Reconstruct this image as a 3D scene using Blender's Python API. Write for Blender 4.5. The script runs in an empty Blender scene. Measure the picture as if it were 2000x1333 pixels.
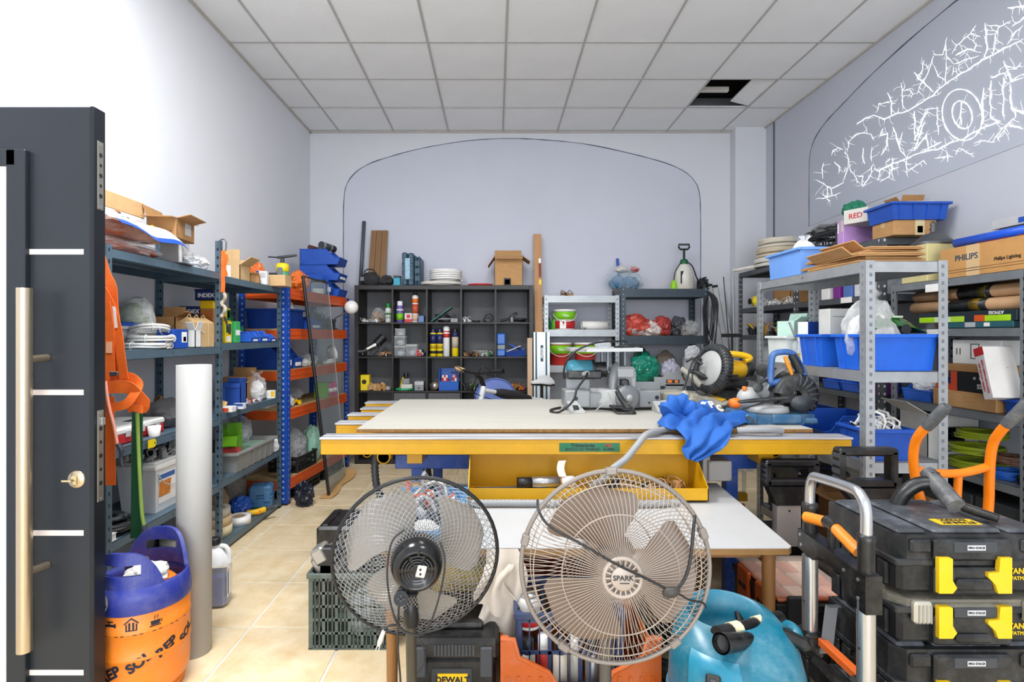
import bpy, bmesh, math, random
from mathutils import Vector, Matrix, noise
random.seed(7)
SC = bpy.context.scene
COL = SC.collection
PI = math.pi
V = Vector
# ---- camera (one-point perspective, level) -------------------------------
F, CX, CY, CZ = 1069.0, 968.0, 655.0, 1.33      # focal length and vanishing point in pixels of a 2000x1333 frame, eye height
cam = bpy.data.cameras.new('camera'); camo = bpy.data.objects.new('camera', cam); COL.objects.link(camo)
cam.sensor_width = 36; cam.lens = 36 * F / 2000
cam.shift_x = (1000 - CX) / 2000; cam.shift_y = -(666.5 - CY) / 2000
cam.clip_start = .05
camo.location = (0, 0, CZ); camo.rotation_euler = (PI / 2, 0, 0)
SC.camera = camo
# ---- world, lights, exposure ---------------------------------------------
SC.view_settings.view_transform = 'Standard'; SC.view_settings.look = 'None'
SC.view_settings.exposure = 0.2; SC.view_settings.gamma = 1.0; SC.view_settings.use_curve_mapping = False
W = bpy.data.worlds.new('sky'); SC.world = W; W.use_nodes = True
W.node_tree.nodes['Background'].inputs[0].default_value = (.85, .92, 1, 1)
W.node_tree.nodes['Background'].inputs[1].default_value = 1.0
def area(name, loc, rot, sx, sy, power, col=(1, 1, 1), spread=PI):
    l = bpy.data.lights.new(name, 'AREA'); l.shape = 'RECTANGLE'; l.size = sx; l.size_y = sy
    l.energy = power; l.color = col; l.spread = spread
    o = bpy.data.objects.new(name, l); COL.objects.link(o); o.location = loc; o.rotation_euler = rot
    return o
area('shop_window_daylight', (.2, -4.55, 1.6), (PI / 2 + .3, 0, 0), 4.6, 2.5, 250, (.94, .965, 1))
area('ceiling_panel_light', (-1.12, 1.78, 3.53), (0, 0, 0), .56, .56, 80, (.97, .985, 1))
area('ceiling_panel_light', (.98, 1.18, 3.53), (0, 0, 0), .56, .56, 14, (1, .99, .97))
area('ceiling_panel_light', (.38, 2.98, 3.53), (0, 0, 0), .56, .56, 27, (1, .99, .97))
# ---- helpers ---------------------------------------------------------------
def lin(h):
    h = h.lstrip('#'); c = [int(h[i:i + 2], 16) / 255 for i in (0, 2, 4)]
    return tuple((x / 12.92 if x <= .04045 else ((x + .055) / 1.055) ** 2.4) for x in c)
_mc = {}
def mat(hexc, r=.5, m=0., v=.07, sc=9., b=0., bs=70., dust=0., stretch=None, dcol='#b9b6ae', em=0., spec=.5, vs=None):
    """procedural surface: noise-varied colour, optional fine bump and dust patches"""
    key = (hexc, r, m, v, sc, b, bs, dust, stretch, dcol, em, spec)
    if key in _mc: return _mc[key]
    M = bpy.data.materials.new('surface_' + hexc.lstrip('#')); M.use_nodes = True
    nt = M.node_tree; N = nt.nodes; L = nt.links; bs_ = N['Principled BSDF']
    bs_.inputs['Roughness'].default_value = r; bs_.inputs['Metallic'].default_value = m
    bs_.inputs['Specular IOR Level'].default_value = spec
    tc = N.new('ShaderNodeTexCoord'); src = tc.outputs['Object']
    if stretch:
        mp = N.new('ShaderNodeMapping'); mp.inputs['Scale'].default_value = stretch
        L.new(src, mp.inputs['Vector']); src = mp.outputs[0]
    c = lin(hexc)
    nz = N.new('ShaderNodeTexNoise'); nz.inputs['Scale'].default_value = sc; nz.inputs['Detail'].default_value = 5
    nz.inputs['Roughness'].default_value = .6
    L.new(src, nz.inputs['Vector'])
    mx = N.new('ShaderNodeMix'); mx.data_type = 'RGBA'
    mr = N.new('ShaderNodeMapRange'); mr.inputs[1].default_value = .3; mr.inputs[2].default_value = .7
    L.new(nz.outputs[0], mr.inputs[0]); L.new(mr.outputs[0], mx.inputs[0])
    mx.inputs[6].default_value = (*[max(0, x * (1 - v)) for x in c], 1)
    mx.inputs[7].default_value = (*[min(1, x * (1 + v)) for x in c], 1)
    out = mx.outputs[2]
    if dust:
        n2 = N.new('ShaderNodeTexNoise'); n2.inputs['Scale'].default_value = 14; n2.inputs['Detail'].default_value = 8
        n2.inputs['Roughness'].default_value = .75
        L.new(tc.outputs['Object'], n2.inputs['Vector'])
        r2 = N.new('ShaderNodeMapRange'); r2.inputs[1].default_value = .45; r2.inputs[2].default_value = .75
        r2.inputs[4].default_value = dust
        L.new(n2.outputs[0], r2.inputs[0])
        m2 = N.new('ShaderNodeMix'); m2.data_type = 'RGBA'; L.new(r2.outputs[0], m2.inputs[0]); L.new(out, m2.inputs[6])
        m2.inputs[7].default_value = (*lin(dcol), 1); out = m2.outputs[2]
    L.new(out, bs_.inputs['Base Color'])
    if b:
        n3 = N.new('ShaderNodeTexNoise'); n3.inputs['Scale'].default_value = bs; n3.inputs['Detail'].default_value = 3
        L.new(src, n3.inputs['Vector'])
        bp = N.new('ShaderNodeBump'); bp.inputs['Strength'].default_value = b; bp.inputs['Distance'].default_value = .004
        L.new(n3.outputs[0], bp.inputs['Height']); L.new(bp.outputs[0], bs_.inputs['Normal'])
    if em:
        bs_.inputs['Emission Color'].default_value = (*c, 1); bs_.inputs['Emission Strength'].default_value = em
    _mc[key] = M
    return M
def clear(hexc='#f4f6f8', fac=.16, r=.12, sc=30., edge=.35):
    """thin see-through plastic or glass: part transparent, part glossy film"""
    key = ('clear', hexc, fac, r, sc, edge)
    if key in _mc: return _mc[key]
    M = bpy.data.materials.new('clear_' + hexc.lstrip('#')); M.use_nodes = True
    nt = M.node_tree; N = nt.nodes; L = nt.links; p = N['Principled BSDF']; o = N['Material Output']
    p.inputs['Base Color'].default_value = (*lin(hexc), 1); p.inputs['Roughness'].default_value = r
    t = N.new('ShaderNodeBsdfTransparent'); mx = N.new('ShaderNodeMixShader')
    t.inputs[0].default_value = (*[x ** .3 for x in lin(hexc)], 1)
    lw = N.new('ShaderNodeLayerWeight'); lw.inputs[0].default_value = .35
    tc = N.new('ShaderNodeTexCoord'); nz = N.new('ShaderNodeTexNoise'); nz.inputs['Scale'].default_value = sc
    L.new(tc.outputs['Object'], nz.inputs['Vector'])
    a = N.new('ShaderNodeMath'); a.operation = 'MULTIPLY_ADD'; L.new(nz.outputs[0], a.inputs[0]); a.inputs[1].default_value = fac * .8; a.inputs[2].default_value = fac * .6
    ad = N.new('ShaderNodeMath'); ad.operation = 'MULTIPLY_ADD'; L.new(lw.outputs['Facing'], ad.inputs[0]); ad.inputs[1].default_value = edge; L.new(a.outputs[0], ad.inputs[2]); ad.use_clamp = True
    L.new(ad.outputs[0], mx.inputs[0]); L.new(t.outputs[0], mx.inputs[1]); L.new(p.outputs[0], mx.inputs[2])
    L.new(mx.outputs[0], o.inputs[0])
    _mc[key] = M
    return M
def spl(pts, n=6, closed=False):
    P = [V(p) for p in pts]; out = []
    m = len(P)
    for i in range(m if closed else m - 1):
        if closed: a, b, c, d = P[i - 1], P[i], P[(i + 1) % m], P[(i + 2) % m]
        else: a, b, c, d = P[max(i - 1, 0)], P[i], P[i + 1], P[min(i + 2, m - 1)]
        for k in range(n):
            t = k / n
            out.append(.5 * ((2 * b) + (c - a) * t + (2 * a - 5 * b + 4 * c - d) * t * t + (3 * b - a - 3 * c + d) * t ** 3))
    if not closed: out.append(P[-1])
    return out
class MB:
    """collects simple solids and links them as ONE mesh object"""
    def __init__(s, mt=None, M=None): s.v = []; s.f = []; s.k = []; s.s = []; s.mats = []; s.mt = mt; s.M = M or Matrix()
    def add(s, vs, fs, mt=None, smooth=False, M=None):
        mt = mt or s.mt
        if mt not in s.mats: s.mats.append(mt)
        i = s.mats.index(mt); o = len(s.v); T = s.M @ M if M else s.M
        s.v += [T @ V(p) for p in vs]
        for f in fs: s.f.append([o + q for q in f]); s.k.append(i); s.s.append(smooth)
        return s
    def box(s, a, b, mt=None, bev=0., M=None):
        a = [min(p, q) for p, q in zip(a, b)] if False else list(a); b = list(b)
        for i in range(3):
            if a[i] > b[i]: a[i], b[i] = b[i], a[i]
        w = min(b[i] - a[i] for i in range(3)); bev = min(bev, w * .45)
        if bev <= 0:
            vs = [(x, y, z) for z in (a[2], b[2]) for y in (a[1], b[1]) for x in (a[0], b[0])]
            return s.add(vs, [(0, 2, 3, 1), (4, 5, 7, 6), (0, 1, 5, 4), (2, 6, 7, 3), (0, 4, 6, 2), (1, 3, 7, 5)], mt, M=M)
        vs = []; ix = {}
        for i in (0, 1):
            for j in (0, 1):
                for k in (0, 1):
                    c = [(a, b)[q][n] for n, q in enumerate((i, j, k))]
                    sg = [1 if q == 0 else -1 for q in (i, j, k)]
                    for ax in range(3):
                        p = list(c)
                        for n in range(3):
                            if n != ax: p[n] += sg[n] * bev
                        ix[i, j, k, ax] = len(vs); vs.append(p)
        fs = []
        for ax in range(3):
            for q in (0, 1):
                o1, o2 = [n for n in range(3) if n != ax]
                loop = []
                for (u, w_) in ((0, 0), (1, 0), (1, 1), (0, 1)):
                    key = [0, 0, 0]; key[ax] = q; key[o1] = u; key[o2] = w_
                    loop.append(ix[(*key, ax)])
                if (q == 0) != (ax == 1): loop = loop[::-1]
                fs.append(loop)
        for ax in range(3):
            o1, o2 = [n for n in range(3) if n != ax]
            for u in (0, 1):
                for w_ in (0, 1):
                    k0 = [0, 0, 0]; k1 = [0, 0, 0]
                    k0[o1] = k1[o1] = u; k0[o2] = k1[o2] = w_; k1[ax] = 1
                    loop = [ix[(*k0, o1)], ix[(*k1, o1)], ix[(*k1, o2)], ix[(*k0, o2)]]
                    fs.append(loop)
        for i in (0, 1):
            for j in (0, 1):
                for k in (0, 1): fs.append([ix[i, j, k, 0], ix[i, j, k, 1], ix[i, j, k, 2]])
        return s.add(vs, fs, mt, M=M)
    def cyl(s, p0, p1, r0, mt=None, r1=None, n=14, caps=True, smooth=True):
        p0, p1 = V(p0), V(p1); r1 = r0 if r1 is None else r1
        d = (p1 - p0).normalized(); u = d.orthogonal().normalized(); w = d.cross(u)
        vs = [];
        for p, r in ((p0, r0), (p1, r1)):
            for i in range(n):
                t = 2 * PI * i / n; vs.append(p + u * (r * math.cos(t)) + w * (r * math.sin(t)))
        fs = [(i, (i + 1) % n, n + (i + 1) % n, n + i) for i in range(n)]
        s.add(vs, fs, mt, smooth)
        if caps:
            s.add(vs[:n], [list(range(n))[::-1]], mt); s.add(vs[n:], [list(range(n))], mt)
        return s
    def tube(s, pts, r, mt=None, n=8, closed=False, caps=True, flat=1.):
        P = [V(p) for p in pts]; m = len(P); vs = []
        rr = r if isinstance(r, (list, tuple)) else [r] * m
        tg = []
        for i in range(m):
            a = P[i - 1] if (i or closed) else P[i]; b = P[(i + 1) % m] if (i < m - 1 or closed) else P[i]
            d = b - a; tg.append(d.normalized() if d.length > 1e-9 else V((0, 0, 1)))
        u = tg[0].orthogonal().normalized()
        for i in range(m):
            u = u - tg[i] * u.dot(tg[i]); u = u.normalized() if u.length > 1e-6 else tg[i].orthogonal().normalized()
            w = tg[i].cross(u)
            for k in range(n):
                t = 2 * PI * k / n; vs.append(P[i] + u * (rr[i] * math.cos(t)) + w * (rr[i] * flat * math.sin(t)))
        fs = []
        for i in range(m if closed else m - 1):
            j = (i + 1) % m
            for k in range(n): fs.append((i * n + k, i * n + (k + 1) % n, j * n + (k + 1) % n, j * n + k))
        s.add(vs, fs, mt, True)
        if caps and not closed:
            s.add(vs[:n], [list(range(n))[::-1]], mt); s.add(vs[-n:], [list(range(n))], mt)
        return s
    def lathe(s, prof, mt=None, n=24, c=(0, 0, 0), M=None, sx=1., sy=1., smooth=True):
        vs = []; c = V(c)
        for r, z in prof:
            for i in range(n):
                t = 2 * PI * i / n; vs.append(c + V((r * sx * math.cos(t), r * sy * math.sin(t), z)))
        fs = []
        for j in range(len(prof) - 1):
            for i in range(n): fs.append((j * n + i, j * n + (i + 1) % n, (j + 1) * n + (i + 1) % n, (j + 1) * n + i))
        s.add(vs, fs, mt, smooth, M)
        if prof[0][0] > 1e-5: s.add(vs[:n], [list(range(n))[::-1]], mt, M=M)
        if prof[-1][0] > 1e-5: s.add(vs[-n:], [list(range(n))], mt, M=M)
        return s
    def prism(s, poly, z0, z1, mt=None, M=None):
        n = len(poly); vs = [(x, y, z0) for x, y in poly] + [(x, y, z1) for x, y in poly]
        fs = [list(range(n))[::-1], list(range(n, 2 * n))] + [(i, (i + 1) % n, n + (i + 1) % n, n + i) for i in range(n)]
        return s.add(vs, fs, mt, M=M)
    def sheet(s, rows, mt=None, th=.0, smooth=True):
        """grid of points, optionally given thickness along the grid normal"""
        R, C = len(rows), len(rows[0]); P = [[V(p) for p in r] for r in rows]
        vs = [p for r in P for p in r]
        fs = [(i * C + j, i * C + j + 1, (i + 1) * C + j + 1, (i + 1) * C + j) for i in range(R - 1) for j in range(C - 1)]
        if not th: return s.add(vs, fs, mt, smooth)
        lo = []
        for i in range(R):
            for j in range(C):
                a = P[min(i + 1, R - 1)][j] - P[max(i - 1, 0)][j]; b = P[i][min(j + 1, C - 1)] - P[i][max(j - 1, 0)]
                nn = b.cross(a); nn = nn.normalized() if nn.length > 1e-9 else V((0, 0, 1))
                lo.append(P[i][j] - nn * th)
        o = len(vs); vs += lo; fs += [[o + q for q in f[::-1]] for f in fs]
        nt_ = len(fs)
        ring = [j for j in range(C)] + [i * C + C - 1 for i in range(1, R)] + [(R - 1) * C + j for j in range(C - 2, -1, -1)] + [i * C for i in range(R - 2, 0, -1)]
        for q in range(len(ring)):
            a, b = ring[q], ring[(q + 1) % len(ring)]; fs.append((b, a, o + a, o + b))
        s.add(vs[:], fs[:nt_], mt, smooth); s.add(vs[:], fs[nt_:], mt, False)
        return s
    def blob(s, c, dim, mt=None, amp=.18, freq=2.2, seed=0, sub=3, flat=True, sharp=1.):
        """crumpled closed body resting on z = c.z"""
        bm = bmesh.new(); bmesh.ops.create_icosphere(bm, subdivisions=sub, radius=1)
        c = V(c); o = V((seed * 3.7, seed * 1.3, seed * 2.1)); vs = []
        for v in bm.verts:
            p = v.co.copy(); q = p * freq + o
            d = noise.noise(q) * 1.0 + .5 * abs(noise.noise(q * 2.3)) * sharp - .25 * abs(noise.noise(q * 4.7)) * sharp
            p *= 1 + amp * d
            z = p.z
            if flat: z = max(z, -.82); z = (z + .82) / 1.82
            else: z = (z + 1) / 2
            vs.append((p.x, p.y, max(z, 0)))
        kx, ky, kz = [max(abs(v[i]) for v in vs) for i in (0, 1, 2)]
        vs = [(c.x + x / kx * dim[0] / 2, c.y + y / ky * dim[1] / 2, c.z + z / max(kz, 1) * dim[2]) for x, y, z in vs]
        fs = [[v.index for v in f.verts] for f in bm.faces]
        bm.free()
        return s.add(vs, fs, mt, sharp < 1.5)
    def b(s, name, parent=None, loc=None, rz=0., rot=None):
        me = bpy.data.meshes.new(name)
        me.from_pydata([tuple(p) for p in s.v], [], s.f)
        for m_ in s.mats: me.materials.append(m_)
        me.polygons.foreach_set('material_index', s.k); me.polygons.foreach_set('use_smooth', s.s)
        bm = bmesh.new(); bm.from_mesh(me); bmesh.ops.recalc_face_normals(bm, faces=bm.faces); bm.to_mesh(me); bm.free()
        me.update()
        o = bpy.data.objects.new(name, me); COL.objects.link(o)
        if parent: o.parent = parent
        if loc is not None: o.location = loc
        o.rotation_euler = rot if rot else (0, 0, rz)
        return o
def T(name, label, cat, loc=(0, 0, 0), rz=0., group=None, rot=None):
    o = bpy.data.objects.new(name, None); COL.objects.link(o); o.empty_display_size = .05
    o.location = loc; o.rotation_euler = rot if rot else (0, 0, rz)
    return tag(o, label, cat, group)
def tag(o, label, cat, group=None):
    o['label'] = label; o['category'] = cat
    if group: o['group'] = group
    return o
def struct(o): o['kind'] = 'structure'; return o
def copies(o, loc, rz=None, label=None, group=None, rot=None):
    r = o.copy(); COL.objects.link(r); r.location = loc
    if rz is not None: r.rotation_euler = (0, 0, rz)
    if rot is not None: r.rotation_euler = rot
    if label: r['label'] = label
    if group: r['group'] = group
    for ch in list(o.children):
        c = ch.copy(); COL.objects.link(c); c.parent = r
        for g in list(ch.children):
            d = g.copy(); COL.objects.link(d); d.parent = c
    return r
def text(parent, body, size, loc, rot, mt, name='lettering', ax='CENTER', bold=0., sx=1., ext=.0004, shear=0.):
    c = bpy.data.curves.new(name, 'FONT'); c.body = body; c.size = size; c.align_x = ax; c.align_y = 'CENTER'
    c.extrude = ext; c.offset = bold; c.shear = shear; c.resolution_u = 3
    t = bpy.data.objects.new('t', c); me = bpy.data.meshes.new_from_object(t)
    bpy.data.objects.remove(t); bpy.data.curves.remove(c)
    me.materials.clear(); me.materials.append(mt)
    o = bpy.data.objects.new(name, me); me.name = name; COL.objects.link(o); o.parent = parent
    o.location = loc; o.rotation_euler = rot; o.scale = (sx, 1, 1)
    return o
FRONT = (PI / 2, 0, 0)            # text facing the camera (-Y)
def fx(px, Y): return (px - CX) / F * Y
def zy(py, Y): return CZ - (py - CY) / F * Y
def fr(px, Y, z): return V((fx(px, Y), Y, z))
def at(px, X, z): return V((X, F * X / (px - CX), z))
def P3(px, py, Y): return V((fx(px, Y), Y, zy(py, Y)))
def rot3(x=0, y=0, z=0, t=(0, 0, 0)): return Matrix.Translation(t) @ Matrix.Rotation(z, 4, 'Z') @ Matrix.Rotation(y, 4, 'Y') @ Matrix.Rotation(x, 4, 'X')
# ---- shared colours ---------------------------------------------------------
KRAFT = mat('#b98d5c', .8, v=.12, sc=14, stretch=(1, 1, 6)); KRAFT2 = mat('#a87d4e', .8, v=.12, sc=14); KRAFT3 = mat('#cba878', .8, v=.1, sc=14)
WHITE = mat('#ecebe8', .5, v=.03); OFFW = mat('#d9d6cf', .6, v=.06); CREAM = mat('#d8c9a4', .6, v=.06)
BLACK = mat('#1b1c1e', .45, v=.2); BLK = mat('#0f1012', .35, v=.2, dust=.09); DGREY = mat('#3b3f44', .5, v=.12); GREY = mat('#8d9094', .5, v=.08); LGREY = mat('#b9bcbf', .45, v=.06)
BLUE = mat('#1b4fb0', .38, v=.12); BLUE2 = mat('#123a8c', .4, v=.15); LBLUE = mat('#6f9fe6', .4, v=.06)
YEL = mat('#e8b90c', .42, v=.1); YEL2 = mat('#f1d51a', .4, v=.05); ORANGE = mat('#e8731a', .5, v=.1); RED = mat('#c3252a', .45, v=.1)
GREEN = mat('#1f8a3c', .45, v=.1); LIME = mat('#7ec81f', .45, v=.08); DGREEN = mat('#0f5b32', .45, v=.1); TEAL = mat('#1c8fae', .35, v=.1, dust=.15)
STEEL = mat('#b4b7ba', .32, .85, v=.08); CHROME = mat('#d4d6d8', .18, .95, v=.03); ALU = mat('#c4c8cc', .35, .75, v=.06); DSTEEL = mat('#6d7176', .4, .7, v=.12)
TAPE = mat('#c9ab77', .3, v=.05); PAPER = mat('#f3f3f0', .6, v=.03); WOOD = mat('#a9783f', .6, v=.2, sc=6, stretch=(1, 1, .15)); INK = mat('#1d1f26', .6, v=.05)
PINK = mat('#c84a86', .45, v=.1); PURPLE = mat('#7b2c86', .45, v=.1); LILAC = mat('#c99bdb', .4, v=.08)
CLR = clear(); CLR2 = clear('#dfe6ea', .3, .18); WBAG = mat('#e6e7ea', .3, v=.06, b=.6, bs=25); CLRBOX = clear('#e9eff3', .22, .1)
# ---- room shell -------------------------------------------------------------
XL, XR, YB, ZC, YF = -2.05, 2.92, 6.05, 3.575, -4.7
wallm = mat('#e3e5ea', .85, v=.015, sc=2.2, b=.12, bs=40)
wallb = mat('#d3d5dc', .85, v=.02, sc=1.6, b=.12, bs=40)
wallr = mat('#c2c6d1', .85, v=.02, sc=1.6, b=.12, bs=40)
arcm = mat('#c6c9d6', .8, v=.03, sc=1.2, b=.12, bs=40)
ZP = 3.95
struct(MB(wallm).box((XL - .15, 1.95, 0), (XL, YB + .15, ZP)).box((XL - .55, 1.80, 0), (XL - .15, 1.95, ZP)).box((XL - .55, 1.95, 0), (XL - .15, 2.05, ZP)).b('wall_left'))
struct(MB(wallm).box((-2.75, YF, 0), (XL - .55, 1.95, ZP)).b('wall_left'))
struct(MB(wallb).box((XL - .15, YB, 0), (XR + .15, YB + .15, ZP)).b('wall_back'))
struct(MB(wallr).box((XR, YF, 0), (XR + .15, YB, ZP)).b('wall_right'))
struct(MB(wallb).box((2.59, 5.91, 0), (XR, YB, ZC + .05)).b('trim_1'))
# shop front behind the camera: glazed opening that lets the daylight in
wf = struct(MB(wallm).box((-2.75, YF - .15, 0), (-2.2, YF, ZP)).box((2.6, YF - .15, 0), (XR + .15, YF, ZP)).box((-2.2, YF - .15, 2.95), (2.6, YF, ZP)).box((-2.2, YF - .15, 0), (2.6, YF, .25)).b('wall_front'))
wn = struct(MB(DGREY).box((-2.2, YF - .1, .25), (2.6, YF - .05, .31)).box((-2.2, YF - .1, 2.89), (2.6, YF - .05, 2.95)).box((-2.2, YF - .1, .25), (-2.14, YF - .05, 2.95)).box((2.54, YF - .1, .25), (2.6, YF - .05, 2.95)).box((.57, YF - .1, .25), (.63, YF - .05, 2.9)).b('window_1'))
MB(clear('#eef4f6', .06, .05)).box((-2.14, YF - .08, .31), (2.54, YF - .074, 2.89)).b('pane', wn)
# floor: 45 cm ceramic tiles with pale joints, tile by tile
fl = struct(MB(mat('#dad5ca', .9, v=.08, sc=20)).box((-2.75, YF, -.1), (XR + .15, YB + .15, -.004)).b('floor'))
def tilemat():
    M = mat('#e6cfa4', .34, v=.10, sc=3.5, b=.06, bs=30).copy(); M.name = 'floor_tile_glaze'
    nt = M.node_tree; N = nt.nodes; L = nt.links; p = N['Principled BSDF']
    src = p.inputs['Base Color'].links[0].from_socket
    tc = N.new('ShaderNodeTexCoord'); oi = N.new('ShaderNodeObjectInfo')
    ad = N.new('ShaderNodeVectorMath'); ad.operation = 'MULTIPLY_ADD'; ad.inputs[1].default_value = (9, 9, 9)
    L.new(tc.outputs['Object'], ad.inputs[0]); ad2 = N.new('ShaderNodeVectorMath'); ad2.operation = 'SCALE'; ad2.inputs[0].default_value = (37, 23, 11)
    L.new(oi.outputs['Random'], ad2.inputs['Scale']); L.new(ad2.outputs[0], ad.inputs[2])
    nz = N.new('ShaderNodeTexNoise'); nz.inputs['Scale'].default_value = 1.; nz.inputs['Detail'].default_value = 7; nz.inputs['Roughness'].default_value = .65
    L.new(ad.outputs[0], nz.inputs['Vector'])
    rp = N.new('ShaderNodeValToRGB'); e = rp.color_ramp.elements
    e[0].position = .32; e[0].color = (*lin('#d9bd8f'), 1); e[1].position = .68; e[1].color = (*lin('#f2e3c6'), 1)
    L.new(nz.outputs[0], rp.inputs[0])
    mx = N.new('ShaderNodeMix'); mx.data_type = 'RGBA'; mx.inputs[0].default_value = .7
    L.new(src, mx.inputs[6]); L.new(rp.outputs[0], mx.inputs[7]); L.new(mx.outputs[2], p.inputs['Base Color'])
    return M
TS = .446; TM = tilemat()
ft = MB(TM).box((-TS / 2 + .006, -TS / 2 + .006, -.006), (TS / 2 - .006, TS / 2 - .006, 0), bev=.0015).b('floor_tile', fl)
ft.location = (-1.117 + TS / 2, 2.49 + TS / 2, 0)
for i in range(-4, 9):
    for j in range(-9, 8):
        x, y = -1.117 + TS * (i + .5), 2.49 + TS * (j + .5)
        if (i, j) == (0, 0) or y > YB - .1 or y < -1.4 or x < -2.55 or x > XR - .1: continue
        o = ft.copy(); COL.objects.link(o); o.location = (x, y, 0)
# ceiling: suspended grid with 60 cm tiles, one tile missing
ce = struct(MB(mat('#2c2c2e', .9)).box((-2.75, YF - .15, ZP), (XR + .15, YB + .15, ZP + .1)).b('ceiling'))
ctm = mat('#eceef0', .9, v=.03, sc=2, b=.25, bs=160)
gm = mat('#b3b2b0', .6, v=.05)
MB(ctm).box((-2.75, YF, .002), (XR, -1.81, .018)).b('ceiling_sheet', ce, (0, 0, ZC))
ct = MB(ctm).box((-.293, -.293, .002), (.293, .293, .018)).b('ceiling_tile', ce)
xs = [.08 + .6 * k for k in range(-5, 6)]; ys = [4.19 + .6 * k for k in range(-10, 4)]
lit = {(-1.12, 1.79), (.98, 1.19), (.38, 2.99)}
first = True
for x0 in xs[:-1]:
    for y0 in ys:
        cx, cy = x0 + .3, y0 + .3
        if cy > YB + .25: continue
        w, d = .6, .6
        xa, xb, ya, yb = max(x0, XL - .7), min(x0 + .6, XR), max(y0, -1.81), min(y0 + .6, YB)
        if xb - xa < .05 or yb - ya < .03: continue
        if cx < XL - .2 and cy > 1.9: continue
        if abs(cx - 2.18) < .05 and abs(cy - 5.09) < .05: continue       # the missing tile
        if any(abs(cx - a - .0) < .12 and abs(cy - b) < .12 for a, b in lit): continue
        if xb - xa > .59 and yb - ya > .59:
            if first: o = ct; first = False
            else: o = ct.copy(); COL.objects.link(o)
            o.location = (cx, cy, ZC)
        else:
            MB(ctm).box((xa + .006, ya + .006, .002), (xb - .002, yb - .002, .018)).b('ceiling_tile', ce, (0, 0, ZC))
for x in xs: MB(gm).box((x - .008, YF, ZC - .004), (x + .008, YB, ZC + .004)).b('ceiling_rail', ce) if x > -2.7 else None
for y in ys: MB(gm).box((-2.6, y - .008, ZC - .0045), (XR, y + .008, ZC + .0035)).b('ceiling_rail', ce)
MB(mat('#bdb9b2', .6)).box((XL, 1.96, ZC - .012), (XL + .02, YB, ZC + .003)).box((XR - .02, YF, ZC - .012), (XR, YB, ZC + .003)).box((XL, YB - .02, ZC - .012), (2.59, YB, ZC + .003)).b('wall_angle', ce)
# a tile slid aside inside the opening
MB(ctm).box((-.1, -.28, 0), (.1, .28, .016)).b('ceiling_tile', ce, (2.40, 5.09, ZC + .025), rot=(0, .25, 0))
MB(mat('#d8d6d0', .6)).box((1.9, 5.16, ZC + .06), (2.2, 5.2, ZC + .1)).b('service_duct', ce)
for n, (x, y) in enumerate(sorted(lit)):
    l = T('ceiling_light', ['square LED panel set in the ceiling above the doorway', 'square LED panel in the ceiling above the workbench', 'square LED panel in the ceiling behind the shop window'][n], 'light', (x, y, ZC))
    MB(WHITE).box((-.3, -.3, -.01), (.3, -.27, .02)).box((-.3, .27, -.01), (.3, .3, .02)).box((-.3, -.27, -.01), (-.27, .27, .02)).box((.27, -.27, -.01), (.3, .27, .02)).b('frame', l)
    MB(mat('#ffffff', .6, v=0, em=4.)).box((-.27, -.27, -.004), (.27, .27, .01)).b('diffuser', l)
# arched panels filled in on the back and right walls, with a dark scribed joint
def arch_back():
    px = [(671, 720), (671, 470), (672, 390), (678, 360), (694, 338), (720, 321), (760, 307), (820, 291), (900, 277), (960, 272), (1010, 271), (1080, 275), (1150, 283), (1230, 300), (1300, 319), (1337, 336), (1356, 354), (1365, 375), (1368, 420), (1368, 560), (1368, 720)]
    pts = spl([P3(x, y, YB) for x, y in px], 4)
    pan = struct(MB(arcm).prism([(p.x, p.z) for p in pts], -.004, .0, M=Matrix(((1, 0, 0, 0), (0, 0, -1, YB - .004), (0, 1, 0, 0), (0, 0, 0, 1)))).b('trim_2'))
    m = MB(mat('#5a5d70', .9, v=.35, sc=25))
    rr = [.003 + .005 * abs(noise.noise(V((p.x * 5, p.z * 5, 3)))) * (1.6 if p.z > 2.2 else .4) for p in pts]
    m.tube([V((p.x, YB - .004, p.z)) for p in pts], rr, n=5)
    m.b('scribed_joint', pan)
arch_back()
def wr(cx, cy): return (1560 + cx * .33, cy * .33)     # pixel of a point read off the right wall
def rw(px, py, off=.004):
    Y = F * XR / (px - CX); return V((XR - off, Y, CZ - (py - CY) / F * Y))
def arch_right():
    px = [wr(*q) for q in [(63, 1340), (64, 1300), (64, 1100), (66, 950), (80, 870), (110, 800), (170, 715), (260, 620), (400, 475), (560, 325), (700, 200), (850, 75), (950, -5), (1100, -110), (1333, -260)]]
    pts = spl([rw(x, y, 0) for x, y in px], 4)
    poly = [(p.y, p.z) for p in pts]; e = rw(*wr(1333, 852)); e2 = rw(2500, 90); poly = poly + [(e2.y, e2.z), (e.y, e.z)]
    pan = struct(MB(mat('#b9bfcd', .8, v=.03, sc=1.2, b=.12, bs=40)).prism(poly, -.004, 0, M=Matrix(((0, 0, 1, XR), (1, 0, 0, 0), (0, 1, 0, 0), (0, 0, 0, 1)))).b('trim_3'))
    m = MB(mat('#5a5d70', .9, v=.35, sc=25))
    m.tube([V((XR - .004, p.y, p.z)) for p in pts], [.003 + .006 * abs(noise.noise(p * 5)) for p in pts], n=5).b('scribed_joint', pan)
arch_right()
struct(MB(mat('#4a4d55', .6)).tube([(XR - .008, 5.73, ZC), (XR - .008, 5.73, 1.0)], .006).b('trim_4'))
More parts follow.
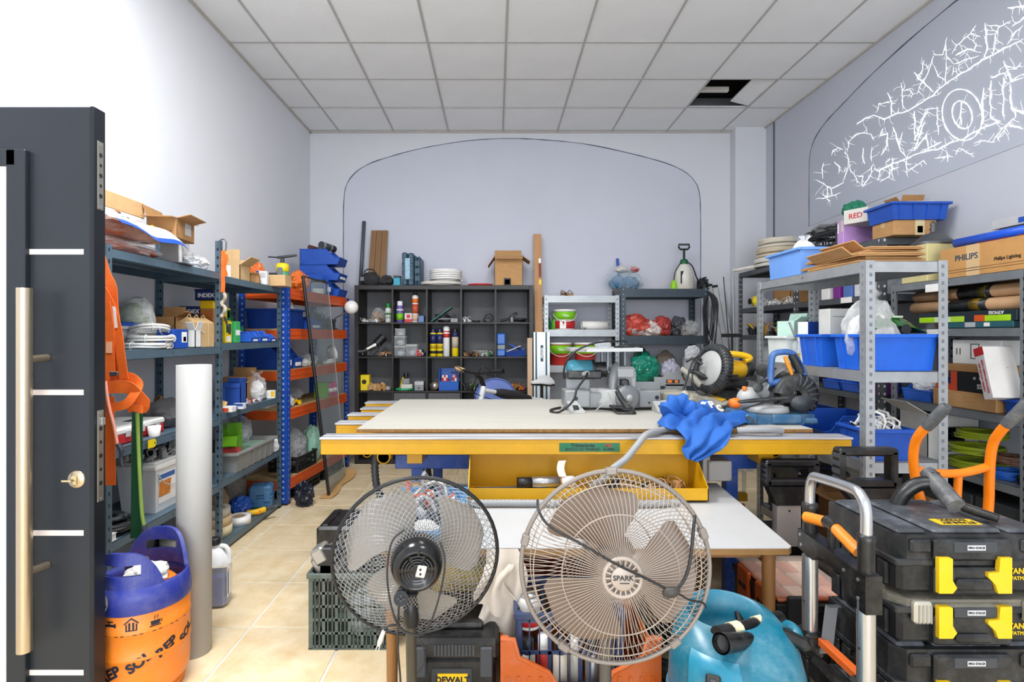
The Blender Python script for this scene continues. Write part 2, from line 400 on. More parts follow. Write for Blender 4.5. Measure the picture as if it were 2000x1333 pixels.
# ---- big furniture -----------------------------------------------------------
BLUESTEEL = mat('#5f7686', .42, .35, v=.1, sc=5); DARKSTEEL = mat('#3f4b55', .42, .3, v=.12, sc=5); GALV = mat('#b3b7ba', .36, .6, v=.12, sc=12); GALV2 = mat('#8f9599', .4, .5, v=.12, sc=10)
RACKBLUE = mat('#1a4aa8', .4, v=.12); RACKOR = mat('#d9571c', .42, v=.12); CHIP = mat('#b59a6e', .8, v=.15, sc=40)
def shelving(label, loc, rz, bays, depth, mt, h=.04, tops=None, w=.038, slot=BLACK, board=None, pm=None, cat='shelving', name='shelving_unit', pitch=.05, sides=True, boardcol=None):
    """bays: [(length, [shelf heights])]; local x runs along the front, local y to the back"""
    t = T(name, label, cat, loc, rz); pm = pm or mt; x = 0.; edges = [0.]
    for ln, _ in bays: x += ln; edges.append(x)
    tops = tops or [max(bays[0][1])] * len(edges)
    def post(xc, yc, top, sy, lo, hi):
        m = MB(pm); a, b = xc + lo, xc + hi
        m.box((a, yc, 0), (b, yc + sy * .0025, top))
        sx = a if lo >= 0 or hi > .001 and lo > -.001 else (b if hi <= 0 else (a + b) / 2)
        m.box((sx - .00125, yc, 0), (sx + .00125, yc + sy * w, top))
        p = m.b('post', t)
        q = MB(slot); z = .04
        while z < top - .02:
            q.box(((a + b) / 2 - .004, yc - sy * .0006, z), ((a + b) / 2 + .004, yc + sy * .003, z + .016))
            q.box((sx - .002, yc + sy * w * .4, z), (sx + .002, yc + sy * w * .7, z + .016)); z += pitch
        q.b('slot', p)['kind'] = 'stuff'
        MB(BLACK).box((a - .003, min(yc, yc + sy * w) - .002, 0), (b + .003, max(yc, yc + sy * w) + .002, .012)).b('foot', p)
    n = len(edges)
    for i, e in enumerate(edges):
        lo, hi = (0, w) if i == 0 else ((-w, 0) if i == n - 1 else (-w / 2, w / 2))
        post(e, 0, tops[i], 1, lo, hi); post(e, depth, tops[i], -1, lo, hi)
    for i, (ln, lv) in enumerate(bays):
        a, b = edges[i] + .004, edges[i + 1] - .004
        for z in [q - .001 for q in lv]:
            if board:
                s = MB(boardcol or board).box((a, .012, z - .012), (b, depth - .012, z)).b('shelf', t)
                for y0 in (.004, depth - .034):
                    MB(mt).box((a + .012, y0, z - h), (b - .012, y0 + .03, z - .012)).box((a + .012, y0 - .003, z - h * .62), (b - .012, y0 + .033, z - h * .5)).box((a + .012, y0 - .002, z - .014), (b - .012, y0 + .008, z)).b('beam', s)
                for xa in ((a, b - .03) if sides else ()): MB(mt).box((xa, .03, z - h), (xa + .03, depth - .03, z - .012)).b('side_beam', s)
            else:
                m = MB(mt).box((a, .003, z - .0015), (b, depth - .003, z))
                for y0, y1 in ((.003, .0055), (depth - .0055, depth - .003)): m.box((a, y0, z - h), (b, y1, z))
                m.box((a, .003, z - h), (b, .018, z - h + .002)).box((a, depth - .018, z - h), (b, depth - .003, z - h + .002))
                m.box((a, .003, z - h), (a + .0025, depth - .003, z)).box((b - .0025, .003, z - h), (b, depth - .003, z))
                for k in (1, 2): m.box((a + .004, depth * k / 3 - .02, z - .018), (b - .004, depth * k / 3 + .02, z - .0016))
                s = m.b('shelf', t)
                MB(DSTEEL).box(((a + b) / 2 - .004, .0015, z - h * .6), ((a + b) / 2 + .004, .004, z - h * .35)).b('bolt', s)
    return t
A1 = [1.707, 1.26, .83, .43, .06]; A2 = [1.695, 1.28, .855, .444, .06]
shelving('long blue-grey steel shelving along the left wall beside the door', (-1.658, 2.33, 0), PI / 2, [(.976, A1), (.934, A2)], .385, BLUESTEEL, .042, [1.72, 1.90, 1.705], .036)
RB = math.radians(90 - 6.2); BX, BY = -1.63, 4.275
B1 = [1.704, 1.382, 1.057, .747, .195]
shelving('heavy rack with blue posts and orange beams in the left corner', (BX, BY, 0), RB, [(1.30, B1)], .40, RACKOR, .085, [1.72, 1.70], .055, slot=mat('#8fa3cc', .5), board=True, boardcol=CHIP, pm=RACKBLUE, pitch=.045, cat='rack', name='storage_rack')
def rb(u, v, z):            # a point on the blue and orange rack: u along its front, v back from the front
    c, s_ = math.cos(RB), math.sin(RB); return V((BX + u * c - v * s_, BY + u * s_ + v * c, z))
C_LV = [1.67, 1.164, .748, .25]
shelving('freestanding galvanised shelving with blue tubs beside the workbench', (1.69, 3.54, 0), -PI / 2, [(1.04, C_LV)], .375, GALV, .05, [1.672, 1.672], .042, slot=mat('#70757a', .5), pitch=.038)
D_LV = [1.645, 1.368, .935, .60, .06]
shelving('grey steel shelving against the right wall under the light-fitting carton', (2.50, 3.46, 0), -PI / 2, [(.87, D_LV), (.9, D_LV)], .405, GALV2, .045, [1.643] * 3, .04)
E_LV = [1.965, 1.60, 1.33, .93, .45]
shelving('dark grey steel shelving in the far right corner under the hose coils', (2.50, 5.63, 0), -PI / 2, [(1.05, E_LV), (1.03, E_LV)], .405, mat('#5d6266', .42, .4, v=.12), .045, [1.964] * 3, .04, slot=mat('#d8d8d8', .5))
G_LV = [1.737, 1.388, 1.018, .6, .1]
shelving('low galvanised shelving with paint buckets against the back wall', (.50, 5.62, 0), 0, [(.77, G_LV)], .40, mat('#a9aeb1', .4, .5, v=.08), .07, [1.74, 1.74], .04, board=True, boardcol=mat('#c8c5bd', .7))
H_LV = [1.806, 1.325, .85, .3]
shelving('dark slate shelving with the garden sprayer against the back wall', (1.282, 5.60, 0), 0, [(.893, H_LV)], .42, DARKSTEEL, .085, [1.82, 1.82], .05, board=True, boardcol=CHIP, slot=mat('#9aa2a8', .5))
# bookcase: five by five cubes, black-brown
def bookcase():
    t = T('bookcase', 'black-brown cube bookcase with five columns against the back wall', 'bookcase', (-1.455, 5.64, 0))
    bb = mat('#201d1d', .45, v=.12, sc=6, stretch=(1, 1, 5)); Wd, Hh, Dp, th = 1.845, 1.845, .385, .044
    MB(bb).box((0, 0, 0), (th, Dp, Hh), bev=.002).b('side_panel', t); MB(bb).box((Wd - th, 0, 0), (Wd, Dp, Hh), bev=.002).b('side_panel', t)
    MB(bb).box((th, 0, Hh - th), (Wd - th, Dp, Hh), bev=.002).b('top_panel', t); MB(bb).box((th, 0, 0), (Wd - th, Dp, th), bev=.002).b('bottom_panel', t)
    cw = (Wd - 2 * th - 4 * .016) / 5; ch = (Hh - 2 * th - 4 * .016) / 5
    for k in range(1, 5):
        x = th + k * cw + (k - 1) * .016; MB(bb).box((x, .004, th), (x + .016, Dp, Hh - th)).b('divider', t)
        z = th + k * ch + (k - 1) * .016
        for i in range(5):
            x0 = th + i * (cw + .016); MB(bb).box((x0, .004, z), (x0 + cw, Dp, z + .016)).b('shelf', t)
    MB(mat('#6a6b6e', .7, v=.06)).box((th, Dp - .006, th), (Wd - th, Dp - .001, Hh - th)).b('grey_back_sheet', t)  # grey sheet added across the back of the cubes, darker than the wall
    dr = mat('#56585c', .5, v=.05)
    for i in (1, 2):
        x0 = th + i * (cw + .016); z0 = th + 1 * (ch + .016)
        d = MB(dr).box((x0 + .004, .012, z0 + .004), (x0 + cw - .004, .03, z0 + ch - .006), bev=.002).box((x0 + .006, .03, z0 + .004), (x0 + cw - .006, Dp - .01, z0 + .02)).b('drawer', t)
        MB(BLACK).cyl((x0 + cw * .6, .008, z0 + ch * .8), (x0 + cw * .6, .014, z0 + ch * .8), .008).b('finger_hole', d)
bookcase()
BKX = [-1.455 + .044 + i * (.0 + (1.845 - .088 - .064) / 5 + .016) for i in range(5)]; BKW = (1.845 - .088 - .064) / 5
BKZ = {0: 1.845 - .044 - BKW, 1: 1.845 - .044 - 2 * BKW - .016, 2: 1.845 - .044 - 3 * BKW - .032, 3: 1.845 - .044 - 4 * BKW - .048}
# yellow saw bench
BT = .862
def bench():
    t = T('workbench', 'long yellow steel saw bench with a grey top rail and hanging trough', 'workbench', (.4, 3.1, 0))
    o = V((-.4, -3.1, 0)); M = Matrix.Translation(o)
    yl = mat('#cf9b07', .4, v=.07, sc=4, dust=.18, dcol='#8a6a1a'); top = mat('#b9bac0', .35, .45, v=.3, sc=9, dust=.25, stretch=(.2, 1, 1)); bl = mat('#1c479a', .45, v=.15, dust=.15)
    def beam(y, x0, x1, nm, d=.10):
        b = MB(yl, M).box((x0, y, .783), (x1, y + d, .853), bev=.003).box((x0, y - .0015, .838), (x1, y + .01, .8395)).b(nm, t)
        MB(top, M).box((x0 - .004, y - .004, .853), (x1 + .004, y + .045, BT), bev=.001).box((x0 - .004, y + .05, .853), (x1 + .004, y + d + .004, BT), bev=.001).b('top_plate', b)
        MB(BLACK, M).box((x0 - .001, y + .012, .795), (x0 + .001, y + d - .012, .845)).box((x1 - .001, y + .012, .795), (x1 + .001, y + d - .012, .845)).b('hollow_end', b)
        return b
    fb = beam(2.5, -.80, 1.628, 'front_beam')
    for y, x0 in ((2.91, -.85), (3.22, -.87), (3.49, -.86), (3.80, -.905)): beam(y, x0, 1.6, 'cross_beam')
    for x in (-.42, 1.25): MB(yl, M).box((x, 2.6, .72), (x + .07, 3.88, .783)).b('side_rail', t)
    MB(bl, M).box((-.50, 2.72, .665), (1.30, 2.80, .735), bev=.003).b('lower_rail', t); MB(bl, M).box((-.50, 3.66, .665), (1.30, 3.74, .735), bev=.003).b('lower_rail', t)
    for x in (-.42, 1.15):
        for y in (2.73, 3.67):
            l = MB(bl, M).box((x, y, .01), (x + .06, y + .06, .72), bev=.003).b('leg', t); MB(BLACK, M).box((x - .02, y - .02, 0), (x + .08, y + .08, .012)).b('foot_plate', l)
    MB(yl, M).box((-.42, 3.52, .26), (1.62, 3.57, .31)).b('stretcher', t)
    for x, y, z, r, ln in ((-.545, 2.72, .735, .033, .1), (-.63, 2.74, .752, .022, .12), (1.37, 2.74, .765, .036, .12), (1.49, 2.74, .772, .024, .1)):
        m = MB(yl, M); m.lathe([(r * .82, -.0), (r, 0), (r, ln), (r * .82, ln), (r * .82, 0)], n=18, M=rot3(x=-PI / 2, t=(x, y - .06, z)))
        m.box((x - .012, y, z), (x + .012, y + .02, .79)).b('tube_socket', t)
    # hanging trough
    m = MB(yl, M); x0, x1 = -.12, .925
    m.box((x0, 2.62, .612), (x1, 2.624, .785)).box((x0, 2.375, .608), (x1, 2.624, .612)).box((x0, 2.375, .608), (x1, 2.379, .664))
    for xx in (x0, x1 - .004):
        m.add([(xx, 2.375, .608), (xx, 2.624, .608), (xx, 2.624, .785), (xx, 2.54, .785), (xx, 2.375, .664), (xx + .004, 2.375, .608), (xx + .004, 2.624, .608), (xx + .004, 2.624, .785), (xx + .004, 2.54, .785), (xx + .004, 2.375, .664)],
              [(0, 1, 2, 3, 4), (9, 8, 7, 6, 5), (0, 4, 9, 5), (4, 3, 8, 9), (3, 2, 7, 8), (0, 5, 6, 1), (1, 6, 7, 2)])
    m.b('trough', t)
    pl = MB(mat('#0f6a45', .45, v=.08, dust=.1), M).box((.291, 2.4962, .798), (.566, 2.4985, .838)).b('name_plate', t)
    red = mat('#a83a2a', .5)
    text(pl, 'Tronzadoras', .021, o + V((.397, 2.4958, .8265)), FRONT, INK, bold=.0006); text(pl, 'MG', .02, o + V((.515, 2.4958, .826)), FRONT, red, bold=.0008, shear=.2)
    text(pl, 'BANCO DE TRABAJO    R-4000', .0165, o + V((.43, 2.4958, .8085)), FRONT, INK, bold=.0002)
    eb = MB(mat('#9a9794', .5, v=.05), M).box((1.005, 2.58, .64), (1.115, 2.70, .735), bev=.004).box((.985, 2.60, .63), (1.02, 2.71, .765), bev=.003).b('switch_box', t)
    MB(DSTEEL, M).cyl((1.013, 2.578, .73), (1.013, 2.582, .73), .003).cyl((1.107, 2.578, .647), (1.107, 2.582, .647), .003).b('screw', eb)
bench()
pb = tag(MB(mat('#b5b2a9', .55, v=.05, sc=3, dust=.12, dcol='#a8a090', stretch=(.4, 2, 1))).box((-.665, 2.625, BT), (1.52, 3.83, BT + .019)).b('work_board', rot=(0, 0, 0)), 'large white-faced chipboard sheet lying on the yellow saw bench', 'board')
BD = BT + .019
MBr = MB(mat('#8a6434', .8, v=.35, sc=60)).box((-.6655, 2.6235, BT + .0005), (1.5205, 2.6255, BT + .0165)).box((-.6665, 2.625, BT + .0005), (-.6645, 3.83, BT + .0165)).b('raw_edge', pb)
MB(mat('#f0efe9', .5)).box((.71, 3.55, BD), (.98, 3.68, BD + .0008)).b('paper_patch', pb)
# low white table in front of it
TZ = .60
def low_table():
    t = T('low_table', 'low white-topped wooden table standing in front of the yellow bench', 'table', (.32, 2.3, 0)); M = Matrix.Translation((-.32, -2.3, 0))
    wd = mat('#8d6234', .55, v=.2, sc=5, stretch=(3, 3, .3))
    tp = [(-.385, 1.875), (1.005, 1.875), (1.022, 1.892), (1.09, 2.70), (-.40, 2.70), (-.40, 1.89)]
    MB(mat('#b9babb', .42, v=.03, dust=.1), M).prism(tp, TZ - .003, TZ).b('table_top', t)
    MB(mat('#96703f', .6, v=.2, sc=8), M).prism(tp, TZ - .024, TZ - .003).b('top_edge', t)
    for a, b in (((-.34, 1.93, TZ - .055), (.96, 1.95, TZ - .024)), ((-.34, 2.62, TZ - .08), (.98, 2.64, TZ - .024)), ((-.35, 1.93, TZ - .08), (-.33, 2.64, TZ - .024)), ((.95, 1.93, TZ - .08), (.97, 2.64, TZ - .024))): MB(wd, M).box(a, b).b('apron', t)
    for x, y in ((-.362, 1.915), (.955, 1.915), (-.362, 2.63), (.985, 2.63)):
        MB(wd, M).cyl((x, y, 0), (x, y, TZ - .024), .018, r1=.023, n=12).b('leg', t)
low_table()
# dark metal door, half open on the left
def door():
    t = struct(MB(mat('#272d35', .42, .25, v=.05, sc=3)).box((-2.30, 1.842, .012), (-1.362, 1.897, 2.10), bev=.003).b('door_1'))
    dk = mat('#1b2027', .38, .3, v=.06); st = mat('#c9b9a0', .28, .9, v=.05, stretch=(8, 8, .2)); pk = mat('#e7dcd8', .35, v=.03)
    MB(dk).box((-1.364, 1.838, .012), (-1.349, 1.893, 2.10), bev=.002).b('edge_profile', t)
    f = MB(mat('#252b33', .42, .25, v=.05)).box((-2.2, 1.825, .08), (-2.16, 1.842, 1.95)).box((-1.632, 1.822, .08), (-1.568, 1.842, 1.95), bev=.003).box((-2.2, 1.822, 1.895), (-1.60, 1.842, 1.95), bev=.003).box((-2.2, 1.822, .08), (-1.60, 1.842, .14), bev=.003).b('inner_frame', t)
    MB(mat('#e8eef2', .25, v=.02)).box((-2.16, 1.832, .14), (-1.632, 1.838, 1.895)).b('frosted_pane', t)
    for py in (492, 767, 1042, 1315):
        z = zy(py, 1.84); MB(pk).box((-1.568, 1.8405, z - .009), (-1.386, 1.8425, z + .009)).b('inlay_strip', t)
    h = MB(st).cyl((fx(48, 1.77), 1.77, zy(1273, 1.77)), (fx(48, 1.77), 1.77, zy(563, 1.77)), .0215, n=24).b('pull_handle', t)
    for py in (702, 1112):
        MB(st).cyl((fx(50, 1.77), 1.775, zy(py, 1.80)), (fx(92, 1.84), 1.842, zy(py - 3 if py < 900 else py - 8, 1.84)), .0125, n=14).b('standoff', h)
    c = fx(149, 1.84), zy(937, 1.84)
    ck = MB(st).lathe([(.0, -.006), (.026, -.006), (.03, -.002), (.03, 0)], n=24, M=rot3(x=PI / 2, t=(c[0], 1.842, c[1])) @ Matrix.Scale(-1, 4, (0, 0, 1))).b('lock_rose', t)
    MB(mat('#d9cba0', .25, .9)).box((c[0] - .006, 1.828, c[1] - .018), (c[0] + .006, 1.838, c[1] + .002), bev=.003).cyl((c[0], 1.828, c[1] + .006), (c[0], 1.838, c[1] + .006), .0095).box((c[0] - .035, 1.82, c[1] - .004), (c[0] - .004, 1.824, c[1] + .002)).b('lock_cylinder', ck)
    for y0, y1, nm in ((277, 410, 'latch_plate'), (802, 980, 'lock_plate')):
        za, zb = zy(y1, 1.865), zy(y0, 1.865)
        p = MB(mat('#a9a59c', .35, .85, v=.1)).box((-1.350, 1.853, za), (-1.3465, 1.881, zb), bev=.001).b(nm, t)
        m = MB(BLACK)
        for k in range(5):
            z = za + (zb - za) * (.2 + .15 * k); m.cyl((-1.3475, 1.867, z), (-1.346, 1.867, z), .006 if k % 2 else .008, n=12)
        m.b('bolt_hole', p)['kind'] = 'stuff'
        MB(STEEL).cyl((-1.3475, 1.867, za + .01), (-1.3455, 1.867, za + .01), .004).cyl((-1.3475, 1.867, zb - .01), (-1.3455, 1.867, zb - .01), .004).b('screw', p)
        if nm == 'lock_plate': MB(STEEL).box((-1.347, 1.858, zb - .05), (-1.336, 1.876, zb - .025), bev=.002).b('latch', p)
    MB(DGREY).box((-2.45, 1.78, 0), (-2.31, 1.95, 2.16)).box((-2.45, 1.78, 2.11), (-2.31, 1.95, 2.16)).b('jamb', t)
door()
# ---- makers: every call makes one thing with its parts -------------------------
# common arguments: label, loc (middle of the footprint), rz, w (along the front), d (front to back), h
def LS(z, a, b, top, D, Xf=-1.70):
    """a thing on the left wall's shelves seen between columns a and b, its top at row `top`"""
    Yb = F * Xf / (b - CX); Ya = F * (Xf - D) / (a - CX); w = Yb - Ya
    if w < .03: w = .05; Ya = Yb - w
    return (V((Xf - D / 2, (Ya + Yb) / 2, z)), PI / 2, w, D, max(.01, zy(top, Ya) - z))
def RS(z, a, b, top, D, Xf):
    Yb = F * Xf / (a - CX); Ya = F * (Xf + D) / (b - CX); w = Yb - Ya
    if w < .03: w = .05; Ya = Yb - w
    return (V((Xf + D / 2, (Ya + Yb) / 2, z)), -PI / 2, w, D, max(.01, zy(top, Ya) - z))
def FS(z, a, b, top, D, Yf):
    return (V((fx((a + b) / 2, Yf), Yf + D / 2, z)), 0., (b - a) * Yf / F, D, max(.01, zy(top, Yf) - z))
def rotd(rz, rot): return rot if rot else (0, 0, rz)
def card(t, name, a, b, mt, **k): return MB(mt).box(a, b, **k).b(name, t)
def carton(label, loc, rz, w, d, h, col=KRAFT, flaps=None, tape=True, group=None, rot=None, cat='box', name='cardboard_box', tapecol=None, writing=(), stick=None, fl=None):
    """flaps: {'f','b','l','r'} -> degrees, 0 upright, 90 folded out flat, 180 hanging; None = closed box"""
    t = T(name, label, cat, loc, rz, group, rot); x, y = w / 2, d / 2; th = .004
    if flaps is None:
        MB(col).box((-x, -y, 0), (x, y, h), bev=.0025).b('body', t)
        if tape: MB(tapecol or TAPE).box((-x - .0006, -min(.02, d / 6), h - min(.05, h / 3)), (x + .0006, min(.02, d / 6), h + .0006)).b('tape', t)
        else: MB(INK).box((-x + .003, -.0006, h - .0003), (x - .003, .0006, h + .0005)).b('seam', t)
    else:
        MB(col).box((-x, -y, 0), (x, y, th)).box((-x, -y, 0), (x, -y + th, h)).box((-x, y - th, 0), (x, y, h)).box((-x, -y, 0), (-x + th, y, h)).box((x - th, -y, 0), (x, y, h)).b('body', t)
        L = fl or min(w, d) * .48
        for k, a in flaps.items():
            ln = L if isinstance(L, (int, float)) else L.get(k, .1); r = math.radians(a)
            if k in 'fb':
                sg = -1 if k == 'f' else 1; Mx = rot3(x=-sg * r, t=(0, sg * (y - th / 2), h))
                MB(col, Mx).box((-x + .002, -th / 2, 0), (x - .002, th / 2, ln)).b('flap', t)
            else:
                sg = -1 if k == 'l' else 1; Mx = rot3(y=sg * r, t=(sg * (x - th / 2), 0, h))
                MB(col, Mx).box((-th / 2, -y + .002, 0), (th / 2, y - .002, ln)).b('flap', t)
    if stick:   # printed sticker on the front: (x0, x1, z0, z1, colour) as fractions
        for q in (stick if isinstance(stick, list) else [stick]):
            MB(q[4]).box((-x + w * q[0], -y - .0008, h * q[2]), (-x + w * q[1], -y + .0005, h * q[3])).b('label', t)
    for q in writing:   # (text, size, fx, fz, colour, face)
        face = q[5] if len(q) > 5 else 'f'
        if face == 'f': text(t, q[0], q[1], (-x + w * q[2], -y - .0012, h * q[3]), FRONT, q[4], bold=.0008)
        elif face == 'r': text(t, q[0], q[1], (x + .0012, -y + d * q[2], h * q[3]), (PI / 2, 0, PI / 2), q[4], bold=.0008)
        elif face == 'l': text(t, q[0], q[1], (-x - .0012, y - d * q[2], h * q[3]), (PI / 2, 0, -PI / 2), q[4], bold=.0008)
    return t
def sbin(label, loc, rz, w, d, h, col=BLUE, group=None, rot=None, fronth=.5, name='storage_bin', holder=True):
    """open-fronted stacking bin"""
    t = T(name, label, 'bin', loc, rz, group, rot); x, y = w / 2, d / 2; th = .004; fh = h * fronth
    m = MB(col).box((-x, -y, 0), (x, y, th)).box((-x, y - th, 0), (x, y, h))
    prof = [(-y, 0), (-y - d * .06, fh), (-y + d * .08, fh * 1.05), (-y + d * .3, h), (y, h), (y, 0)]
    for sx in (-x, x - th):
        m.prism(prof, 0, th, M=Matrix(((0, 0, 1, sx), (1, 0, 0, 0), (0, 1, 0, 0), (0, 0, 0, 1))))
    m.add([(-x, -y, 0), (x, -y, 0), (x, -y - d * .06, fh), (-x, -y - d * .06, fh), (-x, -y + th, 0), (x, -y + th, 0), (x, -y - d * .06 + th, fh), (-x, -y - d * .06 + th, fh)], [(0, 1, 2, 3), (7, 6, 5, 4), (3, 2, 6, 7), (0, 3, 7, 4), (1, 5, 6, 2)])
    m.b('body', t)
    r = MB(col)
    for sx in (-1, 1): r.tube([(sx * x, -y - d * .06, fh), (sx * x, -y + d * .08, fh * 1.05), (sx * x, -y + d * .3, h), (sx * x, y, h)], .004, n=5)
    r.tube([(-x, y, h), (x, y, h)], .004, n=5).tube([(-x, -y - d * .06, fh), (x, -y - d * .06, fh)], .0045, n=5).b('rim', t)
    if holder: MB(PAPER).box((-x * .6, -y - d * .04 - .003, fh * .25), (x * .6, -y - d * .03, fh * .62)).b('label_holder', t)
    return t
def tub(label, loc, rz, w, d, h, col=BLUE, taper=.93, group=None, rot=None, ribs=4, name='storage_tub', cat='tub', lip=.014, window=False):
    t = T(name, label, cat, loc, rz, group, rot); x, y = w / 2, d / 2; a, b = x * taper, y * taper; th = .005
    def ring(p, q, z): return [(-p, -q, z), (p, -q, z), (p, q, z), (-p, q, z)]
    vs = ring(a, b, 0) + ring(x, y, h) + ring(x - th, y - th, h) + ring(a - th, b - th, th)
    fs = [(3, 2, 1, 0)] + [(i, (i + 1) % 4, 4 + (i + 1) % 4, 4 + i) for i in range(4)] + [(4 + i, 4 + (i + 1) % 4, 8 + (i + 1) % 4, 8 + i) for i in range(4)] + [(8 + i, 8 + (i + 1) % 4, 12 + (i + 1) % 4, 12 + i) for i in range(4)] + [(12, 13, 14, 15)]
    MB(col).add(vs, fs).b('body', t)
    m = MB(col); l = lip
    m.box((-x - l, -y - l, h - .016), (x + l, -y + .001, h), bev=.003).box((-x - l, y - .001, h - .016), (x + l, y + l, h), bev=.003).box((-x - l, -y, h - .0155), (-x + .001, y, h - .0005)).box((x - .001, -y, h - .0155), (x + l, y, h - .0005)).b('rim', t)
    for i in range(ribs):
        f = (i + .5) / ribs * 2 - 1
        for sg in (-1, 1):
            MB(col).add([(a * f - .005, sg * b, .0), (a * f + .005, sg * b, .0), (x * f + .005, sg * y, h - .01), (x * f - .005, sg * y, h - .01), (a * f - .004, sg * (b + .007), .0), (a * f + .004, sg * (b + .007), .0), (x * f + .004, sg * (y + .007), h - .01), (x * f - .004, sg * (y + .007), h - .01)],
                        [(4, 5, 6, 7), (0, 4, 7, 3), (1, 2, 6, 5), (3, 7, 6, 2), (0, 1, 5, 4)]).b('rib', t)
    return t
def lattice_crate(label, loc, rz, w, d, h, col, group=None, nx=9, nz=4, rot=None, solid=False, name='plastic_crate'):
    """stacking crate with open slotted walls"""
    t = T(name, label, 'crate', loc, rz, group, rot); x, y = w / 2, d / 2
    for sx in (-1, 1):
        for sy in (-1, 1): MB(col).box((sx * x, sy * y, 0), (sx * (x - .02), sy * (y - .02), h), bev=.004).b('corner_post', t)
    MB(col).box((-x, -y, 0), (x, y, .006)).b('base', t)
    m = MB(col)
    for sy in (-1, 1): m.box((-x - .006, sy * (y + .006), h - .022), (x + .006, sy * (y - .006), h), bev=.003)
    for sx in (-1, 1): m.box((sx * (x + .006), -y - .004, h - .0215), (sx * (x - .006), y + .004, h - .0005))
    m.b('rim', t)
    def wall(nm, ln, fn):
        m = MB(col); n = max(3, int(nx * ln / w))
        for k in range(nz + 1):
            z = .012 + (h - .04) * k / nz; m.box(*fn(-ln / 2 + .004, ln / 2 - .004, z - .005, z + .005, .007))
        for k in range(n + 1):
            u = -ln / 2 + .01 + (ln - .02) * k / n; m.box(*fn(u - (.002 if k % 3 else .006), u + (.002 if k % 3 else .006), .008, h - .02, .0045))
        m.b(nm, t)['kind'] = 'stuff'
    for sy in (-1, 1): wall('slotted_wall', w, lambda u0, u1, z0, z1, e, sy=sy: ((u0, sy * (y - .001), z0), (u1, sy * (y - .001 - e), z1)))
    for sx in (-1, 1): wall('slotted_wall', d, lambda u0, u1, z0, z1, e, sx=sx: ((sx * (x - .001), u0, z0), (sx * (x - .001 - e), u1, z1)))
    return t
def bag(label, loc, rz, w, d, h, mt=None, inside=None, seed=1, knot=False, amp=.22, freq=2.2, group=None, name='plastic_bag', cat='bag', prnt=None, sub=4):
    t = T(name, label, cat, loc, rz, group)
    MB(mt or CLR).blob((0, 0, 0), (w, d, h), amp=amp, freq=freq, seed=seed, sub=sub, sharp=1.5).b('film' if inside else 'body', t)
    if inside:
        for i, c in enumerate(inside):
            n = len(inside); o = ((i + .5) / n - .5) * w * .6
            MB(c).blob((o, 0, .003), (w * (.85 if n == 1 else .5), d * .8, h * .75), amp=.22, freq=3, seed=seed + 5 + i, sub=3, sharp=1.6).b('contents', t)
    if knot:
        m = MB(mt or CLR); rnd = random.Random(seed); pts = []
        for k in range(7):
            a = k * .9; m.add([(0, 0, h * .86), (.012 * math.cos(a), .012 * math.sin(a), h * .93), (.05 * math.cos(a), .05 * math.sin(a), h * (1.0 + .14 * rnd.random())), (.045 * math.cos(a + .6), .045 * math.sin(a + .6), h * (1.0 + .14 * rnd.random()))], [(0, 1, 2, 3)])
        m.b('tied_top', t)
    if prnt: MB(prnt).blob((0, -d * .12, h * .35), (w * .8, d * .9, h * .55), amp=amp, freq=freq, seed=seed, sub=3).b('printed_band', t)
    return t
def coil(label, loc, rz, R, r, turns, col, layers=3, tie=None, rot=None, seed=1, loose=.08, group=None, name='cable_coil', cat='cable', sx=1., tail=None):
    """hank of cable or hose wound flat, lying on loc.z"""
    t = T(name, label, cat, loc, rz, group, rot); rnd = random.Random(seed); pts = []; n = 26
    tot = turns * n
    for i in range(tot):
        k = i / n; a = 2 * PI * k; lay = min(layers - 1, k * layers / turns)
        w_ = math.floor(k) % max(1, turns // layers + 1)
        rr = R - w_ * r * 1.7 + r * loose * 10 * noise.noise(V((math.cos(a), math.sin(a), k * .9 + seed)))
        pts.append((rr * math.cos(a) * sx, rr * math.sin(a), r * 1.05 + lay * r * 1.8 + r * .5 * abs(noise.noise(V((a * .7, seed, 2))))))
    if tail: pts += tail
    MB(col).tube(pts, r, n=7).b('windings', t)
    if tie:
        for a in (.4, 2.6, 4.6):
            m = MB(tie); c = V(((R - r * 2) * math.cos(a) * sx, (R - r * 2) * math.sin(a), r * layers)); q = V((math.cos(a), math.sin(a), 0))
            m.tube([c + q * (r * (turns / layers + 1.6)) * math.cos(b) + V((0, 0, 1)) * (r * layers * 1.25) * math.sin(b) for b in [k * PI / 6 for k in range(12)]], r * .35, n=5, closed=True).b('tie', t)
    return t
def can(label, loc, r, h, body, cap=None, bands=(), txt=None, group=None, name='spray_can', cat='can', nozzle=True, rot=None, rz=0., capf=.2):
    t = T(name, label, cat, loc, rz, group, rot); hb = h * (1 - capf) if cap else h
    MB(body).lathe([(r * .94, 0), (r, r * .06), (r, hb - r * .45), (r * .72, hb - r * .05), (r * .7, hb)], n=22).b('body', t)
    for z0, z1, c in bands: MB(c).lathe([(r, h * z0), (r * 1.012, h * z0), (r * 1.012, h * z1), (r, h * z1)], n=22).b('label_band', t)
    if cap:
        MB(cap).lathe([(r * .8, hb - r * .1), (r * .8, h - r * .2), (r * .62, h), (0, h)] if nozzle else [(r * .72, hb), (r * .72, h - r * .1), (r * .6, h), (0, h)], n=18).b('cap', t)
    if txt: text(t, txt[0], txt[1], (0, -r * 1.03, h * txt[2]), FRONT, txt[3], bold=.0006)
    return t
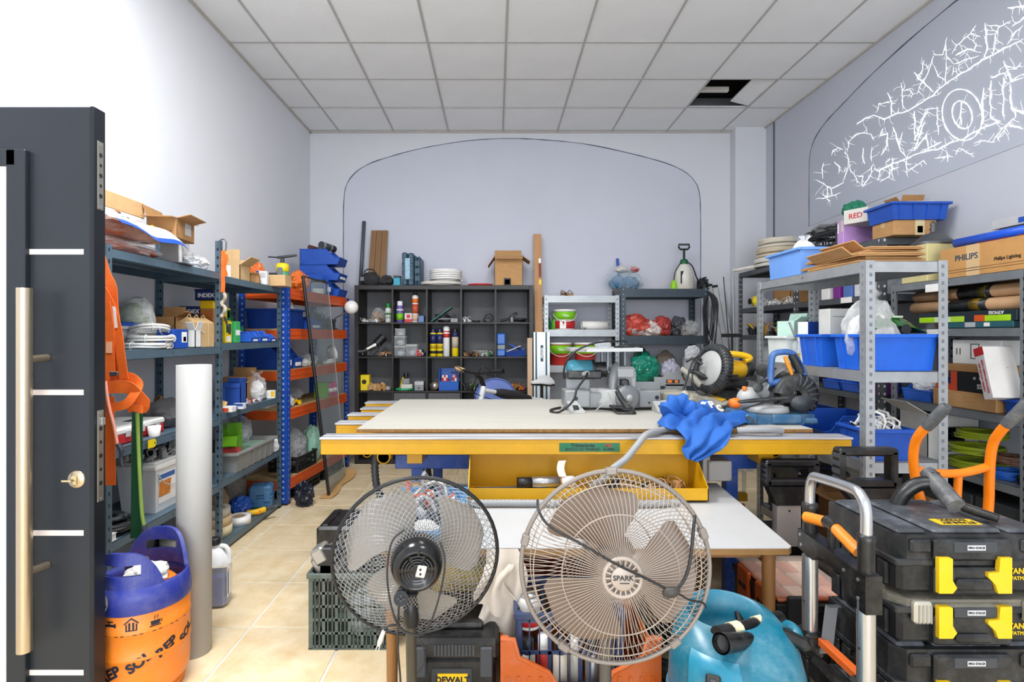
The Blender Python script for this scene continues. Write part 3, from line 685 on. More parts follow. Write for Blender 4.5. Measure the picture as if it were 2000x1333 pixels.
def bucket(label, loc, r, h, body, lid, band=None, low=None, rz=0., group=None, txt=None):
    t = T('paint_bucket', label, 'bucket', loc, rz, group)
    MB(body).lathe([(r * .86, 0), (r * .88, .004), (r * .99, h * .9), (r * 1.03, h * .9), (r * 1.03, h * .93), (r, h * .93)], n=32).b('body', t)
    MB(lid).lathe([(r * 1.04, h * .91), (r * 1.06, h * .95), (r * 1.04, h * .99), (r * .9, h), (r * .88, h * .97), (0, h * .97)], n=32).b('lid', t)
    if band: MB(band).lathe([(r * .955, h * .5), (r * .965, h * .5), (r * 1.0, h * .87), (r * .985, h * .87)], n=32).b('label_band', t)
    if low: MB(low).lathe([(r * .885, h * .04), (r * .895, h * .04), (r * .95, h * .42), (r * .94, h * .42)], n=32).b('label_band', t)
    hp = [(r * 1.05 * math.cos(a), -r * 1.05 * math.sin(a) * .98, h * .8 - h * .42 * math.sin(a)) for a in [PI * k / 12 for k in range(13)]]
    MB(WHITE).tube(hp, .0035, n=6).b('handle', t)
    MB(PAPER).add([(-r * .55, -r * .78, h * .05), (0, -r * .93, h * .05), (0, -r * .98, h * .45), (-r * .55, -r * .83, h * .45)], [(0, 1, 2, 3)]).b('price_label', t) if low else None
    if txt: text(t, txt, r * .28, (0, -r * 1.01, h * .68), FRONT, WHITE, bold=.0006)
    return t
def rod(label, p0, p1, r, col, name='pipe', cat='pipe', hollow=True, n=18, caps=None, group=None, wraps=()):
    """straight pipe or roll between two points"""
    p0, p1 = V(p0), V(p1); L = (p1 - p0).length; d = (p1 - p0).normalized()
    q = V((0, 0, 1)).rotation_difference(d).to_matrix().to_4x4()
    t = T(name, label, cat, p0, 0, group); t.rotation_euler = q.to_euler()
    MB(col).lathe([(r, 0), (r, L)] if not hollow else [(r * .82, L * .02), (r * .82, 0), (r, 0), (r, L), (r * .82, L), (r * .82, L * .98)], n=n).b('tube', t)
    for z0, z1, c in wraps: MB(c).lathe([(r, L * z0), (r * 1.03, L * z0), (r * 1.03, L * z1), (r, L * z1)], n=n).b('wrapper', t)
    if caps:
        for z in (0, L): MB(caps).lathe([(0, z - .002), (r * .9, z - .002), (r * .9, z + .002), (0, z + .002)], n=n).b('end_cap', t)
    return t
def pile(label, loc, rz, w, d, h, cols, n=40, size=.03, seed=1, name='small_parts', cat='hardware', kinds='bct'):
    """a heap of loose bits nobody could count: one object"""
    rnd = random.Random(seed); m = MB()
    for i in range(n):
        x, y = (rnd.random() - .5) * w, (rnd.random() - .5) * d
        e = max(0, 1 - (2 * x / w) ** 2) * max(0, 1 - (2 * y / d) ** 2)
        z = rnd.random() * max(0., h - size) * (.25 + .75 * e); s_ = size * (.5 + rnd.random() * .8); c = rnd.choice(cols); k = rnd.choice(kinds)
        Mx = rot3(rnd.random() * 3, rnd.random() * 3, rnd.random() * 6, (x, y, z + s_ * .5))
        if k == 'b': m.box((-s_ * .6, -s_ * .35, -s_ * .2), (s_ * .6, s_ * .35, s_ * .2), c, M=Mx)
        elif k == 'c':
            m.lathe([(s_ * .25, -s_ * .5), (s_ * .25, s_ * .5)], c, n=8, M=Mx)
        else:
            m.tube([Mx @ V((s_ * 1.2 * math.cos(a), s_ * .7 * math.sin(a), s_ * .3 * math.sin(2 * a))) for a in [j * .6 for j in range(8)]], s_ * .1, c, n=5)
    for i, p in enumerate(m.v): m.v[i] = V((max(-w / 2, min(w / 2, p.x)), max(-d / 2, min(d / 2, p.y)), max(p.z, .0005)))
    o = tag(m.b(name, None, loc, rz), label, cat); o['kind'] = 'stuff'
    return o
def toolcase(label, loc, rz, w, d, h, col, latch=None, rot=None, group=None, name='tool_case', cat='case', handle=True, dustm=None, txt=None, ribs=4):
    """hard tool case standing or lying; w along the front, handle on the front face"""
    t = T(name, label, cat, loc, rz, group, rot); x, y = w / 2, d / 2
    MB(col).box((-x, -y, 0), (x, y, h * .52), bev=min(.012, h * .1)).b('base_shell', t)
    MB(col).box((-x, -y, h * .53), (x, y, h), bev=min(.014, h * .12)).b('lid_shell', t)
    m = MB(col).box((-x - .004, -y - .004, h * .48), (x + .004, y + .004, h * .56), bev=.003).b('rim', t)
    for i in range(ribs):
        u = -x + w * (i + .5) / ribs; MB(col).box((u - w * .06, -y + .02, h - .002), (u + w * .06, y - .02, h + .006), bev=.003).b('rib', t)
    for sx in (-.6, .6):
        MB(latch or col).box((sx * x - .022, -y - .01, h * .3), (sx * x + .022, -y + .002, h * .75), bev=.003).b('latch', t)
    if handle:
        MB(col).tube(spl([(-w * .18, -y, h * .5), (-w * .17, -y - .035, h * .5), (0, -y - .04, h * .5), (w * .17, -y - .035, h * .5), (w * .18, -y, h * .5)], 4), .011, n=8).b('handle', t)
    if txt: text(t, txt[0], txt[1], txt[2], txt[3], txt[4], bold=.0006)
    return t
def board(label, p, size, rot, col, name='plank', cat='plank', group=None, extra=None):
    """flat board of size (x, y, z) with its base-centre at p"""
    o = MB(col).box((-size[0] / 2, -size[1] / 2, 0), (size[0] / 2, size[1] / 2, size[2]), bev=.002).b(name, None, p, rot=rot)
    return tag(o, label, cat, group)
def drape(m, rows, mt, th=.003): return m.sheet(rows, mt, th)
# ---- left wall: steel shelving, blue and orange rack, things on the floor -----------
def book(label, loc, rz, w, d, h, col, page=None, rot=None, cat='book', name='paper_stack', group=None):
    t = T(name, label, cat, loc, rz, group, rot); x, y = w / 2, d / 2
    MB(col).box((-x, -y, 0), (x, y, .0015)).box((-x, -y, h - .0015), (x, y, h)).box((-x, -y, 0), (-x + .0015, y, h)).b('cover', t)
    MB(page or PAPER).box((-x + .0015, -y + .003, .0015), (x - .003, y - .003, h - .0015)).b('pages', t)
    return t
def gable(label, loc, rz, w, d, h, col=KRAFT3, group=None):
    t = T('gable_box', label, 'box', loc, rz, group); x, y = w / 2, d / 2; b = h * .74
    MB(col).box((-x, -y, 0), (x, y, b), bev=.002).b('body', t)
    MB(col).add([(-x, -y, b), (x, -y, b), (x, y, b), (-x, y, b), (-x, 0, h * .9), (x, 0, h * .9)], [(0, 1, 5, 4), (2, 3, 4, 5), (0, 4, 3), (1, 2, 5)]).b('gable_top', t)
    m = MB(col); c = w * .3
    m.box((-c, -.0015, h * .86), (-c + .008, .0015, h)).box((c - .008, -.0015, h * .86), (c, .0015, h)).box((-c, -.0015, h - .008), (c, .0015, h)).b('handle', t)
    return t
z = 1.707
carton('plain white carton under the flat brown box on the top shelf beside the door', (-1.947, 2.66, z), PI / 2, .40, .2, .233, WHITE)
carton('flat brown box topmost of all by the door, lying on the white carton', (-1.947, 2.67, z + .234), PI / 2, .42, .2, .08, KRAFT3, tape=True)
bag('clear bag of orange clay-coloured parts lying directly on the top shelf by the door', (-1.755, 2.60, z), PI / 2, .54, .18, .075, CLR, [mat('#c8643c', .5), mat('#b9552f', .5)], 3)
t = bag('printed white and blue bag of orange parts lying on the clear bag by the door', (-1.752, 2.60, z + .076), PI / 2, .54, .18, .10, clear('#f6d8cc', .3), [mat('#d9805a', .5), mat('#e7a98c', .5)], 8)
def slope(i, k): return (-.27 + .057 * i, -.135 + .16 * k + .008 * math.sin(i * 1.3), .012 + .085 * math.sin(min(1, k * 1.2 + .12) * PI / 2) + .012 * math.sin(i * .9) - .004 * i * (1 - k))
MB(mat('#eef0f4', .3, v=.02)).sheet([[slope(i, k / 6) for i in range(11)] for k in range(1, 7)], None, .001).b('printed_panel', t)
MB(BLUE).sheet([[slope(i, k / 6) for i in range(1, 11)] for k in (.2, .6, 1.)], None, .0015).b('blue_band', t)
for i, k, s_, c in ((2, .45, .014, mat('#c8654a')), (3, .7, .011, INK), (4, .72, .011, INK), (5, .7, .012, INK), (7, .6, .012, YEL), (9, .5, .008, INK), (1.6, .2, .013, WHITE)):
    p = V(slope(i, k)) + V((0, -.004, .005)); MB(c).blob(p, (s_ * 2, s_, s_ * .6), amp=.1, sub=2).b('print', t)
carton('dented grey carton with a barcode label standing behind the orange parts bag', *LS(z, 312, 357, 465, .10, -1.70), col=mat('#a2a3a4', .7), stick=(.12, .7, .1, .8, PAPER), tape=False)
carton('crumpled brown box with lifted flaps perched on the grey barcode carton', (-1.76, 2.97, z + .136), PI / 2 + .12, .21, .15, .105, KRAFT2, {'f': 75, 'b': 20, 'l': 95, 'r': 80}, fl=.07, stick=(.45, .8, .3, .9, LGREY))
bag('upright white plastic bag at the back of the top shelf before the tall post', (-1.83, 3.17, z), PI / 2, .16, .14, .19, WBAG, None, 4, amp=.3)
bag('low crumpled white plastic bag at the shelf edge before the tall post', (-1.735, 3.15, z), PI / 2, .23, .14, .10, WBAG, None, 6, amp=.3)
tag(MB(DSTEEL).box((-.05, -.06, 0), (.05, .06, .006)).box((-.05, -.06, .006), (-.046, .06, .012)).b('metal_plate', None, (-1.69, 2.92, z), .2), 'small flat metal plate lying at the front edge of the top shelf', 'plate')
z = 1.695
carton('open tan carton with one tall flap standing up right of the tall post', (-1.765, 3.72, z), 0, .125, .15, .105, KRAFT3, {'f': 0, 'r': 55, 'b': 30, 'l': 30}, fl={'f': .10, 'r': .09, 'b': .06, 'l': .06}, stick=(.05, .5, .1, .95, PAPER))
carton('tiny torn kraft box beside the tan carton with the tall flap', (-1.70, 3.86, z), .3, .07, .06, .055, KRAFT, {'f': 60, 'b': 40}, fl=.03)
carton('narrow white and navy box standing beside the wide kraft box', (-1.70, 3.99, z), .1, .075, .05, .10, mat('#e4e6ec', .5), tape=False, stick=[(0, .28, 0, 1, BLUE2), (.45, .9, .5, .9, LGREY)])
carton('wide low kraft box overhanging the end of the blue-grey shelving', *FS(z, 514, 557, 537, .13, 4.06), col=KRAFT3)
rod('short white paper roll lying on the end of the blue-grey shelving', (-1.60, 4.19, z + .036), (-1.68, 4.215, z + .036), .034, WHITE, 'paper_roll', 'roll')
# hook and orange strap on the tall post
t = T('tie_down_strap', 'orange tie-down strap hanging from the tall grey post of the left shelving', 'strap', (-1.645, 3.305, 1.88))
osm = mat('#dd6d24', .7, v=.12)
MB(DSTEEL).tube(spl([(-.03, 0, -.02), (-.025, 0, .015), (.0, 0, .03), (.018, 0, .012), (.015, 0, -.04)], 5), .004, n=7).b('hook', t)
MB(osm).sheet([[(-.012 + .024 * k, .002 * math.sin(i * 1.3), -.04 - .018 * i) for k in range(2)] for i in range(15)], osm, .003).b('webbing', t)
MB(osm).sheet([[(.004 + .018 * k + .006 * math.sin(i * .7), .006, -.06 - .012 * i) for k in range(2)] for i in range(12)], osm, .003).b('webbing', t)
MB(mat('#b5ac98', .8, v=.2)).tube([(.006 + .012 * math.sin(i * .9), -.006 + .006 * math.cos(i * 1.7), -.30 - .011 * i) for i in range(14)], .011, n=7).b('cord_knot', t)
MB(BLACK).tube(spl([(.01, 0, -.44), (.022, 0, -.48), (.035, -.004, -.50), (.04, 0, -.545)], 4), .007, n=6).b('buckle', t)
z = 1.26
for n, (R_, zz, tl, dx) in enumerate(((.105, 0, 0, 0), (.10, .036, .0, .012), (.088, .082, -.2, -.01))):
    coil(['lowest hank of white cable on the shelf beside the harness', 'middle hank of white cable beside the harness', 'topmost tilted hank of white cable beside the harness'][n], (-1.765 + dx, 2.77 + .02 * n, z + zz), .4 * n, R_, .0055, 7, mat('#d9d9d6', .45), 3, WHITE, rot=(tl, 0, .4 * n), seed=n + 1, group='white cable hanks')
carton('glossy blue parts box with a white and orange sticker behind the cable hanks', *LS(z, 306, 367, 643, .09, -1.69), col=BLUE, tape=False, stick=[(.55, .92, .3, .85, PAPER), (.66, .86, .35, .6, mat('#e08a4a'))])
carton('small white box with a curled flap between the blue box and the kraft boxes', *LS(z, 366, 393, 645, .045, -1.69), col=WHITE, flaps={'r': 110, 'b': 20, 'f': 20, 'l': 30}, fl=.05)
for n, (a, b) in enumerate(((358, 397), (376, 409), (391, 420))):
    gable(['nearest of the three tall kraft gable boxes', 'middle of the three tall kraft gable boxes', 'farthest of the three tall kraft gable boxes'][n] + ' by the tall post', (-1.745, 3.115 + .075 * n, z), PI / 2, .068, .10, .19, group='tall kraft gable boxes')
carton('open brown box at the back of the shelf left of the navy boxes', *FS(z, 297, 342, 619, .10, 3.06), col=KRAFT2, flaps={'b': 10, 'r': 60}, fl=.06)
NAVY = mat('#1c2a5e', .4, v=.05)
carton('tall plain kraft carton carrying the lower navy box at the back', (-1.915, 3.47, 1.28), 0, .10, .12, .168, KRAFT2)
carton('navy box with white lettering lying lower left of the other one', (-1.912, 3.47, 1.4485), .03, .122, .12, .062, NAVY, tape=False, writing=[('INDEX', .036, .58, .45, WHITE)])
carton('orange and brown box at the bottom of the stack behind the tall post', (-1.80, 3.47, 1.28), 0, .085, .12, .215, KRAFT2, stick=(.05, .95, .6, .95, mat('#b8682c')))
carton('bright yellow box under the upper navy box by the tall post', (-1.80, 3.47, 1.4955), 0, .085, .12, .05, YEL, tape=False)
carton('navy box with white lettering on top of the yellow box', (-1.80, 3.45, 1.546), 0, .112, .14, .058, NAVY, {'f': 70}, fl=.02, writing=[('INDEX', .034, .6, .5, WHITE)])
bag('white bag printed with dark stripes and green at the back by the door', (-1.94, 2.965, z), 0, .20, .16, .28, mat('#d8dbd6', .35, v=.06, b=.5, bs=25), None, 12, prnt=mat('#b9c2ae', .5, v=.35, sc=45, stretch=(1, 1, 4)), amp=.16)
tb = tub('pale plastic tub with a blue lid at the back beside the harness', (-1.935, 2.72, z), PI / 2, .30, .17, .115, LGREY, ribs=0)
MB(BLUE).box((-.158, -.093, .115), (.158, .093, .13), bev=.005).box((-.12, -.06, .13), (.12, .06, .136), bev=.003).b('lid', tb)
# second bay, small coloured boxes
z = 1.28
c1 = carton('yellow and white bulb box at the bottom of the stack beside the tall post', (-1.725, 3.475, z), PI / 2, .085, .06, .052, YEL2, tape=False, stick=[(.2, .8, .15, .85, PAPER)])
carton('yellow and green bulb box in the middle of the stack by the tall post', (-1.725, 3.475, z + .0525), PI / 2, .085, .06, .082, YEL2, tape=False, stick=[(.1, .9, .15, .85, DGREEN), (.35, .65, .3, .7, YEL2)])
carton('green and yellow box topmost of the bulb box stack by the post', (-1.727, 3.475, z + .135), PI / 2, .07, .055, .085, YEL, tape=False, stick=[(.3, .95, .1, .9, DGREEN), (.45, .8, .3, .8, PAPER)])
carton('light green and white box standing next to the bulb box stack', (-1.72, 3.60, z), PI / 2, .07, .05, .14, mat('#3fae62', .45), tape=False, stick=(.1, .9, .35, .6, PAPER))
carton('tall dark green box behind the light green one', (-1.81, 3.66, z), PI / 2, .09, .07, .18, DGREEN, tape=False, stick=(.3, .7, .55, .8, PAPER))
carton('squat green box with a white label behind the small blue bins', (-1.80, 3.80, z), PI / 2, .10, .06, .105, mat('#137a47', .45), tape=False, stick=(.15, .6, .3, .75, PAPER))
for n, (y, w_, h_) in enumerate(((3.79, .10, .07), (3.95, .115, .078), (4.10, .085, .055))):
    sbin(['first small blue bin from the bulb boxes', 'second small blue bin, the widest of three', 'last small blue bin at the end of the blue-grey shelf'][n], (-1.72 if n != 1 else -1.722, y + .02, z), PI / 2, w_, .09, h_, mat('#2f62c8', .4), group='small blue bins')
z = .83
bag('dark grey cloth bag slumped on the shelf behind the white tube', (-1.82, 3.02, z), PI / 2, .30, .22, .155, mat('#5b5a5c', .8, v=.12, b=.5, bs=30), None, 9, amp=.12, name='cloth_bag')
def flatcase(label, x, y, w_, d_):
    t = T('tool_case', label, 'case', (x, y, z), PI / 2, 'flat red cases')
    MB(RED).box((-w_ / 2, -d_ / 2, 0), (w_ / 2, d_ / 2, .045), bev=.006).b('base_shell', t); MB(WHITE).box((-w_ / 2 - .003, -d_ / 2 - .003, .045), (w_ / 2 + .003, d_ / 2 + .003, .075), bev=.008).b('lid_shell', t)
    for u in (-.25, .25): MB(LGREY).box((w_ * u - .015, -d_ / 2 - .007, .03), (w_ * u + .015, -d_ / 2, .06), bev=.002).b('latch', t)
    MB(INK).box((-w_ * .2, -d_ * .2, .0752), (w_ * .1, -d_ * .05, .0758)).b('print', t)
flatcase('flat red case with a white lid nearer the door', -1.83, 2.47, .23, .26); flatcase('flat red case with a white lid behind the white plastic cup', -1.845, 2.73, .24, .24)
tag(MB(WHITE).lathe([(.022, 0), (.028, .05), (.03, .05), (.024, .0)], n=18).b('plastic_cup', None, (-1.69, 2.71, z)), 'small white plastic cup at the shelf edge before the red cases', 'cup')
t = T('price_tag', 'yellow tag hanging on the front edge of the shelf below the cup', 'tag', (-1.648, 2.625, z - .02), PI / 2)
MB(YEL2).prism([(-.03, -.02), (.022, -.02), (.034, 0), (.022, .02), (-.03, .02)], -.001, .001, M=rot3(x=PI / 2)).b('card', t); MB(BLACK).cyl((.02, -.002, 0), (.02, .002, 0), .004).b('hole', t)
bag('white plastic bag spilling over the shelf edge left of the tall post', (-1.75, 3.19, z), PI / 2, .17, .15, .13, WBAG, None, 15, amp=.28)
pile('dark jumble of fittings behind the white bag at the tall post', (-1.92, 3.16, z), PI / 2, .2, .16, .16, [BLACK, DGREY, KRAFT2, GREY], 40, .05, 3)
z = .43
t = T('plastic_tub', 'large white rectangular tub with a lid and printed label on a low shelf', 'tub', (-1.80, 2.90, z), PI / 2)
tw = mat('#dfe1e2', .4, v=.03)
MB(tw).add([(-.14, -.085, 0), (.14, -.085, 0), (.14, .085, 0), (-.14, .085, 0), (-.16, -.10, .225), (.16, -.10, .225), (.16, .10, .225), (-.16, .10, .225)], [(3, 2, 1, 0), (0, 1, 5, 4), (1, 2, 6, 5), (2, 3, 7, 6), (3, 0, 4, 7)]).b('body', t)
MB(WHITE).box((-.168, -.108, .215), (.168, .108, .245), bev=.008).box((-.15, -.09, .245), (.15, .09, .255), bev=.004).b('lid', t)
MB(LGREY).tube(spl([(-.15, -.106, .2), (-.1, -.112, .14), (0, -.112, .12), (.1, -.112, .14), (.15, -.106, .2)], 5), .003, n=6).b('wire_handle', t)
lb = MB(PAPER).add([(-.125, -.0903, .04), (.125, -.0903, .04), (.14, -.1004, .2), (-.14, -.1004, .2)], [(0, 1, 2, 3)]).b('label', t)
MB(mat('#3566b0')).add([(-.133, -.0995, .165), (.0, -.0995, .165), (.0, -.1012, .19), (-.135, -.1012, .19)], [(0, 1, 2, 3)]).b('title_band', lb)
MB(mat('#d98434', .5, v=.3, sc=30)).add([(-.125, -.0935, .075), (-.03, -.0935, .075), (-.03, -.0992, .155), (-.13, -.0992, .155)], [(0, 1, 2, 3)]).b('picture', lb)
pile('crumpled clear packets and cords on the lid of the large white tub', (-1.80, 2.90, z + .256), PI / 2, .3, .17, .06, [LGREY, OFFW, GREY, BLACK], 40, .04, 8)
coil('black rubber hose coil on the low shelf next to the white tub', (-1.755, 2.50, z), 0, .088, .013, 3, BLACK, 2, seed=4, name='hose_coil')
coil('small black hose ring on top of the rubber hose coil', (-1.76, 2.50, z + .055), 0, .06, .011, 2, DGREY, 1, seed=6, name='hose_coil')
book('white leaflets at the near end of the low shelf', (-1.72, 2.37, z), PI / 2, .09, .1, .03, WHITE)
def bandroll(label, loc, r, h, col=CREAM, rot=None):
    t = T('edging_roll', label, 'roll', loc, 0, 'rolls of edging band', rot)
    MB(col).lathe([(r * .55, 0), (r, 0), (r, h), (r * .55, h), (r * .55, 0)], n=26).b('band', t)
    MB(mat('#b39a78', .8)).lathe([(r * .50, .003), (r * .55, .003), (r * .55, h - .003), (r * .50, h - .003), (r * .50, .003)], n=26).b('core', t)
    return t
z = .06
bandroll('wide beige edging roll lying at the bottom left of the tall post', (-1.80, 3.13, z), .12, .06); bandroll('beige edging roll on top of the wide one left of the post', (-1.80, 3.14, z + .061), .11, .055, OFFW)
bandroll('large cream edging roll lying under the crate, second from the post', (-1.80, 3.48, z), .115, .06); bandroll('tan edging roll on top of the large cream roll', (-1.80, 3.49, z + .061), .105, .055, mat('#c9b08a', .7))
bandroll('grey-topped edging roll topmost of the stack under the crate', (-1.80, 3.49, z + .117), .10, .05, mat('#b8b0a2', .7))
bandroll('white edging roll at the front edge of the bottom shelf', (-1.735, 3.70, z), .075, .05, WHITE); bandroll('flat open cream edging roll beside the white one', (-1.745, 3.30, z), .08, .035, CREAM)
bag('blue plastic bag lying on the bottom shelf by the blue rack', (-1.81, 3.89, z), PI / 2, .19, .16, .13, mat('#2150a8', .3, v=.1), None, 21, amp=.26)
toolcase('teal case with a clear window resting over the blue bag', (-1.74, 4.07, z), .25, .16, .14, .16, mat('#3f6d96', .4), handle=False, ribs=3)
bag('tan jute sack at the back of the bottom shelf', (-1.91, 3.72, z), PI / 2, .22, .16, .27, mat('#a8957a', .85, v=.12, b=.5), None, 23, name='sack', amp=.14)
bag('grey cloth sack at the back beside the jute one', (-1.92, 4.02, z), PI / 2, .24, .16, .28, mat('#8b8682', .85, v=.12, b=.5), None, 25, name='sack', amp=.14)
t = T('sealant_gun', 'yellow and grey hand tool lying at the front edge of the bottom shelf', 'tool', (-1.69, 3.86, z + .022), .5)
MB(YEL).tube(spl([(-.06, 0, 0), (0, 0, 0), (.06, .02, .005)], 4), .02, n=10).b('grip', t); MB(DGREY).cyl((-.13, 0, 0), (-.06, 0, 0), .014).cyl((.06, .02, .005), (.12, .035, .008), .016).b('barrel', t); MB(ORANGE).box((-.02, -.015, -.018), (.03, -.008, .012), bev=.003).b('trigger', t)
# bay two, shelf three
z = .855
carton('blue carton with white side print on the middle shelf right of the post', *FS(z, 432, 470, 749, .08, 3.60), col=mat('#2b52a6', .45), flaps={'b': 20, 'r': 10, 'f': 170}, fl=.03, stick=(.06, .2, .1, .9, mat('#3a66bd')))
carton('small orange and white tool box at the shelf edge before the blue carton', *FS(z, 431, 453, 795, .06, 3.36), col=WHITE, tape=False, stick=[(.0, .7, .1, .75, mat('#c8481c'))])
carton('small blue and white box next to the orange one', *FS(z, 455, 474, 789, .05, 3.50), col=mat('#e2e5ee', .5), tape=False, stick=[(.0, 1, .55, 1, mat('#3455a8')), (.1, .5, .1, .4, BLUE)])
carton('brown open carton at the back of the middle shelf full of tubes', *FS(z, 436, 482, 737, .15, 3.86), col=KRAFT2, flaps={'f': 120, 'b': 10}, fl=.06)
carton('leaning tan and grey carton beside the clear bag on the middle shelf', (-1.79, 3.80, z), .35, .06, .12, .13, mat('#b3a284', .7), {'r': 60, 'l': 20}, fl=.05)
bag('tall clear bag stuffed with white foam on the middle shelf', (-1.74, 3.98, z), PI / 2, .17, .15, .20, CLR, [WHITE], 31, knot=True)
carton('tiny white box with a yellow end beside the clear foam bag', (-1.69, 4.12, z), .2, .06, .05, .06, WHITE, tape=False, stick=(.55, .95, .2, .9, YEL))
pile('red and white small fittings at the edge of the middle shelf', (-1.71, 3.78, z), PI / 2, .22, .08, .035, [WHITE, WHITE, RED, LGREY], 40, .022, 5)
board('tan padded envelope leaning over the shelf edge at the tall post', (-1.70, 3.36, z), (.05, .008, .075), (-.35, .3, .2), mat('#d3a75c', .6), 'envelope', 'envelope')
z = .444
tub('large grey folding crate with a lattice rim on the lower shelf', (-1.835, 3.80, z), PI / 2, .60, .36, .13, mat('#8d8f8e', .45), .94, ribs=6, name='folding_crate', cat='crate', lip=.02)
carton('lime green display box with a cut-away side standing in the grey crate', (-1.80, 3.74, z + .006), .25, .10, .15, .20, LIME, {'b': 0, 'l': 15, 'f': 150}, fl=.07)
board('red and grey folder leaning in the near corner of the grey crate', (-1.76, 3.60, z + .02), (.14, .012, .13), (-.5, 0, .25), mat('#a8322e', .5), 'folder', 'folder')
book('stack of mint and white leaflets lying in the grey crate', (-1.80, 3.96, z + .006), PI / 2, .22, .22, .10, mat('#a8cdb8', .6))
bag('crumpled clear sheet bulging from the far end of the grey crate', (-1.87, 3.97, z + .107), PI / 2, .24, .20, .20, CLR, [LGREY], 33)
bag('small white bag at the end of the shelf beside the grey crate', (-1.69, 4.165, z), PI / 2, .08, .1, .10, WBAG, None, 35, amp=.3)
# ---- rack with blue posts ----
def onrack(u, v, z): return rb(u, v, z)
z = 1.704
t = T('pressure_sprayer', 'green and yellow sprayer with a black pump handle on the left shelves', 'sprayer', rb(.16, .12, z), RB)
MB(mat('#4d9a70', .4)).lathe([(.05, 0), (.06, .01), (.06, .10), (.045, .14)], n=22).b('tank', t); MB(YEL2).lathe([(.045, .14), (.052, .145), (.05, .20), (.03, .21)], n=22).b('collar', t)
MB(DGREY).cyl((0, 0, .21), (0, 0, .25), .016).tube([(-.02, .03, .255), (.03, -.03, .27), (.075, -.085, .285)], [.012, .012, .009], n=8).b('pump_handle', t); MB(BLACK).tube([(-.02, .03, .255), (-.06, .09, .255)], .006, n=7).b('nozzle', t)
MB(mat('#6f7d86', .4)).box((-.07, -.03, .03), (-.055, .01, .17), bev=.004).b('lever', t); MB(DGREY).cyl((-.06, -.02, .12), (-.06, .14, .12), .008).b('lance', t)
bag('orange plastic bag left of the green and yellow sprayer', rb(.08, .32, z), 0, .20, .14, .21, mat('#dc6a20', .4, v=.1), None, 41, amp=.2)
bag('orange plastic bag slumped between the sprayer and the glass pane', rb(.40, .10, z), RB, .30, .18, .19, mat('#e2702a', .4, v=.1), None, 43, amp=.3)
for n in range(3):
    sbin(['lowest of the three big blue bins stacked on the blue rack', 'middle of the three big blue bins stacked on the rack', 'topmost big blue bin on the rack with pipe ends in it'][n], rb(1.10, .19, z + .153 * n), RB + .08, .24, .37, .148, BLUE, group='big blue bins on the rack', fronth=.45, holder=n == 1)
rod('grey ribbed pipe elbow lying across the topmost blue bin', rb(.99, .16, z + .497), rb(1.20, .12, z + .487), .035, DGREY, wraps=[(.05, .2, GREY), (.6, .7, GREY)])
rod('short maroon pipe end lying in the topmost blue bin', rb(1.04, .30, z + .484), rb(1.18, .28, z + .484), .024, mat('#5a2f33', .5))
sbin('tall blue bin standing on the rack left of the glass jar', rb(.83, .12, z), RB, .10, .2, .20, BLUE, fronth=.6)
t = T('glass_jar', 'big glass jar with a black lid on the front of the rack', 'jar', rb(.74, .075, z))
MB(clear('#eef2f2', .18, .05)).lathe([(.055, 0), (.065, .006), (.065, .095), (.058, .11)], n=26).b('glass', t); MB(BLACK).lathe([(.064, .108), (.066, .11), (.066, .128), (.06, .132), (0, .132)], n=26).b('lid', t); MB(OFFW).lathe([(.058, .003), (.06, .05), (0, .052)], n=20).b('contents', t)
z = 1.382
tub('deep navy tub at the near end of the rack seen behind the grey shelving', rb(.20, .20, z), RB, .30, .33, .16, BLUE2, .96, ribs=0)
bag('crumpled white plastic bag stuffed in the deep navy tub', rb(.22, .12, z + .02), RB, .22, .15, .22, mat('#c9c7c2', .4, b=.5, bs=25), None, 45)
sbin('blue bin behind the leaning glass pane on the second rack shelf', rb(.55, .15, z), RB, .22, .26, .11, BLUE)
t = T('globe_lamp', 'round white globe lamp sticking out of the rack corner', 'lamp', rb(1.13, .10, z), RB)
MB(DSTEEL).lathe([(.05, 0), (.05, .012), (.012, .02)], n=20).b('base', t); MB(DSTEEL).tube(spl([(0, 0, .02), (0, -.01, .10), (.01, -.09, .15), (.02, -.155, .18)], 5), .007, n=8).b('arm', t)
MB(mat('#f0efec', .25, v=.02)).lathe([(.0, .155)] + [(.068 * math.sin(a), .223 - .068 * math.cos(a)) for a in [PI * k / 14 for k in range(1, 14)]] + [(0, .291)], n=26, c=(.02, -.18, 0)).b('globe', t)
lattice_crate('dark wire crate of metal brackets on the second rack shelf', rb(.93, .16, z), RB, .24, .24, .10, DGREY, nz=2)
pile('metal brackets and wires heaped in the dark wire crate', rb(.93, .16, z + .01), RB, .2, .2, .17, [STEEL, DSTEEL, BLACK, LGREY], 60, .05, 11)
bag('see-through bag on top of the metal brackets in the rack', rb(.90, .12, z + .14), RB, .17, .13, .07, CLR, None, 47)
z = 1.057
sbin('large navy bin at the near end of the third rack shelf', rb(.10, .22, z), RB, .15, .34, .17, BLUE2, fronth=.7)
sbin('second navy bin beside the large one on the third rack shelf', rb(.27, .20, z), RB, .15, .30, .16, BLUE, fronth=.5)
bag('pale cloth scraps spilling from the third rack shelf behind the pane', rb(.47, .10, z), RB, .2, .16, .07, OFFW, None, 49, amp=.3)
bag('clear bag with glass lamps behind the leaning pane', rb(.66, .14, z), RB, .18, .2, .11, CLR, [LGREY], 51)
t = T('ceiling_lamp_shade', 'round white shade leaning at the far end of the third rack shelf', 'lampshade', rb(1.12, .12, z + .088), RB, rot=(PI / 2 - .15, 0, RB + 1.0))
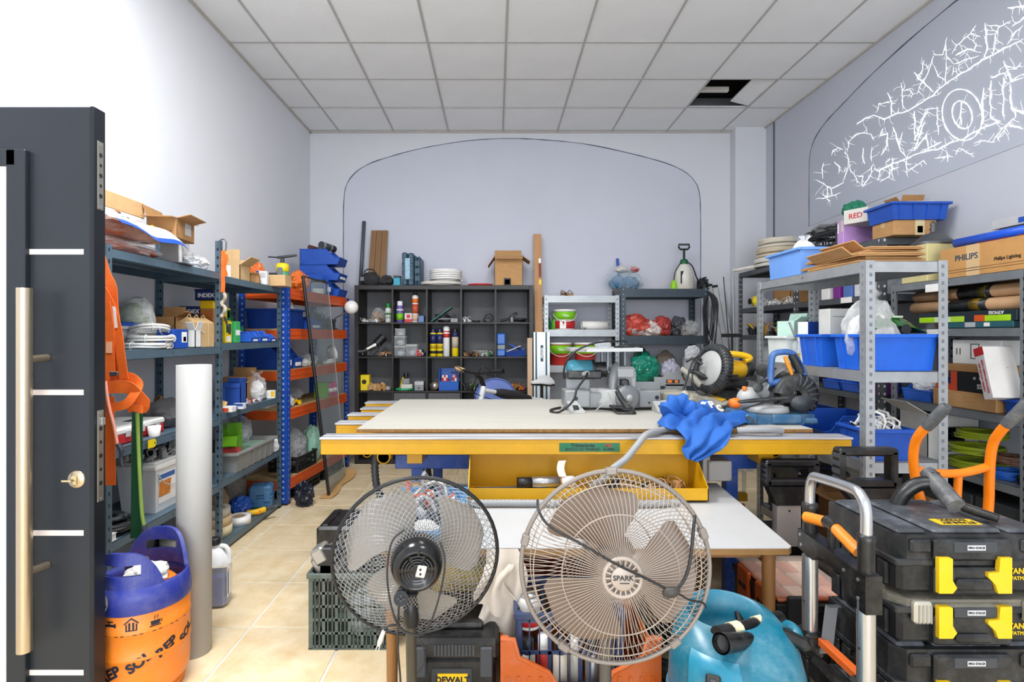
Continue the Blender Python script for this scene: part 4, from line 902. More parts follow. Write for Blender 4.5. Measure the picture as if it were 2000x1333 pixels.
MB(WHITE).lathe([(0, -.012), (.05, -.008), (.085, .01), (.088, .018), (.08, .016), (.045, .0), (0, -.004)], n=28).b('shade', t); MB(LGREY).lathe([(.012, -.008), (.012, .02), (0, .02)], n=12).b('socket', t)
for k in range(3): rod(['lowest white tube', 'white tube in the middle', 'white tube on top'][k] + ' in front of the round lampshade', rb(.88 + .02 * k, .06 + .03 * (k % 2), z + .013 + .02 * (k // 2)), rb(1.10 - .02 * k, .045 + .03 * (k % 2), z + .013 + .02 * (k // 2)), .012, WHITE, 'tube', 'tube', group='white tubes')
z = .747
carton('flat white carton at the near end of the fourth rack shelf', rb(.16, .28, z), RB, .26, .18, .05, WHITE)
bag('white paper bag on the fourth rack shelf next to the yellow tools', rb(.14, .08, z), RB, .16, .13, .11, mat('#dcdad6', .6, b=.4), None, 53)
for k, (u, l) in enumerate(((.27, 'yellow and black clamp lying nearest the white paper bag'), (.35, 'yellow and black clamp lying behind the first one, by the pane'))):
    t = T('clamp', l, 'tool', rb(u, .07, z + .018), RB + .5 * k); MB(YEL).tube([(-.07, 0, 0), (.02, 0, .02), (.05, -.01, .0)], .016, n=8).b('body', t); MB(BLACK).box((.04, -.02, -.015), (.075, .01, .03), bev=.004).b('jaw', t)
bag('clear bag of grey fittings behind the yellow clamps', rb(.45, .20, z), RB, .28, .2, .14, CLR, [GREY], 55)
carton('lime green box at the far end of the fourth rack shelf', rb(.86, .10, z), RB, .1, .1, .14, LIME, tape=False)
for k, u in enumerate((.97, 1.06)): can(['pink tin next to the lime green box', 'pink tin farther back at the rack corner'][k], rb(u, .07, z), .04, .125, PINK, None, [(.3, .6, PAPER)], name='tin', cat='tin', group='pink tins')
bag('mint green bag seen through the glass pane on the low rack shelf', rb(.66, .10, .195), RB, .2, .16, .33, mat('#9cc9b4', .4, v=.1), None, 57, amp=.16)
z = .195
t = T('cup_stack', 'tall stack of white cups behind the near blue post', 'cups', rb(.14, .09, z))
for k in range(12): MB(WHITE).lathe([(.036, .0), (.047, .058), (.05, .06), (.046, .055), (.034, .004)], n=18).b('cup', t, (0, 0, .024 * k))
lattice_crate('black wire crate on the lowest rack shelf behind the cups', rb(.40, .15, z), RB, .36, .26, .13, BLACK, nz=2)
bag('large crumpled clear bag lying in the black wire crate', rb(.40, .16, z + .03), RB, .34, .24, .32, clear('#d7dadc', .4), [GREY, LGREY], 59)
lattice_crate('low black crate on the floor under the blue rack', rb(.42, .16, 0), RB, .46, .28, .10, BLACK, nz=2)
lattice_crate('second low black crate on the floor farther under the rack', rb(.95, .16, 0), RB, .42, .28, .10, BLACK, nz=2)
bag('black bin bag slumped on the floor before the blue post', (-1.49, 4.26, 0), 0, .16, .15, .20, mat('#1d2230', .25, v=.2), None, 61, amp=.4, freq=3)
# leaning glass pane with a black edge strip, standing on cardboard
t = T('glass_sheet', 'tall sheet of glass with a black edge leaning on the blue rack', 'glass', (-1.38, 4.80, .012))
o = V((1.38, -4.80, -.012)); BL, BRt, TR, TL = [V(p) + o for p in ((-1.373, 4.49, .021), (-1.405, 5.11, .021), (-1.535, 5.0, 1.80), (-1.585, 4.49, 1.815))]
nn = (BRt - BL).cross(TL - BL).normalized() * .008
gl = clear('#c4cfd2', .03, .03, 3., .2); q = [BL, BRt, TR, TL]
MB(gl).add(q + [p + nn for p in q], [(0, 1, 2, 3), (7, 6, 5, 4), (0, 4, 5, 1), (1, 5, 6, 2), (2, 6, 7, 3), (3, 7, 4, 0)]).b('pane', t)
MB(BLACK).tube([BL + nn * .5, TL + nn * .5], .014, n=4).b('edge_strip', t); MB(LGREY).tube([BRt + nn * .5, TR + nn * .5], .004, n=4).b('edge_strip', t); MB(BLACK).tube([TL + nn * .5, TR + nn * .5], .007, n=4).b('edge_strip', t)
m = MB(); kf = mat('#c49a62', .8, v=.1)
m.sheet([[(-1.43 + .015 * math.sin(i) + .10 * k, 4.44 + .08 * i, .002 + (.006 + .008 * abs(math.sin(i * 1.7))) * (k == 0 or k == 1) + .035 * (i > 8) * (i - 8) / 2) for k in range(2)] for i in range(11)], kf, .004)
tag(m.b('cardboard_sheet'), 'torn strip of cardboard on the floor under the leaning glass', 'cardboard')
# ---- on the floor by the door ----
def wrapz(o, r, c=(0, 0), a0=0.):
    """bend a flat child drawn in x-z onto an upright cylinder of radius r"""
    for v in o.data.vertices:
        p = v.co; a = p.x / r + a0; rr = r - p.y
        v.co = (c[0] + rr * math.sin(a), c[1] - rr * math.cos(a), p.z)
    return o
def flat2(polys, mt, par, name, r, a0, z0, s_, th=.0012):
    m = MB(mt)
    for pl in polys:
        n = len(pl); m.add([(x * s_, -th, z0 + y * s_) for x, y in pl], [list(range(n))])
    return wrapz(m.b(name, par), r, a0=a0)
def gas_bottle():
    t = T('gas_bottle', 'orange and blue gas bottle with printed lettering standing by the door', 'gas bottle', (-1.337, 2.08, 0))
    og = mat('#ee8420', .42, v=.06, dust=.12); bl = mat('#27348c', .42, v=.08, dust=.15); R_ = .155; ink = mat('#171a2e', .6)
    MB(mat('#d8741a', .5)).lathe([(.12, 0), (.135, .0), (.14, .03), (.125, .04)], n=36).b('foot_ring', t)
    MB(og).lathe([(.10, .02), (.14, .035), (.153, .06), (R_, .10), (R_, .168), (R_ + .003, .172), (R_ + .003, .18), (R_, .184), (R_, .262), (R_ + .003, .266), (R_ + .003, .272), (R_, .276), (R_, .335), (.150, .345), (.10, .40), (.03, .43), (0, .43)], n=48).b('body', t)
    MB(bl).lathe([(R_ + .002, .335), (R_ + .005, .345), (R_ + .004, .38), (.150, .425), (.142, .43), (.146, .38), (R_ - .004, .345)], n=48).b('collar', t)
    for sg, zt in ((-1, .55), (1, .56)):
        def hr(a, z): r = .152 - max(0, z - .40) * .12; return (r * math.sin(a), sg * r * math.cos(a), z)
        A = 1.02; top = lambda a: .425 + (zt - .425) * max(0, 1 - (abs(a) / A) ** 3.2) ** .8
        m = MB(bl); N = 24
        sl = .52; lo = lambda a: .468 if abs(a) < sl else None
        aa = [-A + 2 * A * i / N for i in range(N + 1)]
        for i in range(N):
            a, b = aa[i], aa[i + 1]; mid = abs((a + b) / 2) < sl
            for (z0, z1) in (((.415, .47), ('c', None)) if mid else ((.415, None),)):
                if z0 == 'c': za0, za1 = min(top(a) - .004, .508), min(top(b) - .004, .508); zb0, zb1 = top(a), top(b)
                else: za0 = za1 = z0; zb0, zb1 = (z1, z1) if z1 else (top(a), top(b))
                P = [V(hr(a, za0)), V(hr(b, za1)), V(hr(b, zb1)), V(hr(a, zb0))]
                inn = [p * 1 - V((p.x, p.y, 0)).normalized() * .014 for p in P]
                m.add(P + inn, [(0, 1, 2, 3), (7, 6, 5, 4), (0, 4, 5, 1), (1, 5, 6, 2), (2, 6, 7, 3), (3, 7, 4, 0)])
        m.b('handle', t)
    MB(mat('#b8a05a', .35, .8)).lathe([(.028, .42), (.028, .45), (.018, .455), (.018, .48), (.012, .485), (0, .485)], n=18).b('valve', t)
    MB(mat('#d8d6d0', .5, b=.5, bs=20)).blob((.03, -.03, .41), (.17, .15, .07), amp=.35, seed=3, sub=3, sharp=1.5).b('seal_film', t)
    # printing on the metal
    text_ = [(-.10, .105, .5, 'REPSOL', .064, -.02), ]
    for k, (a0, body, sz, zz, rt) in enumerate(((-.82, 'SOL', .048, .125, .4), (-.14, 'REP', .05, .13, .5), (.48, 'SOL', .047, .165, .55), (1.05, 'REP', .046, .19, .5), (-1.45, 'REP', .048, .12, .4), (1.65, 'SOL', .046, .20, .5))):
        o = text(t, body, sz, (0, 0, 0), (0, 0, 0), ink, bold=.0022, ext=0, sx=1)
        c, s_ = math.cos(rt), math.sin(rt)
        for v in o.data.vertices: x, y = v.co.x, v.co.y; v.co = (x * c - y * s_, -.0016, zz + x * s_ + y * c)
        wrapz(o, R_, a0=a0)
    for k in range(26):
        a0 = -1.6 + .125 * k; flat2([[(-.5, -.12), (.5, -.12), (.5, .12), (-.5, .12)]], ink if k % 3 else mat('#c9691a'), t, 'dash_print', R_ + .003, a0, .2685, .012 if k % 3 else .008)
    th = [[(-.5, 0), (.5, 0), (.5, .5), (-.5, .5)], [(-.6, .5), (-.3, .45), (.3, .45), (.6, .5), (.75, .75), (.6, 1), (.3, 1.1), (0, 1.2), (-.3, 1.1), (-.6, 1), (-.75, .75)]]
    tap = [[(-.9, .5), (.5, .5), (.5, .8), (-.9, .8)], [(-.9, .1), (-.6, .1), (-.6, .8), (-.9, .8)], [(-.2, .8), (.0, .8), (.0, 1.1), (-.2, 1.1)], [(-.5, 1.05), (.4, 1.05), (.4, 1.2), (-.5, 1.2)], [(.5, .4), (.75, .4), (.75, .9), (.5, .9)]] + [[(-.95 + .15 * i, -.3), (-.9 + .15 * i, -.3), (-.9 + .15 * i, 0), (-.95 + .15 * i, 0)] for i in range(4)]
    house = [[(-.8, .5), (0, 1.2), (.8, .5), (.7, .4), (0, 1.0), (-.7, .4)], [(-.6, -.3), (-.45, -.3), (-.45, .5), (-.6, .4)], [(.45, -.3), (.6, -.3), (.6, .4), (.45, .5)], [(-.3, -.3), (-.1, -.3), (-.1, .6), (-.3, .6)], [(.1, -.3), (.3, -.3), (.3, .6), (.1, .6)], [(-.6, -.4), (.6, -.4), (.6, -.28), (-.6, -.28)]]
    cup = [[(-.5, 0), (.5, 0), (.6, .6), (-.6, .6)], [(-.7, -.2), (.7, -.2), (.7, -.05), (-.7, -.05)], [(.6, .15), (.85, .2), (.85, .5), (.6, .55), (.6, .45), (.75, .42), (.75, .28), (.6, .25)], [(-.2, .8), (-.1, .8), (0, 1.3), (-.1, 1.3)], [(.15, .8), (.25, .8), (.35, 1.3), (.25, 1.3)]]
    for a0, ic, nm, sc_ in ((-.62, th, 'chef_hat_print', .028), (-.12, tap, 'tap_print', .028), (.33, house, 'house_print', .03), (.80, cup, 'cup_print', .026)): flat2(ic, ink, t, nm, R_ + .001, a0, .288 if ic != house else .295, sc_)
    lg = flat2([[(.5 * math.sin(a) * (1 if math.cos(a) < .4 else 1.05), .5 * math.cos(a)) for a in [2 * PI * i / 24 for i in range(24)]]], WHITE, t, 'badge', R_ + .004, -.42, .385, .085)
    flat2([[(.4 * math.sin(a), .3 + .28 * math.cos(a)) for a in [PI * (-.5 + i / 10) for i in range(11)]]], ORANGE, lg, 'emblem', R_ + .005, -.42, .385, .045); flat2([[(-.4, .28), (.4, .28), (.25, .08), (-.25, .08)]], RED, lg, 'emblem', R_ + .005, -.42, .385, .045)
    o = text(lg, 'REPSOL', .014, (0, 0, 0), (0, 0, 0), ink, bold=.0006, ext=0)
    for v in o.data.vertices: v.co = (v.co.x, -.0018, .372 + v.co.y)
    wrapz(o, R_ + .005, a0=-.42)
gas_bottle()
t = T('paper_tube', 'tall white tube standing on the floor by the gas bottle', 'tube', (-1.268, 2.302, 0))
MB(mat('#a6a5a3', .55, v=.02)).lathe([(.062, .0), (.067, 0), (.067, 1.205), (.062, 1.205), (.062, 0)], n=40).b('tube', t); MB(mat('#c9c7c3', .7)).lathe([(.0615, .002), (.0615, 1.203)], n=40).b('lining', t)
def jug():
    t = T('canister', 'white canister half full of blue liquid on the floor behind the tube', 'canister', (-1.385, 2.70, 0), .2)
    cl = clear('#eef0f2', .22, .2, edge=.2); x, y = .068, .055
    MB(mat('#2b3c86', .15, v=.06)).box((-x + .004, -y + .004, .004), (x - .004, y - .004, .165), bev=.015).b('liquid', t)
    MB(cl).box((-x, -y, 0), (x, y, .22), bev=.02).b('body', t); MB(mat('#e6e8ea', .4)).lathe([(.066, .205), (.06, .24), (.035, .275), (.024, .285), (.024, .30)], n=22, sy=.8).b('shoulder', t)
    MB(mat('#e6e8ea', .4)).tube(spl([(.0, 0, .285), (.045, 0, .285), (.065, 0, .25), (.064, 0, .20)], 4), .012, n=8).b('handle', t)
    MB(BLACK).lathe([(.026, .298), (.027, .30), (.027, .325), (.024, .33), (0, .33)], n=18).b('cap', t)
    lb = MB(PAPER).box((x - .001, -.045, .05), (x + .001, .045, .19)).b('label', t); MB(INK).box((x, -.04, .06), (x + .0015, -.025, .17)).b('print', lb); MB(ORANGE).cyl((x, -.033, .18), (x + .0015, -.033, .18), .008).b('print', lb)
jug()
def harness():
    t = T('safety_harness', 'orange safety harness hanging from the shelving behind the open door', 'harness', (-1.66, 2.27, 1.62)); o = V((1.66, -2.27, -1.62))
    om = mat('#e9691c', .65, v=.08, sc=30); Yh = 2.27
    def strap(pts, wpx, dy=0., nm='strap', mt=om):
        P = spl([P3(x, y, Yh + dz + dy) + o for x, y, dz in pts], 5); w = wpx / F * Yh / 2; rows = []
        for i, p in enumerate(P):
            a = P[max(i - 1, 0)]; b = P[min(i + 1, len(P) - 1)]; d = (b - a).normalized(); s_ = d.cross(V((0, 1, 0))); s_ = s_.normalized() if s_.length > .05 else V((1, 0, 0))
            rows.append([p - s_ * w, p + s_ * w])
        b = MB(mt).sheet(rows, mt, .004).b(nm, t)
        for k in (-.82, .82):
            MB(mat('#7a3410', .8)).tube([(r[0] + r[1]) / 2 + (r[1] - r[0]) / 2 * k + V((0, -.0035, 0)) for r in rows], .0007, n=4).b('stitching', b)
        return b
    strap([(196, 500, .02), (207, 535, .01), (219, 562, 0), (222, 600, 0), (227, 640, 0), (232, 690, 0), (236, 742, 0)], 19)
    strap([(196, 560, -.02), (214, 592, -.02), (229, 640, -.02), (236, 690, -.02), (243, 742, -.015)], 17)
    strap([(204, 590, -.03), (212, 640, -.03), (213, 700, -.03), (216, 760, -.03)], 22)
    strap([(203, 760, -.04), (225, 756, -.05), (252, 758, -.05), (268, 772, -.03), (284, 790, -.02)], 24); strap([(203, 800, -.045), (225, 795, -.055), (246, 790, -.055), (262, 772, -.045), (272, 752, -.02), (258, 738, 0), (240, 735, .01)], 17)
    strap([(250, 800, -.03), (262, 796, -.03), (282, 800, -.02), (286, 782, -.02)], 15)
    strap([(214, 775, -.03), (214, 830, -.03), (216, 890, -.03), (217, 948, -.03)], 19); strap([(207, 640, -.01), (206, 700, -.01), (209, 760, -.01)], 14)
    bm_ = mat('#6b6e72', .35, .7)
    MB(bm_).box(P3(213, 735, Yh - .045) + o, P3(233, 726, Yh - .035) + o, bev=.002).b('buckle', t); MB(STEEL).tube([P3(x, y, Yh - .02) + o for x, y in ((282, 806), (291, 786), (287, 780), (278, 800))], .003, n=6, closed=True).b('buckle', t)
    MB(mat('#e8a08a', .6)).tube(spl([P3(x, y, Yh - .06) + o for x, y in ((206, 745), (212, 790), (222, 830), (230, 872))], 5), .006, n=8).b('lanyard', t)
    MB(mat('#3a3e46', .4)).tube(spl([P3(x, y, Yh - .06) + o for x, y in ((230, 868), (237, 880), (236, 895), (239, 912))], 4), [.010] * 6 + [.007] * 7, n=8).b('snap_hook', t)
    MB(mat('#f1eeea', .5)).add([P3(x, y, Yh - .026) + o for x, y in ((219, 598), (226, 600), (230, 640), (224, 642))], [(0, 1, 2, 3)]).b('reflective_patch', t)
    MB(mat('#f0b48c', .6)).box(P3(207, 690, Yh - .036) + o, P3(219, 668, Yh - .0345) + o).b('sewn_label', t)
    strap([(269, 806, .02), (268, 900, .02), (267, 1000, .02), (266, 1052, .02)], 21, nm='webbing', mt=mat('#12502f', .7, v=.08)); MB(mat('#8fae52', .7, v=.15)).tube(spl([P3(x, y, Yh - .005) + o for x, y in ((268, 800), (270, 860), (273, 930), (277, 1000), (282, 1030))], 5), .0075, n=8).b('green_rope', t)
    MB(mat('#4a4e55', .4)).tube([P3(x, y, Yh - .01) + o for x, y in ((266, 772), (268, 790), (269, 806))], .009, n=8).tube([P3(x, y, Yh - .005) + o for x, y in ((281, 1026), (285, 1044))], .011, n=8).b('snap_hook', t)
harness()
# ---- back wall: bookcase contents, low shelves, planks, bicycle ----------------------
def BC(j, i, a, b, top, D=.14, Yf=5.69): return FS(BKZ[j] + .001, a, b, top, D, Yf)
def bc(j, px, Y=5.76): return fr(px, Y, BKZ[j] + .001)
SP = 5.72 / F
bag('clear bag of brown fittings in the top left cube of the bookcase', *BC(0, 0, 720, 751, 600, .2), mt=CLR, inside=[KRAFT2, mat('#7a5a3c', .7)], seed=3)
pile('white plastic scraps and washers in the top left cube', (fx(722, 5.69), 5.70, BKZ[0] + .001), 0, .2, .07, .03, [WHITE, LGREY, OFFW], 40, .025, 21)
can('white spray can with a green cap in the top left cube', bc(0, 758.5), .032, .20, mat('#e9ebe6', .35), GREEN, [(.2, .6, mat('#cfe3cf')), (.4, .5, GREEN)], capf=.22)
can('purple and green spray can in the second cube of the top row', bc(0, 781), .037, .225, mat('#6a58a8', .35), mat('#e6e6ee', .35), [(.12, .42, LIME), (.55, .62, WHITE)], capf=.2)
carton('red and white printed box lying between two cans in the top row', *BC(0, 1, 790, 804, 612, .15), col=mat('#d9d4d4', .5), tape=False, stick=[(0, 1, 0, .35, RED), (.3, .8, .45, .85, RED)])
can('tall orange and white foam can with a black top in the top row', bc(0, 811), .033, .31, mat('#e8e2da', .35), BLACK, [(.05, .25, mat('#d9b49a')), (.3, .62, mat('#c8583a')), (.66, .8, ORANGE)], capf=.07)
carton('small clear blue box at the right of the second top cube', *BC(0, 1, 817, 828, 617, .1), col=mat('#4a6ea4', .3), tape=False)
board('green hardback folder leaning in the middle cube of the top row', bc(0, 844, 5.8) + V((0, 0, .008)), (.012, .2, .26), (0, .95, 0), mat('#1d6b52', .4), 'folder', 'folder')
for k in range(4):
    coil(['black cable hank lowest in the middle top cube', 'grey cable hank in the middle top cube', 'black cable hank over the grey one in the top row', 'dark cable ring leaning topmost in the middle top cube'][k], bc(0, 872 - 3 * k, 5.80) + V((0, 0, .022 * k)), k, .085 - .006 * k, .006, 3, [BLACK, GREY, BLACK, DGREY][k], 2, seed=k + 11, sx=1, group='cable hanks in the bookcase')
carton('small grey power supply at the front of the middle top cube', *BC(0, 2, 880, 894, 622, .06), col=GREY, tape=False)
pile('white plugs and connectors in the fourth cube of the top row', bc(0, 912, 5.72), 0, .09, .1, .035, [WHITE, LGREY], 22, .026, 23)
coil('small black lead lying beside the white plugs', bc(0, 930, 5.74), 0, .04, .005, 3, BLACK, 2, seed=31)
t = T('charger', 'black charger with a curled lead in the fourth top cube', 'charger', bc(0, 953, 5.74))
MB(BLACK).box((-.03, -.02, 0), (.03, .02, .045), bev=.006).b('body', t); MB(BLACK).tube(spl([(.03, 0, .01), (.055, 0, .04), (.02, -.01, .09), (-.03, 0, .06), (-.05, 0, .014), (-.02, -.03, .012)], 5), .006, n=7).b('cord', t); MB(BLACK).box((-.012, -.01, .045), (.012, .01, .12), bev=.003).b('plug', t)
t = T('shower_fitting', 'black tap fitting with hoses in the top right cube of the bookcase', 'fitting', bc(0, 998, 5.76))
MB(BLACK).tube(spl([(-.11, 0, .015), (-.05, 0, .03), (0, 0, .05), (.04, 0, .09), (.07, 0, .10)], 5), .012, n=8).b('hose', t); MB(DSTEEL).lathe([(.03, 0), (.032, .05), (.02, .07), (0, .075)], n=16, c=(.01, 0, 0)).b('body', t); MB(BLACK).box((-.01, -.02, .06), (.05, .02, .085), bev=.004).b('lever', t)
coil('flat black webbing roll at the right of the top right cube', bc(0, 1016, 5.76), 0, .06, .011, 2, BLACK, 2, seed=33, name='webbing_roll')
# second row
t = T('angle_grinder', 'silver and black drill lying across the left cube of the second row', 'tool', bc(1, 728, 5.71) + V((0, 0, .042)), 0)
MB(BLACK).cyl((.03, .02, .08), (.10, .06, .16), .045).b('motor', t); MB(CHROME).cyl((-.06, 0, .035), (.03, .02, .08), .03, r1=.038).b('gearbox', t); MB(STEEL).tube([(-.06, 0, .035), (-.085, -.055, .012), (-.13, -.10, .012)], [.018, .012, .014], n=8).b('spindle', t); MB(BLACK).tube(spl([(.02, -.03, .05), (-.02, -.06, -.03), (.01, -.07, -.03), (.06, -.03, .02), (.07, 0, .08)], 5), .006, n=6).b('cord', t); MB(CHROME).cyl((-.10, -.04, .01), (-.09, -.06, -.025), .008).b('bolt', t)
pile('tan and orange screws and plugs behind the drill', bc(1, 752, 5.75), 0, .12, .15, .05, [KRAFT2, ORANGE, OFFW, BLACK], 36, .03, 25)
for k, (a, b, tp, zz, dz) in enumerate(((770, 792, 674, 0, 0), (770, 791, 655, .112, 0), (793, 814, 672, 0, 0), (771, 790, 640, .214, .05))):
    lo = BC(1, 1, a, b, tp, .13)
    h_ = (.11, .10, .125, .075)[k]
    t = T('parts_box', ['clear parts box at the bottom of the stack in the second row', 'clear parts box in the middle of the stack', 'clear parts box standing alone beside the stack', 'clear parts box at the top of the stack in the second row'][k], 'box', lo[0] + V((0, 0, zz)), dz, 'clear parts boxes')
    w_, d_ = lo[2], .13; MB(CLRBOX).box((-w_ / 2, -d_ / 2, 0), (w_ / 2, d_ / 2, h_ * .84), bev=.004).b('body', t); MB(clear('#ffffff', .35, .2)).box((-w_ / 2 - .002, -d_ / 2 - .002, h_ * .84), (w_ / 2 + .002, d_ / 2 + .002, h_), bev=.003).b('lid', t); MB(LGREY).blob((0, 0, .004), (w_ * .8, d_ * .8, h_ * .55), amp=.4, seed=k, sub=2, sharp=1.6).b('contents', t)
for k in range(3): rod(['white tube with a red end lowest in the second row', 'white tube with a red end beside the lowest one', 'white tube with a red end lying on the other two'][k], fr(815 + 5 * (k % 2), 5.70, BKZ[1] + .022 + .03 * (k // 2)), fr(825 + 4 * (k % 2), 5.86, BKZ[1] + .022 + .03 * (k // 2)), .018, WHITE, 'tube', 'tube', wraps=[(0, .12, RED)], group='white tubes with red ends')
for k, px in enumerate((846, 859)):
    can(['navy and yellow foam can at the left of the middle cube', 'navy and yellow foam can between its twin and the white can'][k], bc(1, px, 5.74), .034, .29, YEL2, mat('#23264a', .35), [(.45, .8, mat('#262a5c', .35)), (.1, .2, INK), (.28, .4, mat('#b59c12'))], capf=.14, group='foam cans in the middle cube')
can('slim white can with a red band in the middle cube', bc(1, 872, 5.73), .034, .315, mat('#e6e6e6', .35), None, [(.62, .75, RED), (.8, .84, RED)], nozzle=False)
can('yellow foam can with a black top at the right of the middle cube', bc(1, 889, 5.74), .035, .29, YEL2, BLACK, [(.3, .7, mat('#c4b7a2')), (.7, .86, mat('#262a5c'))], capf=.13)
pile('dark and copper plumbing bits in the fourth cube of the second row', bc(1, 921, 5.72), 0, .16, .1, .045, [mat('#7a4a30', .5, .5), BLACK, DSTEEL, KRAFT2], 50, .03, 27)
for k in range(5): tag(MB(OFFW).lathe([(.05, 0), (.08, .006), (.082, .01), (.05, .006), (0, .005)], n=24).b('saucer', None, bc(1, 938, 5.84) + V((0, 0, .012 * k))), ['lowest', 'second', 'third', 'fourth', 'topmost'][k] + ' of the five white saucers stacked in the second row', 'saucer', 'white saucers')
pile('clear and green wiring bits beside the saucers', bc(1, 950, 5.72), 0, .12, .09, .05, [LGREY, DGREEN, OFFW, BLACK], 40, .03, 29)
t = T('canister', 'blue canister with a clear waist in the right cube of the second row', 'canister', bc(1, 978.5, 5.76))
MB(mat('#2f6fc8', .35)).box((-.045, -.045, 0), (.045, .045, .07), bev=.01).b('base', t); MB(CLRBOX).box((-.042, -.042, .07), (.042, .042, .12), bev=.008).b('window', t); MB(mat('#2468c4', .35)).box((-.047, -.047, .12), (.047, .047, .24), bev=.012).b('lid', t)
t = T('dustpan', 'blue dustpan holding white paper in the right cube of the second row', 'dustpan', bc(1, 1007, 5.76), 0)
MB(BLUE2).add([(-.10, -.07, 0), (.10, -.07, 0), (.10, .08, 0), (-.10, .08, 0), (-.105, -.08, .05), (.105, -.08, .06), (.105, .085, .09), (-.105, .085, .07)], [(3, 2, 1, 0), (0, 1, 5, 4), (1, 2, 6, 5), (2, 3, 7, 6), (3, 0, 4, 7)]).b('pan', t); MB(WHITE).box((-.09, -.05, .05), (.08, .04, .056), M=rot3(y=-.4, t=(.0, 0, .03))).b('paper', t); MB(BLUE).cyl((.06, .02, .07), (-.06, .05, .12), .012).b('handle', t)
# third row
carton('bright yellow box with a black round logo in the lower left cube', *BC(2, 0, 704, 721, 733, .09), col=YEL2, tape=False)
tag(MB(INK).cyl((0, -.002, 0), (0, 0, 0), .024).b('round_sticker', None, bc(2, 711.5, 5.69) + V((-.001, -.001, .09))), 'round black sticker on the bright yellow box', 'sticker')
pile('thin wood offcuts piled beside the yellow box', bc(2, 738, 5.74), 0, .19, .15, .055, [KRAFT3, KRAFT, WOOD], 36, .05, 31, kinds='b')
bag('small clear packet at the right of the wood offcuts', bc(2, 757, 5.72), 0, .07, .06, .045, CLR, [LGREY], 71)
can('yellow spray can lying tilted in the second cube of the third row', bc(2, 784, 5.80) + V((0, 0, .01)), .026, .16, YEL2, BLACK, rot=(0, .3, 0))
t = T('toy_camera', 'grey and white gadget with a lens in the second cube of the third row', 'gadget', bc(2, 795, 5.76))
MB(OFFW).box((-.06, -.04, 0), (.06, .04, .06), bev=.008).b('base', t); MB(GREY).box((-.045, -.03, .06), (.03, .03, .12), bev=.008).b('body', t); MB(BLACK).lathe([(.022, 0), (.026, .04), (.02, .06)], n=16, c=(-.01, 0, .12)).b('lens', t)
coil('bright green cable loosely coiled in front of the gadget', bc(2, 790, 5.71), 0, .07, .006, 4, mat('#25a468', .4), 2, seed=35, loose=.2, sx=1.2)
carton('grey box on top of the flat one in the third row', bc(2, 820, 5.74) + V((0, 0, .055)), 0, .095, .12, .04, LGREY, tape=False); carton('flat grey box at the bottom right of the second cube', bc(2, 820, 5.74), 0, .095, .13, .054, GREY, tape=False, stick=(.35, .65, .4, .6, BLACK))
rod('tan tin lying on its side in the middle cube of the third row', fr(846, 5.68, BKZ[2] + .044), fr(856, 5.80, BKZ[2] + .042), .04, mat('#9b7d58', .4), 'tin', 'tin', caps=STEEL)
sbin('blue display bin holding red and white tubes in the third row', *BC(2, 2, 857, 896, 722, .2), col=mat('#2f69c8', .4), fronth=.42, holder=False)
for k in range(5): rod(['first', 'second', 'third', 'fourth', 'fifth'][k] + ' red and white tube from the left in the blue display bin', fr(862 + 7 * k, 5.74, BKZ[2] + .055 + .012 * (k % 2)), fr(866 + 7 * k - 4 * (k % 3), 5.79, BKZ[2] + .15), .013, [WHITE, RED, WHITE, mat('#d8c9c4'), RED][k], 'tube', 'tube', hollow=False, wraps=[(.3, .7, [RED, WHITE, RED, RED, WHITE][k])], group='tubes in the display bin')
pile('black clips and a green ball heaped in the fourth cube of the third row', bc(2, 921, 5.72), 0, .16, .12, .05, [BLACK, DGREY, LIME, BLACK], 46, .035, 37)
pile('orange and yellow wire nuts in the right cube of the third row', bc(2, 1005, 5.74), 0, .2, .15, .07, [ORANGE, YEL, mat('#a4502a'), KRAFT], 60, .028, 39)
# on top of the bookcase
z = 1.846
t = T('duffel_bag', 'small black duffel bag on the left end of the bookcase', 'bag', fr(724, 5.78, z))
cb = mat('#2a2a2c', .8, v=.2, b=.4)
MB(cb).blob((0, 0, 0), (.22, .17, .15), amp=.14, seed=4, sub=3).b('body', t); MB(cb).tube(spl([(-.06, -.04, .14), (-.03, -.05, .17), (.03, -.05, .17), (.06, -.04, .14)], 4), .007, n=6).b('strap', t); MB(cb).blob((.16, -.01, 0), (.18, .15, .12), amp=.4, seed=9, sub=3, sharp=1.6).b('pocket', t); MB(DSTEEL).box((-.09, -.088, .05), (-.05, -.082, .09)).b('patch', t)
t = T('parts_tin', 'small turquoise tin with a black lid beside the tool cases', 'tin', fr(776, 5.74, z))
MB(mat('#2b9fb8', .35)).box((-.036, -.035, 0), (.036, .035, .085), bev=.006).b('body', t); MB(DGREY).box((-.037, -.036, .085), (.037, .036, .105), bev=.004).b('lid', t)
TQ = mat('#2c4a5c', .45, v=.08)
for k, (a, b, tp, y, l) in enumerate(((785, 808, 493, 5.70, 'larger dark teal tool case standing upright on the bookcase'), (809, 821, 500, 5.74, 'narrower dark teal tool case standing behind the larger one'))):
    lo, rz, w_, d_, h_ = FS(z, a, b, tp, .28, y); t = T('tool_case', l, 'case', lo, 0, 'teal tool cases')
    MB(TQ).box((-w_ / 2, -.14, 0), (-w_ * .04, .14, h_), bev=.012).b('shell', t); MB(TQ).box((w_ * .0, -.14, 0), (w_ / 2, .14, h_ - .006), bev=.012).b('shell', t)
    for q in (.25, .5, .75): MB(TQ).box((-w_ / 2 + .004, -.146, h_ * q - .03), (w_ / 2 - .004, -.13, h_ * q + .03), bev=.004).b('rib', t)
    if k == 0: MB(mat('#8fb7cf', .4, v=.5, sc=60)).box((-w_ * .22, -.1475, h_ * .2), (w_ * .18, -.146, h_ * .82)).b('label', t)
